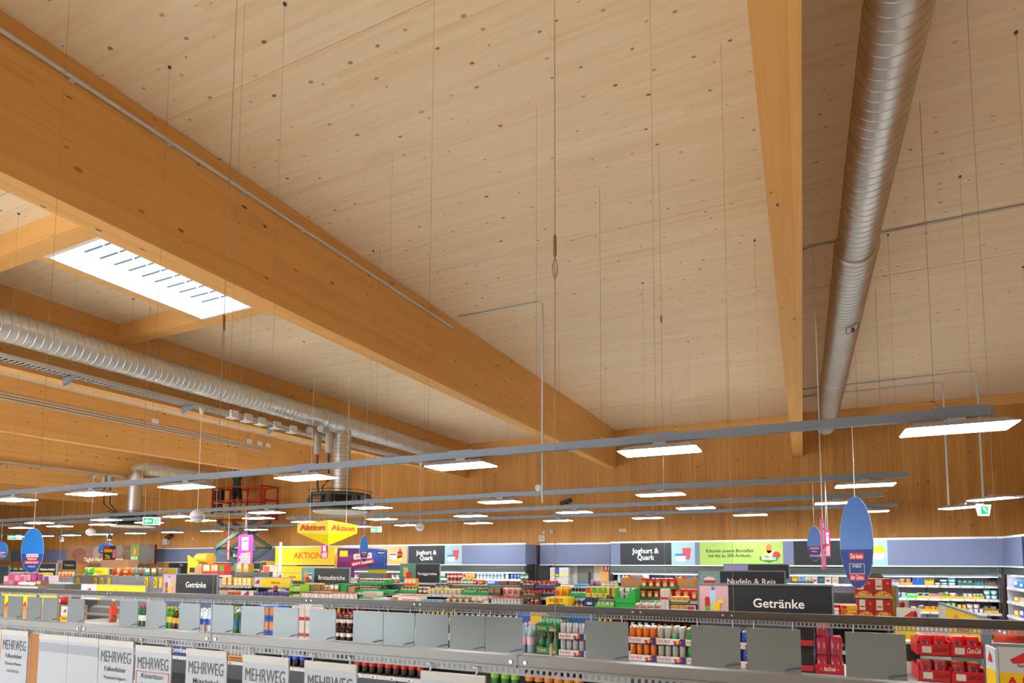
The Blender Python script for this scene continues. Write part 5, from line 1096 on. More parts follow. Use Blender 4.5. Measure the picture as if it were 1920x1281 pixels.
for lv in (0, 1): tray_of(carton(.075, .07, .075, '#e6c08a', '#e2862a', '#e8e0d0'), 'soup_packet', 1273, Y2l+.03, Z2l+.01+lv*.11, .24, .2, .03, '#2a8a4a', 3, 2, 'small orange and white packet in %s green tray by the drinks sign' % ['the lower', 'the upper'][lv], 'packet', 'orange and white packets', '%s flat green tray by the drinks sign' % ['lower', 'upper'][lv])
Lw(carton(.12, .08, .09, '#dcd0c0', '#b0402a', '#4a2a20'), 'pasta_box', 1284, 1308, .125, 'pasta box with red picture', 'box'); Lw(carton(.12, .08, .12, '#c9b8a4', '#a8402a'), 'pasta_box', 1310, 1560, .16, 'tan pasta box', 'box')
Lw(bottle('#dcd8d4', '#cc3424', '#e4dcd4', .035, .12, neck=.6), 'sauce_bottle', 566, 624, .08, 'white sauce bottle with red cap', 'bottle', deep=2); Lw(bottle('#e0dcd6', '#dd6030', '#e6e0d8', .036, .13, neck=.6), 'sauce_bottle', 606, 664, .08, 'white sauce bottle with orange cap', 'bottle', deep=2) if 0 else row(bottle('#e0dcd6', '#dd6030', '#e6e0d8', .036, .13, neck=.6), 'sauce_bottle', 626, 664, Y2l+.06, Z2l, .08, 'white sauce bottle with orange cap on the lower grocery board', 'bottle', 'white sauce bottles with orange caps', deep=2)
row(carton(.1, .3, .13, '#1f8a44', '#e8e4dc', '#d8402a'), 'packet', 629, 646, Y2u+.1, Z2u, .1, 'long green packet with white ends', 'packet', 'long green packets'); U(carton(.2, .26, .12, '#1f8a44'), 'carton', 645, 668, .2, 'large green carton', 'carton', n=1); U(carton(.2, .2, .09, '#b98a5c'), 'carton', 655, 672, .2, 'tan open carton', 'carton', n=1)
begin(); x = ax(694, Y2l+.05, 1120); place(tray(.44, .26, .09, '#37b84a', '#8a6a40', .6, '#d8e24a'), 'display_tray', (x, Y2l+.16, Z2l), 'bright green tray of upright white sachets', 'tray')
for k in range(11): place(carton(.014, .14, .15, '#dcd2c2', None, '#b8302a'), 'sachet', (x-.17+k*.034, Y2l+.16, Z2l+.012), 'white sachet with red foot in the bright green tray', 'sachet', 'white sachets')
end()
Lw(carton(.34, .2, .07, '#d8d4da', '#c2bcc6'), 'carton', 704, 736, .4, 'flat white carton', 'carton', n=1); U(carton(.5, .26, .045, '#1f9a64'), 'carton', 704, 748, .5, 'flat green open carton', 'carton', n=1)
x = ax(760, Y2l+.05, 1130); begin(); t = empty('snack_box', (x, Y2l+.16, Z2l), 'white and orange snack box with red lettering', 'box'); MB().box(-.26, .26, -.12, .12, 0, .11, C('#e6ddd2')).build('box', t); MB().box(-.14, .26, -.121, .12, .108, .114, C('#e0622a')).build('top_print', t); lettering('Salzstangen', .08, .035, -.122, .06, C('#d8452a'), t, bold=.015, width=.28, slant=.15); MB().box(-.25, -.14, -.1215, -.12, .03, .09, C('#b8743a')).build('picture_print', t); end(t)
Lw(tub(.05, .06, '#d8b49a', '#3a9ad0'), 'tub', 790, 832, .105, 'tub with bright blue lid', 'tub', deep=2, jit=.001); Lw(jar('#c9a83a', '#2a2a2a', None, .03, .05), 'preserve_jar', 832, 846, .064, 'tiny yellow jar', 'jar', deep=2)
# third board, glimpsed under the far rail
Z2m = Z2l-.38
for pa, pb, c1, c2, c3, r_, h_, nm in ((480, 560, '#1f5ac0', '#d8e0ea', '#e8ecf0', .045, .22, 'blue detergent'), (562, 600, '#8a1a1c', '#c8302a', '#e0d0c8', .04, .24, 'red juice'), (600, 640, '#d8a02a', '#e8c03a', '#e8e0c8', .042, .24, 'yellow oil'), (642, 690, '#6a1418', '#a82a28', '#d8c0b0', .04, .26, 'dark red syrup'), (692, 790, '#d8d0c0', '#c8b49a', '#e8e2d8', .045, .22, 'cream dressing'), (792, 860, '#d8d4c4', '#e8c41c', '#e2dcc8', .04, .25, 'yellow capped dressing'), (862, 985, '#b8c0c8', '#d0d4d8', '#d86a70', .042, .24, 'silver capped'), (1090, 1150, '#c8b8a0', '#ecc81c', '#e8e0d0', .038, .25, 'yellow capped mustard'), (1150, 1180, '#8a1a1c', '#b8202a', '#e0d0c8', .04, .24, 'red capped ketchup'), (1180, 1230, '#e0dcd0', '#d8d0c0', '#c8b890', .04, .22, 'pale capped sauce'), (1230, 1290, '#c88a2a', '#4a2a1c', '#e2b04a', .04, .23, 'brown capped honey'), (1290, 1560, '#7a8a9a', '#5a6a80', '#c8ccd0', .05, .2, 'grey capped'), (1562, 1670, '#3a2a20', '#2a2a2a', '#8a7a60', .05, .14, 'dark jar style')):
    row(bottle(c1, c2, c3, r_, h_, neck=.5), 'sauce_bottle', pa, pb, Y2l+.06, Z2m, r_*2.2, nm + ' bottle on the third grocery board', 'bottle', nm + ' bottles third board', deep=1)
# left end: spreads
for px in (487, 507, 527): tray_of(jar('#3a1a10', '#2a50a8', '#b83a2a', .036, .1), 'spread_jar', px, Y2l+.02, Z2l, .26, .25, .06, '#1f52c8', 3, 2, 'chocolate spread jar in the bright blue trays', 'jar', 'chocolate spread jars', 'bright blue tray of chocolate spread jars', low=.95, mark='#e2c83a')
place(jar('#3a1a10', '#2f6aa8', '#c23a2a', .04, .115), 'spread_jar', (ax(513.5, Y2l+.1, 1105), Y2l+.14, Z2l+.108), 'single chocolate spread jar standing on top of the blue trays', 'jar')
for lv in (0, 1):
    x = ax(552, Y2l+.05, 1110); tray_of(jar('#c8b8b0', '#3a3a3a', '#e2e2e2', .04, .1), 'spread_jar', 552, Y2l+.04, Z2l+lv*.14, .26, .2, .12, '#9ad020', 3, 1, 'white labelled jar in the %s lime box' % ['lower', 'upper'][lv], 'jar', 'jars in the lime boxes', '%s lime green display box at the spreads' % ['lower', 'upper'][lv], low=.5)
for px, c_, lb in ((573, '#1f9a34', 'bright green open carton of spreads'), (592, '#b07a4a', 'tan open carton of spreads')):
    begin(); x = ax(px, Y2u+.03, 1105); place(tray(.25, .28, .11, c_, '#8a5a30', .95), 'display_tray', (x, Y2u+.165, Z2u), lb, 'tray', None)
    for k in range(3): place(jar('#8a4a1a' if px < 580 else '#5a1a14', '#d8c8a0', '#e2d2b0', .036, .13), 'spread_jar', (x-.078+k*.078, Y2u+.12, Z2u+.007), 'honey coloured jar in the %s' % lb, 'jar', 'jars in the '+lb)
    end()
row(jar('#a86a2a', '#e0dcd4', '#d8a04a', .036, .1), 'spread_jar', 608, 630, Y2u+.08, Z2u, .08, 'amber jar with white lid', 'jar', 'amber jars with white lids', deep=1)
for a in (536, 541, 546): row(bag(.08, .06, .13, '#c83a6a', '#e8b0c0'), 'packet', a, a+6, Y2u+.06, Z2u, .08, 'pink packet beside the lime boxes', 'packet', 'pink packets', n=1)
# right end: ready meals
def meal(px, lv, label, Y=Y2l+.05):
    x = ax(px, Y, 1130); w, h, d = .2, .24, .2
    begin(); t = empty('meal_box', (x, Y+d/2, Z2l+lv*h), label, 'box', 'red ready meal boxes')
    MB().box(-w/2, w/2, -d/2, d/2, 0, h-.01, C('#a81e1c')).build('box', t); bo = t.children[-1]; MB().box(-w*.38, -w*.02, -d/2-.002, -d/2, h*.42, h*.93, C('#ded2bc')).build('label', bo); MB().box(-w*.34, -w*.06, -d/2-.0035, -d/2-.002, h*.56, h*.62, C('#9a3a2a')).build('label_text', bo); MB().box(-w/2, w/2, -d/2-.003, -d/2, 0, h*.12, C('#b9a078')).build('tray_edge', bo)
    MB().poly(circ(.0, h*.12, w*.44, h*.24, 18, 0, PI), -d/2-.004, -d/2, C('#d8a040')).build('food_print', bo)
    for k in range(9): MB().poly(circ(random.uniform(-.07, .07), h*(.17+random.random()*.1), .009, n=7), -d/2-.0055, -d/2-.004, C(['#b5571f', '#efd08a', '#8a3a1a'][k % 3])).build('food_detail', bo)
    MB().poly(circ(w*.28, h*.74, .016, n=10), -d/2-.002, -d/2, C('#d86a5a')).build('seal_print', bo); end(t)
for px, lv, lb in ((1622, 0, 'lower'), (1622, 1, 'upper'), (1655, 0, 'lower'), (1655, 1, 'upper')): meal(px, lv, '%s red ready meal box %s' % (lb, 'beside the orange box' if px < 1640 else 'beside the yellow end panel'))
begin(); x = ax(1592, Y2l+.05, 1135); t = empty('meal_box', (x, Y2l+.13, Z2l), 'orange and yellow ready meal box beside the red ones', 'box', 'red ready meal boxes'); MB().box(-.105, .105, -.08, .08, 0, .15, C('#d8641c')).build('box', t); MB().box(-.105, .105, -.082, -.08, .1, .15, C('#eeb01c')).build('top_print', t); MB().poly(circ(-.06, .125, .035, .02), -.085, -.082, C('#cf2a1c')).build('logo_print', t); MB().poly(circ(0, .01, .08, .05, 16, 0, PI), -.084, -.08, C('#ecc23a')).build('food_print', t); MB().box(-.02, .09, -.084, -.08, .07, .09, C('#ecd03a')).build('text_print', t); end(t)
row(bag(.1, .08, .15, '#c4181f', '#e8d8d8', '#f0e8e4'), 'packet', 1560, 1576, Y2l+.06, Z2l, .1, 'red packet with white lettering behind the drinks sign', 'packet', 'red packets by the meals')
# end panels of the shelf
x = X2b+.03
t = empty('end_panel', (x, 7.72, 0), 'yellow Aktion end panel of the grocery shelf seen at a slant', 'panel'); MB().box(0, .03, 0, 1.2, 0, 1.98, M['rail']).build('post_panel', t); MB().box(-.012, 0, .05, 1.15, 1.5, 1.97, C('#f1cf00')).build('yellow_face', t); MB().box(.03, .042, .05, 1.15, 1.5, 1.97, C('#f1cf00')).build('yellow_face', t)
s = Sign((1681, 1140, 1727, 1170), 7.6, 'white sign with a red megaphone at the end of the grocery shelf', 'sign', 'megaphone signs', '#c9d4d4'); megaphone(s, s.w*.6, s.h*.45, .09); posts(s, .02)
s = Sign((1681, 1126, 1704, 1140), 8.2, 'small white sign with a red megaphone behind the larger one', 'sign', 'megaphone signs', '#c4ccca'); megaphone(s, s.w*.35, s.h*.3, .06); posts(s, .02)
row(carton(.30, .3, az(1700, 1172, 7.3), '#ecc81c', '#e8d020', '#d83a2a'), 'promotion_box', 1684, 1728, 7.35, 0, .36, 'yellow box lettered in red below the megaphone sign', 'box', None, n=1)
# slanted Aktion panel in the aisle and the big Aktion header
xa, xb = ax(1792, 6.9), ax(1845, 6.0)
t = empty('aktion_sign', (ax(1843, 5.9, 1190), 5.9, 0), 'long yellow Aktion panel seen at a slant over the cola trays', 'sign', 'yellow Aktion signs'); zt = az(1792, 1137, 7.3)
MB().box(0, .03, 0, 1.7, 1.5, zt, C('#f1cf00')).build('board', t); MB().box(-.006, .036, 0, 1.7, zt, zt+.02, M['rail']).build('frame', t); MB().box(-.002, 0, 1.35, 1.7, 1.5, zt, C('#c9d3dc')).build('white_panel', t)
MB().box(-.02, .05, -.06, 0, 0, zt, M['rail']).build('post', t)
vs, fs = text_geo('Aktion', .02)
MB().add([(-.003, 1.2-v[0]*.22-.5, 1.6+v[1]*.2) for v in vs], fs, C('#d5202b')).build('lettering', t)
YE = 4.75
zt, zb = az(1890, 1213, YE), az(1890, 1281, YE)-.25
t = empty('aktion_header', (ax(1873, YE, 1240), YE, zb), 'large white and yellow Aktion header with a red megaphone', 'sign', 'yellow Aktion signs'); hh = zt-zb
MB().box(0, .62, 0, .02, 0, hh, C('#c9d3da')).build('board', t); MB().box(0, .62, -.002, 0, hh-.42, hh-.17, C('#f0cc00')).build('yellow_panel', t); lettering('Aktion', .02, hh-.30, -.004, .145, C('#d5202b'), t, bold=.015, align='LEFT')
MB().poly([(.06, hh-.085), (.075, hh-.11), (.17, hh-.10), (.215, hh-.075), (.2, hh-.03), (.155, hh-.025)], -.004, -.001, C('#d5202b')).build('megaphone_print', t); MB().poly(circ(.19, hh-.06, .022, .042, 14), -.006, -.004, C('#a03028')).build('horn_print', t); MB().tube([(.10, -.003, hh-.1), (.105, -.003, hh-.125), (.145, -.003, hh-.125), (.15, -.003, hh-.1)], .004, C('#b03a30'), 5).build('handle_print', t)
MB().box(-.02, -.004, 0, .22, hh-.3, hh-.02, C('#c9d3da')).build('side_panel', t); MB().box(-.022, -.02, 0, .22, hh-.3, hh-.17, C('#f0cc00')).build('side_yellow', t); MB().add([(-.024, .05, hh-.12), (-.024, .16, hh-.12), (-.024, .11, hh-.05)], [(0, 1, 2)], C('#d5202b')).build('side_print', t); MB().box(-.03, .62, -.01, .04, hh, hh+.02, M['rail']).build('top_rail', t)
MB().box(-.03, .0, 0, .03, -zb, 0, M['rail']).box(.59, .62, 0, .03, -zb, 0, M['rail']).build('leg', t)
for k, c_ in enumerate(('#d2401c', '#d2461c', '#c8381c', '#2a5a9a')): place(bag(.2, .14, .12, c_), 'snack_bag', (ax(1868, 5.4, 1205)+.06+k*.11, 5.33+.16*(k % 2), az(1880, 1209, 5.4)), 'orange-red snack bag behind the Aktion header' if k < 3 else 'blue snack bag behind the Aktion header', 'bag', 'snack bags behind the Aktion header')
place(carton(.9, .5, az(1880, 1209, 5.4), '#9aa2a6'), 'promotion_bin', (ax(1890, 5.4, 1205)+.42, 5.45, 0), 'grey promotion bin behind the Aktion header', 'bin')
# ================================================================== COLD SHELVES
led = mat('cabinet_led', (.92, .96, 1), .5, emit=4); cold = mat('cabinet_lining', (.50, .52, .60), .45); canopy = mat('canopy_glass', (.055, .075, .07), .2)
def cabinet(x0, x1, label, ends=(True, True), dz=0):
    t = empty('refrigerated_shelf', (x0, YC, 0), label, 'cold shelf', 'refrigerated wall shelves'); L = x1-x0
    MB().box(0, L, -.02, .9, 0, .4, M['anth']).build('base', t); MB().box(0, L, .82, .88, .4, 2.1, cold).build('back_wall', t)
    MB().box(0, L, -.04, .35, 1.96, 2.09, canopy).build('canopy', t); MB().box(0, L, -.02, .3, 1.90, 1.955, M['rail']).build('canopy_lip', t); MB().box(.05, L-.05, .05, .12, 1.885, 1.898, led).build('light_strip', t)
    MB().box(0, L, .3, .9, 2.0, 2.1, M['anth']).build('roof', t)
    if ends[0]: MB().box(-.05, 0, -.02, .9, 0, 2.1, M['black']).build('end_wall', t)
    if ends[1]: MB().box(L, L+.05, -.02, .9, 0, 2.1, M['black']).build('end_wall', t)
    n = max(1, round(L/1.25)); w = L/n
    for z, yf in CZ:
        for k in range(n): MB().box(k*w+.004, k*w+w-.004, yf, .81, z-.025, z, mat('white_shelf', (.6, .61, .66), .4)).build('shelf_board', t)
        MB().box(0, L, yf-.014, yf-.001, z-.055, z-.003, mat('cold_strip', (.62, .62, .68), .4)).build('price_strip', t)
        tags(x0+.1, x0+L-.1, YC+yf-.014, z-.028, int(L/.22), t)
    for k in range(n+1): MB().box(k*w-.02, k*w+.02, .79, .82, .4, 1.9, M['rail']).build('upright', t)
    return t
CZ = [(az(1800, 1098, YC+.3), .30), (az(1800, 1123, YC+.2), .2), (az(1800, 1148.5, YC+.12), .12), (az(1800, 1148.5, YC)-.36, .04)]
XM0, XM1 = ax(985, YC), ax(1145, YC)
cabinet(ax(560, YC), XM0, 'long refrigerated shelf below the left Joghurt and Quark sign'); cabinet(XM1, XCR-.06, 'long refrigerated shelf below the Bio and cheese signs')
def cold_row(me, nm, a, b, lev, pitch, lab, cat, **k):
    z, yf = CZ[lev]; row(me, nm, a, b, YC+yf+.08, z, pitch, lab, cat, lab+' group', **k)
# left cabinet: yoghurts
cold_row(carton(.1, .1, .2, '#3a9a4a', '#d8e8d8'), 'milk_carton', 826, 836, 0, .11, 'green milk carton in the left cold shelf', 'carton'); cold_row(bottle('#e8ece8', '#cf2a2a', '#d8302a', .045, .2, neck=.5), 'milk_bottle', 838, 872, 0, .1, 'white bottle with red cap in the left cold shelf', 'bottle', deep=2)
cold_row(carton(.1, .1, .17, '#e2902a', '#f0c070'), 'milk_carton', 874, 892, 0, .11, 'orange juice carton in the left cold shelf', 'carton'); cold_row(tub(.055, .1, '#e4e8ee', '#2f7ad0', '#d8e4f2'), 'yoghurt_tub', 893, 946, 0, .122, 'white yoghurt tub with blue lid in the left cold shelf', 'tub', deep=2, stack=2, dh=.102, jit=.001); cold_row(tub(.055, .12, '#f0f0f0', '#f0f0f0', '#e2e6ea'), 'yoghurt_tub', 946, 956, 0, .12, 'plain white tub with pink print in the left cold shelf', 'tub', stack=2, dh=.122); cold_row(tub(.05, .1, '#e8eaf0', '#1f4f9a', '#3f6fd0'), 'yoghurt_tub', 957, 983, 0, .11, 'white tub with dark blue band in the left cold shelf', 'tub', deep=2, stack=2, dh=.102, jit=.001)
cold_row(tub(.05, .09, '#e4e6ea', '#d84a5a', '#e8a0b0'), 'yoghurt_tub', 640, 740, 0, .14, 'white tub with red lid in the left cold shelf', 'tub'); cold_row(tub(.05, .09, '#e4e6ea', '#5aa05a', '#a0c8a0'), 'yoghurt_tub', 740, 750, 0, .14, 'white tub with green lid in the left cold shelf', 'tub')
# right cabinet, upper board
cold_row(bottle('#d8e0ea', '#e8e8ee', '#c9d8ea', .045, .17, neck=.6), 'drink_bottle', 1157, 1180, 0, .1, 'white yoghurt drink bottle in the right cold shelf', 'bottle', deep=2); cold_row(tub(.05, .1, '#eaecf2', '#2a3f7a', '#e8e8f0'), 'yoghurt_tub', 1222, 1246, 0, .115, 'white tub with navy lid in the right cold shelf', 'tub', deep=2); cold_row(tub(.05, .1, '#efeaea', '#d86a3a', '#e8d0c8'), 'yoghurt_tub', 1246, 1264, 0, .115, 'white tub with orange rim in the right cold shelf', 'tub', deep=2); cold_row(tub(.045, .08, '#7a3a8a', '#e2d8ea', '#a06ab0'), 'yoghurt_tub', 1266, 1308, 0, .1, 'purple tub in the right cold shelf', 'tub', deep=2, stack=2, dh=.082)
cold_row(carton(.22, .2, .2, '#2a6ad0', '#d8e2f0'), 'carton', 1205, 1220, 0, .24, 'blue and white carton in the right cold shelf', 'carton'); cold_row(carton(.3, .2, .17, '#c09070'), 'carton', 1182, 1206, 0, .32, 'tan carton in the right cold shelf', 'carton')
for a, b, c1, c2, c3, lb in ((1486, 1497, '#e2b01c', '#ecc84a', '#c89a1c', 'yellow cheese packet'), (1498, 1510, '#c8dae4', '#5a9ad0', '#3a7ac0', 'pale blue cheese packet'), (1511, 1522, '#e0dcd4', '#8aa06a', None, 'white cheese packet'), (1523, 1534, '#e2ded8', '#d03a2a', None, 'white cheese packet with red dot'), (1535, 1546, '#2f5a6a', '#3f6a7a', None, 'teal cheese pack'), (1547, 1560, '#e6dcd0', '#c83a4a', None, 'pale cheese packet with pink print'), (1561, 1574, '#ddd0b0', '#b8a07a', None, 'beige cheese packet')):
    cold_row(bag(.15, .06, .17, c1, c2, c3), 'cheese_packet', a, b, 0, .16, lb + ' in the cold shelf', 'packet', n=1)
row(carton(.5, .04, .05, '#1f3a34', '#3a5a4a'), 'display_tray', 1490, 1520, YC+CZ[0][1]+.024, CZ[0][0], .5, 'dark green tray in the cold shelf', 'tray', None, n=1)
def disp(px, lev, w, col, goods, n, lab, h=.09, stack=1):
    begin(); z, yf = CZ[lev]; Y = YC+yf+.02; x = ax(px, Y, 1095)
    place(tray(w, .2, h, col, col, .55), 'display_tray', (x, Y+.1, z), lab + ' display tray in the cold shelf', 'tray', 'coloured trays in the cold shelf')
    for s_ in range(stack):
        for k in range(n): sc_ = ext(goods); pk = place(goods, 'packet', (x-(w-.016)/2+(k+.5)*(w-.016)/n, Y+.1, z+.007+s_*.1), 'packet in the ' + lab + ' display tray', 'packet', 'packets in the '+lab+' tray'); pk.scale = (min(1, ((w-.016)/n-.002)/sc_[0]), min(1, .182/sc_[1]), 1)
    end()
oval_p = lambda c, l, r=.06, h=.09: tub(r, h, c, c, l)
disp(1671, 0, .32, '#b8cbe8', carton(.09, .1, .1, '#d8dcec', '#cf6a8a'), 3, 'pale blue'); disp(1700, 0, .30, '#e8b41c', tub(.06, .13, '#e2cfa8', '#d8c0a0', '#e8a0a0'), 2, 'yellow'); disp(1722, 0, .27, '#1f62c8', carton(.1, .1, .17, '#d8e2f0', '#2a6ad0'), 2, 'strong blue', .17); disp(1742, 0, .22, '#ecc01c', carton(.09, .1, .13, '#b8b8c0', '#a8a0b0'), 2, 'golden yellow', .17)
for a, c1, c2, st, lb in ((1759, '#2a4a8a', '#e8e0e6', 1, 'navy and white oval cream tub'), (1770, '#2f7a6a', '#dce8dc', 2, 'green and white oval cream tub'), (1786, '#3a9ac0', '#e2eef2', 3, 'light blue oval cream tub')): cold_row(oval_p(c1, c2, .075, .068), 'cream_tub', a-7, a+7, 0, .16, lb, 'tub', n=1, stack=st, dh=.07)
for px, c_, g_, lb in ((1813, '#2a6a6a', tub(.05, .1, '#c8d2c2', '#b8c2a8'), 'dark teal'), (1842, '#2a8a8a', tub(.055, .1, '#9ac8d8', '#c83a3a', '#4a9ac0'), 'turquoise'), (1851, '#8a6a4a', tub(.055, .1, '#6ab0c8', '#b83040', '#4a9ac0'), 'brown')): disp(px, 0, .36, c_, g_, 3, lb, .12, 1)
# middle board
for k, (px, w, c_, g_, n_, lb) in enumerate(((1681, .2, '#1f4fb0', carton(.08, .1, .12, '#2a5ac0', '#c8d8f0'), 2, 'royal blue'), (1694, .14, '#8ad0a0', tub(.06, .1, '#e2e6e0', '#dcdcd4', '#c8d8c0'), 1, 'mint'), (1709, .24, '#3ad03a', carton(.1, .1, .08, '#e4ece4', '#a8d0b0'), 2, 'light green'), (1731, .28, '#ecb81c', carton(.11, .1, .1, '#d0d8ea', '#2a4a8a'), 2, 'amber'), (1752, .18, '#e0b0a0', carton(.1, .1, .06, '#d85a4a'), 1, 'salmon'), (1766, .2, '#ecb01c', carton(.14, .1, .12, '#8a8480'), 1, 'deep yellow'), (1774, .14, '#ecb81c', tub(.06, .14, '#e4ece4', '#2aa04a', '#7ac08a'), 1, 'narrow yellow'), (1788, .2, '#ecb21c', tub(.085, .11, '#ece4ec', '#e8e0e8', '#e4b0c8'), 1, 'orange-yellow'), (1799, .16, '#ecb41c', tub(.06, .09, '#3a5ac0', '#2a4ab0'), 1, 'yellow and blue'), (1815, .24, '#ecb21c', tub(.07, .1, '#3a8ad0', '#c8dcf0', '#e2ecf4'), 2, 'yellow and light blue'), (1838, .34, '#ecb81c', tub(.06, .1, '#9ac8a8', '#d0e0d0'), 3, 'long yellow'))): disp(px, 1, w, c_, g_, n_, lb)
for px in (1851, 1862): cold_row(oval_p('#5aa8b8', '#d8e4e0', .08, .09), 'cream_tub', px-7, px+7, 1, .17, 'teal round cream tub', 'tub', n=1, stack=2, dh=.1)
cold_row(carton(.3, .1, .1, '#c9c2b8', '#a8a098'), 'cheese_packet', 1150, 1480, 1, .4, 'grey cheese packet on the middle board', 'packet')
# lower board
for px, w, c_, g_, n_, lb, st in ((1727, .12, '#ecb41c', tub(.045, .12, '#8a7ab0', '#d8c8e0'), 1, 'small amber', 1), (1745, .24, '#ecb41c', tub(.045, .1, '#e0a83a', '#d8902a'), 2, 'amber stacked', 1), (1764, .22, '#ecb41c', carton(.1, .1, .05, '#c8a23a'), 1, 'flat amber', 1), (1783, .3, '#1f9a4a', tub(.055, .09, '#d8e8d8', '#2aa05a', '#8ac89a'), 2, 'emerald', 2), (1803, .3, '#e8c86a', carton(.1, .1, .15, '#e0c46a', '#d0a83a'), 2, 'straw yellow', 1), (1845, .24, '#ecc01c', carton(.12, .1, .13, '#8a8684'), 1, 'bright yellow', 1), (1859, .2, '#ecc01c', carton(.12, .1, .13, '#8a8684'), 1, 'second bright yellow', 1)): disp(px, 2, w, c_, g_, n_, lb, stack=st)
for px, st in ((1818, 2), (1829, 2), (1838, 1)): cold_row(tub(.07, .09, '#a8c0d8', '#b86a5a', '#d8e4ec'), 'dessert_tub', px-5, px+5, 2, .15, 'pale blue dessert tub with brown lid', 'tub', n=1, stack=st, dh=.092)
cold_row(tub(.05, .1, '#e8c0b0', '#d8a090'), 'dessert_tub', 1708, 1716, 2, .12, 'pale pink bottle-shaped tub', 'tub', n=1)
# AMAX style round display in front
p = at(1632, 1085, Y=13.2); t = empty('round_display', (p.x, 13.2, 0), 'dark rounded display stand lettered AMAX', 'display'); MB().poly(circ(-.12, p.z-.02, .16) , 0, .05, C('#2f302b')).build('round_panel', t); MB().poly(circ(.1, p.z-.06, .17), -.02, .03, C('#3a3a34')).build('round_panel', t); MB().box(-.3, .3, 0, .05, 0, p.z-.1, C('#35362f')).build('stand', t); lettering('AMAX', .02, p.z-.2, -.025, .17, C('#e6e6e2'), t, bold=.02, slant=.25, width=.5)
# right-hand cabinet along the wall
xr = XCR
t = empty('refrigerated_shelf', (xr, 10.4, 0), 'refrigerated shelf along the right-hand wall', 'cold shelf', 'refrigerated wall shelves'); Lr = 4.45
MB().box(0, .9, 0, Lr, 0, .4, M['anth']).build('base', t); MB().box(.8, .86, 0, Lr, .4, 2.1, cold).build('back_wall', t); MB().box(-.04, .35, 0, Lr, 1.96, 2.09, canopy).build('canopy', t); MB().box(.06, .12, .05, Lr-.1, 1.93, 1.945, led).build('light_strip', t); MB().box(.02, .9, Lr-.03, Lr+.02, 0, 2.1, cold).build('end_wall', t); MB().box(.3, .9, 0, Lr, 2.0, 2.1, M['anth']).build('roof', t)
for z, yf in CZ[:3]:
    yf = .03 + .1*yf; MB().box(yf-.05, .8, 0, Lr-.04, z-.025, z, mat('white_shelf')).build('shelf_board', t); MB().box(yf-.064, yf-.051, 0, Lr-.04, z-.055, z-.003, mat('cold_strip')).build('price_strip', t)
    for k in range(14): MB().box(yf-.072, yf-.064, .15+k*.3, .21+k*.3, z-.048, z-.008, tagm).build('price_tag', t)
    for k in range(13):
        c1, c2 = random.choice((('#2a62c8', '#d8e2f0'), ('#ecb41c', '#e8e0d0'), ('#c8d0d0', '#8a9aa0'), ('#c83a3a', '#e8d8d0'), ('#3a8ac0', '#e2ecf0'), ('#d8d2c8', '#b0a898')))
        place(carton(.2, .14, random.choice((.12, .15, .1)), c1, c2), 'packet', (xr+yf+.05, 10.55+k*.32, z), 'small coloured packet in the right-hand cold shelf', 'packet', 'packets in the right-hand cold shelf', rot=-PI/2)
# doorway to the store room between the cabinets
Yd = 15.8
def dpx(x): return ax(x, Yd)
d1 = struct(MB().box(dpx(1113), dpx(1125), Yd, Yd+.12, 0, 2.14, C('#b9b6ae')).box(dpx(1035), dpx(1037), Yd, Yd+.12, 0, 2.14, C('#b9b6ae')).build('door_1'), 'store-room doorway between the cold shelves')
MB().box(dpx(1082), dpx(1112), Yd+.02, Yd+.08, 0, 2.1, C('#777a77')).build('door_leaf', d1); MB().box(dpx(1037), dpx(1081), Yd+.05, Yd+.1, 0, 2.12, C('#c2c5be')).build('white_wall_panel', d1); MB().box(dpx(1013), dpx(1035), Yd-.2, Yd, 0, 2.14, C('#3a3b3d')).build('side_panel', d1); MB().box(dpx(1103), dpx(1107), Yd-.02, Yd+.02, .0, 1.9, C('#26302e')).build('dark_handle', d1)
tag(MB().box(dpx(1125), dpx(1142), Yd-.05, Yd, 0, 2.14, M['purlin']).build('timber_pier'), 'pale timber pier with the red fire sign', 'pier')
s = Sign((1132, 1059.5, 1145, 1071.5), Yd-.08, 'red fire extinguisher sign on the timber pier', 'sign', None, '#b01f22'); s.flat(rect(s.w*.2, s.w*.38, s.h*.12, s.h*.6), '#e8e2e2').flat(circ(s.w*.29, s.h*.72, s.w*.12), '#e8e2e2').flat([(s.w*.6, s.h*.1), (s.w*.9, s.h*.1), (s.w*.9, s.h*.55), (s.w*.75, s.h*.85), (s.w*.6, s.h*.55)], '#e8e2e2')
zq = az(1057, 1100, Yd-.25)
for lv in range(2):
    for k in range(4): place(carton(.142, .2, .27, '#d6d8da', '#c2c6ca', '#d8c21c' if lv == 0 else '#e0d05a') if not (lv == 1 and k == 1) else carton(.142, .2, .27, '#1f3f8a', '#2a5aa8', '#d8c21c'), 'paper_pack', (dpx(1043+k*8.5), Yd-.2, zq+lv*.28), 'white paper pack stacked in the store-room doorway' if not (lv == 1 and k == 1) else 'navy paper pack stacked in the store-room doorway', 'pack', 'paper packs in the doorway')
place(carton(.9, .5, zq-.01, '#8a8d8a'), 'pallet_box', (dpx(1056), Yd-.28, 0), 'grey pallet box under the paper packs', 'box')

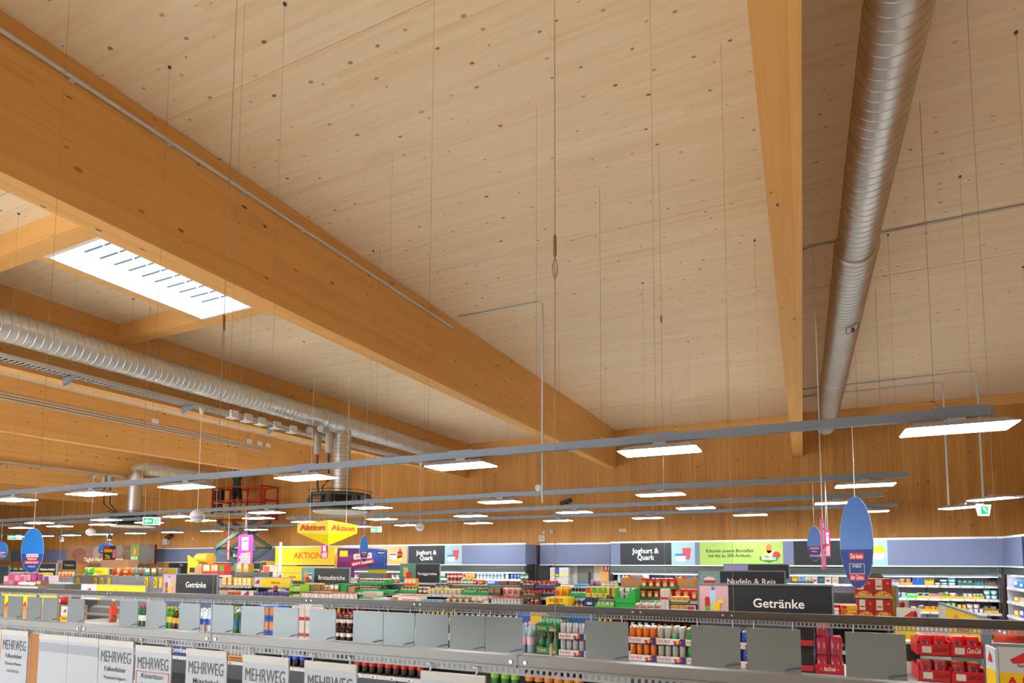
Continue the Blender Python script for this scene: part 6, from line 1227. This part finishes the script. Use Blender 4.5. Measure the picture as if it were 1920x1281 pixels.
# ---- goods on the shelf below the Fertiggerichte sign
def T(me, nm, a, b, pitch, lab, cat, **k): row(me, nm, a, b, Y3+.06, Z3, pitch, lab + ' on the rear grocery shelf', cat, lab+'s rear', **k)
T(jar('#9a2a1c', '#cf2a24', '#e2d8c8', .04, .12), 'preserve_jar', 838, 864, .085, 'red lidded jar', 'jar', deep=2, stack=2, dh=.122); T(jar('#7a8a4a', '#b8c0a0', '#dce0c8', .04, .12), 'preserve_jar', 864, 890, .085, 'green jar with pale lid', 'jar', deep=2); T(bag(.16, .1, .1, '#cf3a24', '#ecc03a'), 'packet', 884, 910, .14, 'red and yellow packet', 'packet')
T(carton(.2, .2, .075, '#2f7ac0', '#d8e2ea'), 'carton', 912, 938, .21, 'flat blue carton', 'carton'); T(carton(.2, .2, .08, '#6a4030', '#8a5a40'), 'carton', 938, 975, .21, 'flat brown carton', 'carton'); T(jar('#3a7a4a', '#2a6a3a', '#c8d8c0', .04, .12), 'preserve_jar', 976, 990, .085, 'dark green jar', 'jar', stack=2, dh=.122)
T(carton(.3, .2, .05, '#2f8ad8', '#3a9ae8'), 'carton', 998, 1034, .3, 'flat bright blue box', 'box'); T(carton(.34, .2, .04, '#2f90d8'), 'carton', 1085, 1104, .3, 'low bright blue box', 'box', n=1); T(bottle('#8a6a9a', '#d8d0dc', None, .04, .13, neck=.6), 'sauce_bottle', 1106, 1126, .085, 'pale purple bottle', 'bottle', deep=2)
for a, b, tcol in ((1163, 1203, '#a57a48'), (1264, 1304, '#a57a48')):
    begin(); x0, x1 = ax(a, Y3), ax(b, Y3); place(tray(x1-x0, .36, .18, tcol, '#b98a56', 1.0), 'open_carton', ((x0+x1)/2, Y3+.2, Z3), 'open brown carton %s' % ('beside the red noodle packets' if a < 1200 else 'behind the drinks sign'), 'carton', 'open brown cartons')
    for k, c_ in enumerate(('#e2b81c', '#cf3a2a', '#2f90d8', '#c86a2a')): place(bag((x1-x0)/4-.012, .07, .2, c_, '#e8e0d0'), 'packet', (x0+.012+(k+.5)*(x1-x0-.024)/4, Y3+.2, Z3+.01), 'coloured packet standing in an open brown carton', 'packet', 'packets in the open cartons')
    end()
T(carton(.12, .12, .1, '#c8bfb0', '#a08a70'), 'carton', 640, 745, .2, 'beige carton', 'carton'); T(bag(.14, .1, .1, '#b86a3a', '#e2d0a8'), 'packet', 727, 750, .14, 'brown bread packet', 'packet')
T(jar('#a8a8a0', '#c8a83a', '#e0dccc', .04, .11), 'preserve_jar', 1128, 1160, .09, 'pale jar with gold lid', 'jar')
place(carton(.72, .08, az(698, 1075, 10.4), '#55595b'), 'display_stand', (ax(698, 10.4, 1080), 10.4, 0), 'curved dark grey display back behind the red jars', 'panel')
row(carton(.2, .2, .22, '#6a4a30', '#8a6a44'), 'carton', 715, 728, Y3+.15, Z3, .2, 'brown open box beside the dark display back', 'carton', None, n=1)
# deep chilled display behind with purple tube sculpture
p = at(680, 1048, Y=12.4); rot = face_rot(p)
t = empty('promotion_tube', (p.x, 12.4, p.z), 'large purple cardboard tube reading doppelt spart besser', 'display', None, rot)
rr, ll = perp_w(21, p), perp_w(92, p)
purple = wood('tube_print', rgb('#8a1f6a'), rgb('#4a1f60'), rgb('#e2246a'), 0, 2, .4, 2.2, .9, .5); navy = wood('tube_print_blue', rgb('#16306a'), rgb('#1f4a9a'), rgb('#8ab0d8'), 0, 2, .4, 5, .9, .5)
MB().lathe([(rr, -ll*.5), (rr, .1*ll)], purple, 32, axis=0, caps=False).build('tube_left', t); MB().lathe([(rr, .1*ll), (rr, .5*ll), (0, .5*ll)], navy, 32, axis=0, caps=False).build('tube_right', t)
MB().lathe([(rr*1.02, -ll*.5), (rr*1.02, -ll*.56), (rr*.86, -ll*.56), (rr*.84, -ll*.45), (0, -ll*.44)], C('#c8862a'), 32, axis=0, caps=False).build('orange_mouth', t)
MB().obox((0, -rr*.98, rr*.25), (ll*.36, .02, rr*.5), Matrix.Rotation(-.1, 3, 'Y'), C('#d8d2cc')).build('white_label', t); MB().obox((0, -rr*1.02, -rr*.35), (ll*.48, .02, rr*.42), Matrix.Rotation(-.16, 3, 'Y'), C('#b01a1f')).build('red_label', t)
lettering('doppelt', 0, rr*.1, -rr-.01, rr*.5, C('#c22a2a'), t, bold=.01, width=ll*.3, slant=.15, tilt=.1); lettering('spart besser.', 0, -rr*.46, -rr*1.02-.02, rr*.42, C('#e8dede'), t, bold=.01, width=ll*.42, slant=.15, tilt=.16)
MB().box(-ll*.46, -ll*.3, -rr*.98, -rr*.9, rr*.05, rr*.75, C('#d0c21c')).build('yellow_label', t); MB().box(ll*.28, ll*.46, -rr*.96, -rr*.88, rr*.35, rr*.72, C('#152a5c')).build('logo_panel', t); lettering('PAYBACK', ll*.37, rr*.48, -rr*.965, rr*.2, C('#d8e0ee'), t, bold=.01, width=ll*.13)
MB().box(-ll*.28, -ll*.16, -.05, .05, -p.z, -rr*.9, C('#6a2a80')).build('left_leg', t); MB().add([(ll*.1, 0, -rr*.95), (ll*.5, 0, -rr*.6), (ll*.5, 0, -p.z), (ll*.28, 0, -p.z), (ll*.28, 0, -rr*1.3), (ll*.1, 0, -rr*1.3)]+[(ll*.1, .06, -rr*.95), (ll*.5, .06, -rr*.6), (ll*.5, .06, -p.z), (ll*.28, .06, -p.z), (ll*.28, .06, -rr*1.3), (ll*.1, .06, -rr*1.3)], [(0, 1, 2, 3, 4, 5), (11, 10, 9, 8, 7, 6)]+[(i, (i+1) % 6, (i+1) % 6+6, i+6) for i in range(6)], C('#d0b41c')).build('yellow_leg', t)

# ================================================================== LEFT SIDE OF THE SHOP
def bin_(box, Y, label, d=.6):
    pl, pt, pr_, pb = box; x0, x1 = ax(pl, Y, pt), ax(pr_, Y, pt); zt = az((pl+pr_)/2, pt, Y)
    t = empty('promotion_bin', (x0, Y, 0), label, 'bin', 'grey promotion bins'); m_ = C('#8c8f95')
    n = max(1, round((x1-x0)/1.6)); w = (x1-x0)/n
    for k in range(n): MB().box(k*w+.004, k*w+w-.004, 0, .03, 0, zt, m_).build('front_panel', t)
    MB().box(0, .03, .03, d, 0, zt, m_).build('side_panel', t); MB().box(x1-x0-.03, x1-x0, .03, d, 0, zt, m_).build('side_panel', t); MB().box(.03, x1-x0-.03, d-.03, d, 0, zt, m_).build('rear_panel', t); MB().box(.03, x1-x0-.03, .03, d-.03, zt-.16, zt-.14, m_).build('floor_panel', t)
    return t, zt
YP = 8.3
b1, zb1 = bin_((138, 1080, 312, 1100), YP, 'long grey promotion bin with yellow cards on its front')
for px, c_ in ((147.5, ('#d8c8a0', '#8a6a4a')), (180, ('#c83a2a', '#5a2a2a')), (192, ('#3a6ac0', '#2a3a5a')), (206, ('#d8d8d0', '#b8a880')), (276, ('#3a2a1a', '#2a2a2a')), (293, ('#3a3a3a', '#4a4030')), (303, ('#e8e8e8', '#d0c8b8'))):
    z1, z0 = az(px, 1083, YP), az(px, 1101, YP); t = empty('promotion_card', (ax(px, YP, 1090), YP-.012, z0), 'yellow promotion card with a product picture on the grey bin', 'card', 'yellow promotion cards'); w = perp_w(9, at(px, 1090, Y=YP))*1.35; h = z1-z0
    MB().box(-w/2, w/2, -.004, .004, 0, h, C('#ecc800')).build('card', t); MB().box(-w/2, w/2, -.005, .003, -.02, 0, C('#c9d0d8')).build('foot_strip', t)
    for q in range(3): MB().poly(circ((-.2+.2*(q % 2))*w, h*(.25+.22*q), w*.14, h*.09, 10), -.006, -.004, C(c_[q % 2])).build('picture_print', t)
def heap(pa, pb, Y, z, cols, label, group, n, hmax=.22, me=None):
    for k in range(n):
        c_ = random.choice(cols); h2 = (n+1)//2; xa, xb = ax(pa, Y, 1075), ax(pb, Y, 1075); st = (xb-xa)/h2; lay = k//h2
        m_ = random.choice((bag(.22, .14, .16, c_, '#e2d8c0'), carton(.16, .14, .16, c_, '#e8e0d0'), bag(.18, .12, .16, c_)))
        o = place(m_, 'packet', (xa+(k % h2+.5)*st, Y+random.uniform(-.04, .04)+.03*lay, z+.161*lay), label, 'packet', group); o.scale.x = min(1.15, (st-.004)/ext(m_)[0])
heap(207, 250, YP+.3, zb1-.14, ['#e0701c', '#d8601a', '#b8501c', '#e2862a'], 'orange packet heaped in the grey promotion bin', 'orange packets in the bin', 16)
heap(250, 305, YP+.3, zb1-.14, ['#8a7a5a', '#5a8a5a', '#4a9ab0', '#a86a3a'], 'small mixed packet heaped in the grey promotion bin', 'mixed packets in the bin', 12, .1)
heap(158, 182, YP+.3, zb1-.14, ['#5ac81c', '#6ad02a', '#d8dcd8'], 'lime green packet heaped in the grey promotion bin', 'lime packets in the bin', 7, .04)
# hygiene shelf
Yh = 7.2; zh = az(60, 1098, Yh)
gh = gondola('hygiene_shelf', ax(14, Yh), ax(98, Yh), Yh+.5, [(zh, Yh-.22), (zh-.36, Yh), (.5, Yh)], zh+.02, 'hygiene shelf with pink packages below the blue oval sign', base_y=Yh)
for pa, pb, c1, c2, lb, h in ((15, 22, '#d86a8a', '#e8c0d0', 'pink', .2), (22, 34, '#b89aa0', '#d84a8a', 'mauve', .26), (36, 42, '#e0307a', '#f0a0c0', 'magenta', .24), (44, 54, '#e4dce0', '#e05a90', 'white and pink', .22), (56, 66, '#b02a4a', '#d8a0b0', 'crimson', .26), (66, 76, '#7a2a6a', '#c84a9a', 'violet', .26), (78, 88, '#d8b82a', '#8a3a8a', 'yellow', .28), (89, 99, '#d8d0d8', '#7a3a9a', 'white and violet', .22)):
    row(carton(.2, .18, h, c1, c2), 'hygiene_pack', pa, pb, Yh+.12, zh, .22, lb+' hygiene package on the shelf below the blue oval', 'package', lb+' hygiene packages', stack=1)
row(bag(.3, .16, .09, '#d8dcd6'), 'paper_pack', 34, 66, Yh-.1, zh, .3, 'white paper roll pack before the hygiene packages', 'pack', 'white roll packs'); row(carton(.5, .3, az(118, 1106, 7.0)+.12, '#5a5c56'), 'grey_box', 101, 137, 7.0, 0, .5, 'dark grey bin beside the long promotion bin', 'bin', 'dark grey bins', n=2)
row(carton(.18, .14, .12, '#8a5a3a', '#c8a88a'), 'packet', 70, 86, Yh-.1, zh, .2, 'brown packet on the hygiene shelf', 'packet', 'brown packets')
row(bag(.16, .12, .18, '#c8a070', '#d8502a'), 'pet_food', 106, 138, 11.6, az(120, 1082, 11.6), .2, 'pet food packet below the Tiernahrung sign', 'packet', 'pet food packets', deep=1); row(carton(.16, .14, .16, '#3a8a9a', '#c83a2a'), 'pet_food', 106, 138, 11.2, az(120, 1085, 11.2)-.12, .2, 'teal and red pet food box below the Tiernahrung sign', 'box', 'pet food boxes')
gondola('pet_shelf', ax(103, 11.7), ax(150, 11.1), 11.7, [(az(120, 1082, 11.6), 11.45), (az(120, 1085, 11.2)-.12, 11.1), (.6, 11.1)], az(120, 1080, 11.7), 'pet food shelf below the Tiernahrung sign')
row(carton(.3, .2, .14, '#3a4a3a', '#a8b8a0'), 'carton', 16, 60, 11.4, az(40, 1072, 11.4), .36, 'dark green carton on the far top shelf', 'carton', 'dark green cartons')
gondola('far_shelf', ax(10, 11.3), ax(70, 11.3), 11.7, [(az(40, 1072, 11.4), 11.25), (.6, 11.25)], az(40, 1073, 11.7), 'far shelf with dark cartons beside the hygiene shelf')
# yellow counters glimpsed below the far rail
for px, Y in ((15, 6.1), (48, 6.1), (88, 6.1)):
    s = Sign((px-13, 1113, px+18, 1137), Y, 'yellow promotion counter front with red print', 'counter', 'yellow promotion counters', '#ecca00'); s.flat([(s.w*.2, 0), (s.w*.5, 0), (s.w*.45, s.h*.4)], '#c8281f').flat(rect(s.w*.6, s.w*.8, s.h*.3, s.h*.7), '#c8501f'); MB().box(0, s.w, .03, .5, -s.z0, -.01, C('#b98a5a')).build('carton_base', s.t)
s = Sign((114, 1137, 128, 1166), 5.0, 'small white and yellow Aktion card beside the drinks shelf', 'sign', 'yellow Aktion signs', '#d3dae2'); s.flat(rect(0, s.w, 0, s.h*.4), '#ecc800').text('Aktion', s.w*.5, s.h*.12, .07, '#c8281f', bold=.01, width=s.w*.8); megaphone(s, s.w*.55, s.h*.68, .04); posts(s, .02)
place(carton(.34, .3, az(120, 1133, 5.9), '#8a6a4a'), 'carton', (ax(121, 5.9, 1135), 5.9, 0), 'tall brown carton under the dark red packet', 'carton')
row(bag(.2, .15, .16, '#a8202a', '#c8a0a0'), 'packet', 114, 128, 5.9, az(120, 1133, 5.9), .2, 'dark red packet stacked beside the yellow counters', 'packet', 'dark red packets', stack=1)
# baby food shelf
Yb_ = 7.9; zb_ = az(440, 1098, Yb_); zb2 = az(440, 1117, Yb_)
gb = gondola('baby_food_shelf', ax(404, Yb_), ax(474, Yb_), Yb_+.42, [(zb_, Yb_), (zb2, Yb_), (zb2-.3, Yb_)], zb_+.25, 'baby food shelf of yellow cartons beside the Getränke sign', back='#6d7276')
tags(ax(406, Yb_), ax(472, Yb_), Yb_-.012, zb_-.024, 9, gb); tags(ax(406, Yb_), ax(472, Yb_), Yb_-.012, zb2-.024, 9, gb)
row(carton(.1, .1, .13, '#e4e8e0', '#8ac86a'), 'baby_food_box', 406, 418, Yb_+.08, zb_, .11, 'white and green baby food box', 'box', 'white baby food boxes'); row(carton(.11, .1, .16, '#e8b020', '#f2d8a0', '#f0f0ea'), 'baby_food_box', 419, 439, Yb_+.08, zb_, .12, 'orange-yellow baby food box', 'box', 'orange-yellow baby food boxes'); row(carton(.11, .1, .15, '#ecc02a', '#f4e2a8', '#f2f0e6'), 'baby_food_box', 441, 474, Yb_+.08, zb_, .12, 'yellow baby food box in the upper row', 'box', 'yellow baby food boxes'); row(carton(.14, .12, .17, '#e6b81c', '#d8d4c8'), 'baby_food_box', 446, 470, Yb_+.2, zb_+.26, .15, 'yellow carton standing on the baby food shelf', 'box', 'yellow cartons on top')
row(jar('#e2e0d4', '#e8862a', '#e8c8a0', .04, .1), 'baby_food_jar', 406, 428, Yb_+.08, zb2, .085, 'baby food jar with orange lid', 'jar', 'orange lid baby jars', deep=2); row(jar('#e8c070', '#e4e4dc', '#d85a3a', .036, .1), 'baby_food_jar', 428, 474, Yb_+.08, zb2, .08, 'baby food jar with white lid', 'jar', 'white lid baby jars', deep=2)
row(jar('#d8d8c8', '#5ab04a', '#a8d08a', .04, .1), 'baby_food_jar', 406, 474, Yb_+.08, zb2-.3, .09, 'green lidded baby food jar on the lowest visible board', 'jar', 'green lid baby jars')
s = Sign((452, 1108, 474, 1118), 7.4, 'small white megaphone sign below the baby food shelf', 'sign', 'megaphone signs', '#cdd4da'); megaphone(s, s.w*.5, s.h*.35, .08); posts(s, .02)
# goods before the far timber wall
row(carton(.3, .25, .3, '#d2501f', '#e8c8a8', '#b8301c'), 'promotion_pack', 384, 402, 11.0, az(392, 1078, 11.0), .3, 'orange-red pack stacked near the lift', 'pack', 'orange-red packs', deep=1); row(carton(.3, .25, .3, '#d8481f', '#e0b090', '#c03a1c'), 'promotion_pack', 402, 414, 11.0, az(392, 1078, 11.0), .3, 'tall orange pack stacked near the lift', 'pack', 'tall orange packs'); row(carton(.22, .2, .28, '#b82a2a', '#3a8a3a'), 'promotion_pack', 414, 426, 11.0, az(392, 1078, 11.0), .22, 'red and green pack near the lift', 'pack', 'red and green packs')
gondola('far_shelf', ax(340, 10.9), ax(438, 10.9), 11.4, [(az(392, 1078, 11.0), 10.85), (.6, 10.85)], az(392, 1076, 11.4), 'far shelf with orange packs in front of the lift')
p = at(358, 1070, Y=10.9); t = empty('display_box', (p.x, 10.95, az(392, 1078, 11.0)), 'yellow display box with a round opening near the lift', 'box'); MB().poly([(-.2, 0), (.2, 0), (.2, .35), (-.25, .55), (-.2, .3)], 0, .04, C('#dcb81c')).build('front', t); MB().box(-.12, .12, -.01, 0, .06, .2, C('#2a2218')).build('opening', t); MB().lathe([(.16, 0), (.16, .5)], C('#c8a41c'), 16, axis=0, c=(-.05, .21, .45)).build('roll', t)
for k in range(5): place(bottle('#b8905a', '#d8c8a0', None, .028, .3), 'spirit_bottle', (ax(368+k*2.5, 10.89), 10.89, az(380, 1077, 11.1)), 'tan bottle beside the yellow display box', 'bottle', 'tan bottles near the lift')
s = Sign((316, 1056, 350, 1078), 13.8, 'dark green board before the bakery wall', 'board', None, '#243230'); s.text('NEU', s.w*.7, s.h*.75, .1, '#c8ccc8', bold=.01); posts(s, .02)
place(carton(1.6, .3, .28, '#b98a68'), 'carton', (ax(218, 12.62, 1060), 12.7, az(218, 1065, 12.62)), 'long tan carton before the bakery picture', 'carton'); gondola('far_shelf', ax(200, 12.5), ax(312, 12.5), 12.95, [(az(218, 1065, 12.62), 12.5), (.6, 12.5)], az(218, 1064, 12.95), 'far shelf before the bakery picture')
row(carton(.24, .2, .26, '#d8d4cc', '#c8623a'), 'rusk_box', 494, 516, 9.8, az(505, 1081, 9.8), .5, 'white biscuit box with an orange picture', 'box', 'biscuit boxes', n=1); row(carton(.2, .2, .36, '#b89a1c', '#3a3420'), 'promotion_pack', 494, 504, 10.0, az(505, 1081, 9.8), .3, 'olive yellow pack behind the biscuit box', 'pack', None, n=1)
gondola('far_shelf', ax(476, 9.7), ax(566, 9.7), 10.2, [(az(505, 1081, 9.8), 9.6), (.6, 9.6)], az(505, 1083, 10.2), 'far shelf under the biscuit boxes')
t = empty('sign_post', (ax(526, 11.8, 1040), 11.8, 1.6), 'upright pale post before the yellow AKTION board', 'post'); MB().box(-.03, .03, -.02, .02, 0, az(526, 1017, 11.8)-1.6, M['pvc']).build('post', t); MB().box(-.1, .1, -.1, .1, -1.6, 0, M['pvc']).build('foot', t)

# ------------------------------------------------------------------ goods that would run into each other give way side by side
bpy.context.view_layer.update()
def bounds(u):
    lo, hi = [1e9]*3, [-1e9]*3
    for o in u:
        for q in ([o] if o.type == 'MESH' else o.children):
            m_ = q.matrix_basis if q is o else o.matrix_basis @ q.matrix_basis
            for c in q.bound_box:
                v = m_ @ Vector(c)
                for i in range(3): lo[i] = min(lo[i], v[i]); hi[i] = max(hi[i], v[i])
    return lo, hi
BD = [bounds(u) for u in UNITS]
def squeeze(k, i, lo_, hi_):
    lo, hi = BD[k]; f = (hi_-lo_)/(hi[i]-lo[i])
    for o in UNITS[k]: o.location[i] = lo_ + (o.location[i]-lo[i])*f; o.scale[i] *= f
    lo[i], hi[i] = lo_, hi_
hard = []
for it in range(3):
    order = sorted(range(len(UNITS)), key=lambda k: BD[k][0][0]); hard = []
    for n1, a in enumerate(order):
        for b in order[n1+1:]:
            if BD[b][0][0] > BD[a][1][0]-.001: break
            ov = [min(BD[a][1][i], BD[b][1][i])-max(BD[a][0][i], BD[b][0][i]) for i in range(3)]
            if min(ov) < .0015: continue
            best = None
            for i in (0, 1):
                p, q = (a, b) if BD[a][0][i]+BD[a][1][i] <= BD[b][0][i]+BD[b][1][i] else (b, a)
                wp, wq = BD[p][1][i]-BD[p][0][i], BD[q][1][i]-BD[q][0][i]; d_ = BD[p][1][i]-BD[q][0][i]+.002
                loss = d_/(wp+wq)
                if best is None or loss < best[0]: best = (loss, i, p, q, wp, wq, d_)
            loss, i, p, q, wp, wq, d_ = best
            if loss > .42: hard.append((a, b)); continue
            mid = BD[p][1][i] - d_*wp/(wp+wq)
            squeeze(p, i, BD[p][0][i], mid); squeeze(q, i, mid+.002, BD[q][1][i])

# ================================================================== SCISSOR LIFT AND WORKER
YL = 14.85; pl_ = at(408, 976, Y=YL); prr = at(511, 976, Y=YL); cL = at(458, 976, Y=YL)
rot = 0.06
red = mat('lift_red', '#a3231c', .45); arm = mat('lift_green_grey', '#3f5651', .5)
lw = 1.9; lift = empty('scissor_lift', (cL.x, YL, 0), 'red scissor lift raised in front of the back wall', 'lift', None, rot)
zp = cL.z; lw = perp_w(100, cL)/math.cos(face_rot(cL)-rot)*.92; ld = .8
MB().box(-lw/2, lw/2, -ld/2, ld/2, zp, zp+.22, red).build('platform', lift)
MB().box(-lw*.48, lw*.2, -ld/2-.01, -ld/2, zp+.05, zp+.2, C('#cfae1c')).build('yellow_plate', lift); lettering('BRAVER', -lw*.33, zp+.075, -ld/2-.012, .13, C('#7a3018'), lift, bold=.02, width=lw*.24); MB().box(-lw*.1, lw*.18, -ld/2-.0115, -ld/2-.01, zp+.1, zp+.13, C('#7a6a1c')).build('small_print', lift)
MB().box(lw*.2, lw*.3, -ld/2-.01, -ld/2, zp+.07, zp+.18, C('#c8b4b0')).build('label_plate', lift)
g = zp+.22; gh_ = .98
for x in (-lw/2+.03, -lw*.0+lw*.22, lw/2-.03):
    for y in (-ld/2+.03, ld/2-.03): MB().cbox((x, y, g+gh_/2), (.05, .05, gh_), red).build('guard_post', lift)
for z in (g+gh_*.5, g+gh_):
    for y in (-ld/2+.03, ld/2-.03): MB().box(-lw/2, lw/2, y-.022, y+.022, z-.025, z+.025, red).build('guard_rail', lift)
    for x in (-lw/2+.03, lw/2-.03): MB().box(x-.022, x+.022, -ld/2, ld/2, z-.025, z+.025, red).build('guard_rail', lift)
MB().box(-lw/2+.06, -lw/2+.42, -ld/2+.06, -ld/2+.2, g+.5, g+.9, C('#2a1a18')).build('control_box', lift); MB().box(-lw/2+.06, -lw/2+.32, -ld/2+.06, -ld/2+.2, g+.1, g+.4, C('#181614')).build('battery_box', lift)
zs = [.75, .75+(zp-.75)/2, zp]
zs = [zp-(zp-.7)*k/3 for k in range(4)]
for k in range(3):
    for y in (-.32, .32):
        for sgn_ in (-1, 1):
            a_, b__ = Vector((-sgn_*lw*.40, y+.03*sgn_, zs[k]-.04)), Vector((sgn_*lw*.40, y+.03*sgn_, zs[k+1]))
            d_ = b__-a_; ang = math.atan2(d_.z, d_.x); MB().obox((a_+b__)/2, (d_.length, .05, .13), Matrix.Rotation(-ang, 3, 'Y'), arm).build('scissor_arm', lift)
    for x in (-lw*.4, lw*.4): MB().tube([(x, -.38, zs[k+1]), (x, .38, zs[k+1])], .035, arm, 8).build('pivot_shaft', lift)
MB().obox((lw*.12, 0, zs[2]+.1), (.9, .12, .12), Matrix.Rotation(.9, 3, 'Y'), M['galv2']).build('hydraulic_ram', lift)
MB().box(-lw*.46, lw*.46, -ld/2, ld/2, .25, .7, red).build('chassis', lift)
for x in (-lw*.36, lw*.36):
    for y in (-ld/2, ld/2): MB().lathe([(.19, -.06), (.2, -.04), (.2, .04), (.19, .06)], M['black'], 18, axis=1, c=(x, y, .2)).build('wheel', lift)
# worker seen from behind, reaching up to the duct
def skin_body(name, joints, edges_, mats_fn, parent, sub=2):
    me = bpy.data.meshes.new(name); me.from_pydata([j[0] for j in joints], edges_, []); o = bpy.data.objects.new(name, me); COL.objects.link(o)
    o.modifiers.new('skin', 'SKIN'); me.skin_vertices[0].data
    for v, j in zip(me.skin_vertices[0].data, joints): v.radius = j[1]
    me.skin_vertices[0].data[0].use_root = True
    sb = o.modifiers.new('sub', 'SUBSURF'); sb.levels = sub; sb.render_levels = sub
    bpy.context.view_layer.update(); ev = o.evaluated_get(bpy.context.evaluated_depsgraph_get()); m2 = bpy.data.meshes.new_from_object(ev)
    bpy.data.objects.remove(o); o = bpy.data.objects.new(name, m2); COL.objects.link(o); o.parent = parent
    ms = mats_fn(None); m2.materials.clear()
    for q in ms: m2.materials.append(q)
    for p_ in m2.polygons: p_.material_index = mats_fn(p_.center); p_.use_smooth = True
    return o
wx = lift.matrix_basis @ Vector((-lw*.2, .05, g)); wt = empty('person', (wx.x, wx.y, zp+.22), 'person in dark green shirt and black shorts working on the raised lift', 'person', None, rot)
skin = mat('skin', (.42, .24, .16), .5); shirt = mat('green_shirt', '#20402f', .8); short = mat('black_shorts', '#0f1012', .8); shoe = mat('dark_shoes', '#1a1816', .6); hair = mat('dark_hair', '#241a14', .8)
J = [((0, 0, .96), (.165, .12)), ((0, 0, 1.16), (.15, .105)), ((0, -.01, 1.36), (.175, .11)), ((0, -.02, 1.48), (.09, .075)), ((0, -.01, 1.55), (.055, .055)),
     ((-.10, 0, .90), (.105, .105)), ((-.13, .01, .70), (.09, .09)), ((-.14, .02, .50), (.062, .062)), ((-.145, .0, .32), (.058, .058)), ((-.15, -.02, .09), (.038, .038)),
     ((.10, 0, .90), (.105, .105)), ((.13, .02, .70), (.09, .09)), ((.15, .03, .50), (.062, .062)), ((.155, .01, .32), (.058, .058)), ((.16, -.01, .09), (.038, .038)),
     ((-.2, -.01, 1.42), (.065, .06)), ((-.27, .06, 1.62), (.05, .05)), ((-.25, .16, 1.84), (.035, .035)), ((.2, -.01, 1.42), (.065, .06)), ((.29, .04, 1.62), (.05, .05)), ((.24, .15, 1.83), (.035, .035)),
     ((-.245, .18, 1.90), (.034, .02)), ((.235, .17, 1.89), (.034, .02))]
Ed = [(0, 1), (1, 2), (2, 3), (3, 4), (0, 5), (5, 6), (6, 7), (7, 8), (8, 9), (0, 10), (10, 11), (11, 12), (12, 13), (13, 14), (2, 15), (15, 16), (16, 17), (2, 18), (18, 19), (19, 20), (17, 21), (20, 22)]
for base, sx in ((21, -1), (22, 1)):                      # four fingers and a thumb on each hand
    hx, hy, hz = J[base][0]
    for f, (dx, l_) in enumerate(((-.024, .055), (-.008, .065), (.008, .062), (.024, .048))):
        n0 = len(J); J += [((hx+dx, hy+.012, hz+.035), (.009, .009)), ((hx+dx*1.1, hy+.03, hz+.035+l_*.6), (.0085, .0085)), ((hx+dx*1.1, hy+.05, hz+.035+l_*.8), (.007, .007))]; Ed += [(base, n0), (n0, n0+1), (n0+1, n0+2)]
    n0 = len(J); J += [((hx-sx*.035, hy+.02, hz+.0), (.011, .011)), ((hx-sx*.05, hy+.045, hz+.03), (.009, .009))]; Ed += [(base, n0), (n0, n0+1)]
def bodymat(c):
    if c is None: return [shirt, short, skin]
    if c.z > 1.52 and abs(c.x) < .12: return 2
    if abs(c.x) > .17 and c.z > 1.58: return 2
    if c.z > 1.0: return 0
    if c.z > .47: return 1
    return 2
skin_body('body', J, Ed, bodymat, wt)
MB().lathe([(.0, 1.54), (.055, 1.55), (.082, 1.60), (.092, 1.66), (.088, 1.72), (.06, 1.765), (0, 1.78)], skin, 16).build('head', wt); MB().lathe([(.094, 1.64), (.099, 1.68), (.094, 1.74), (.06, 1.79), (0, 1.80)], hair, 16, c=(0, -.012, 0)).build('hair', wt)
for s_ in (-1, 1): MB().lathe([(0, -.012), (.02, -.008), (.024, .0), (.02, .01), (0, .014)], skin, 8, axis=0, c=(s_*.093, .0, 1.655)).build('ear', wt); MB().cbox((s_*.033, .086, 1.68), (.022, .012, .012), M['white']).build('eye', wt)
MB().add([(-.014, .085, 1.635), (.014, .085, 1.635), (0, .12, 1.637), (0, .088, 1.675)], [(0, 1, 2), (0, 2, 3), (1, 3, 2)], skin).build('nose', wt); MB().cbox((0, .086, 1.61), (.042, .01, .01), mat('lips', (.35, .14, .12), .5)).build('mouth', wt)
for sx in (-.15, .16): MB().poly([(sx-.045, .0), (sx+.045, 0), (sx+.045, .06), (sx+.02, .10), (sx-.02, .10), (sx-.045, .06)], -.09, .16, shoe).build('shoe', wt)

# remaining rail lamps by the right-hand wall
rr_ = bpy.data.objects.get('light_rail.008')
for nm, px, py in (('panel_lamp', 1805, 952), ('panel_lamp', 1860, 936)):
    p = at(px, py, Y=12.9); inst(lm_root, (p.x, p.y, p.z), -.8, 'LED panel lamp on the slanted rail by the right-hand cold shelves', 'lamps on the slanted rail')
for ch in list(lm_root.children): bpy.data.objects.remove(ch)
bpy.data.objects.remove(lm_root)
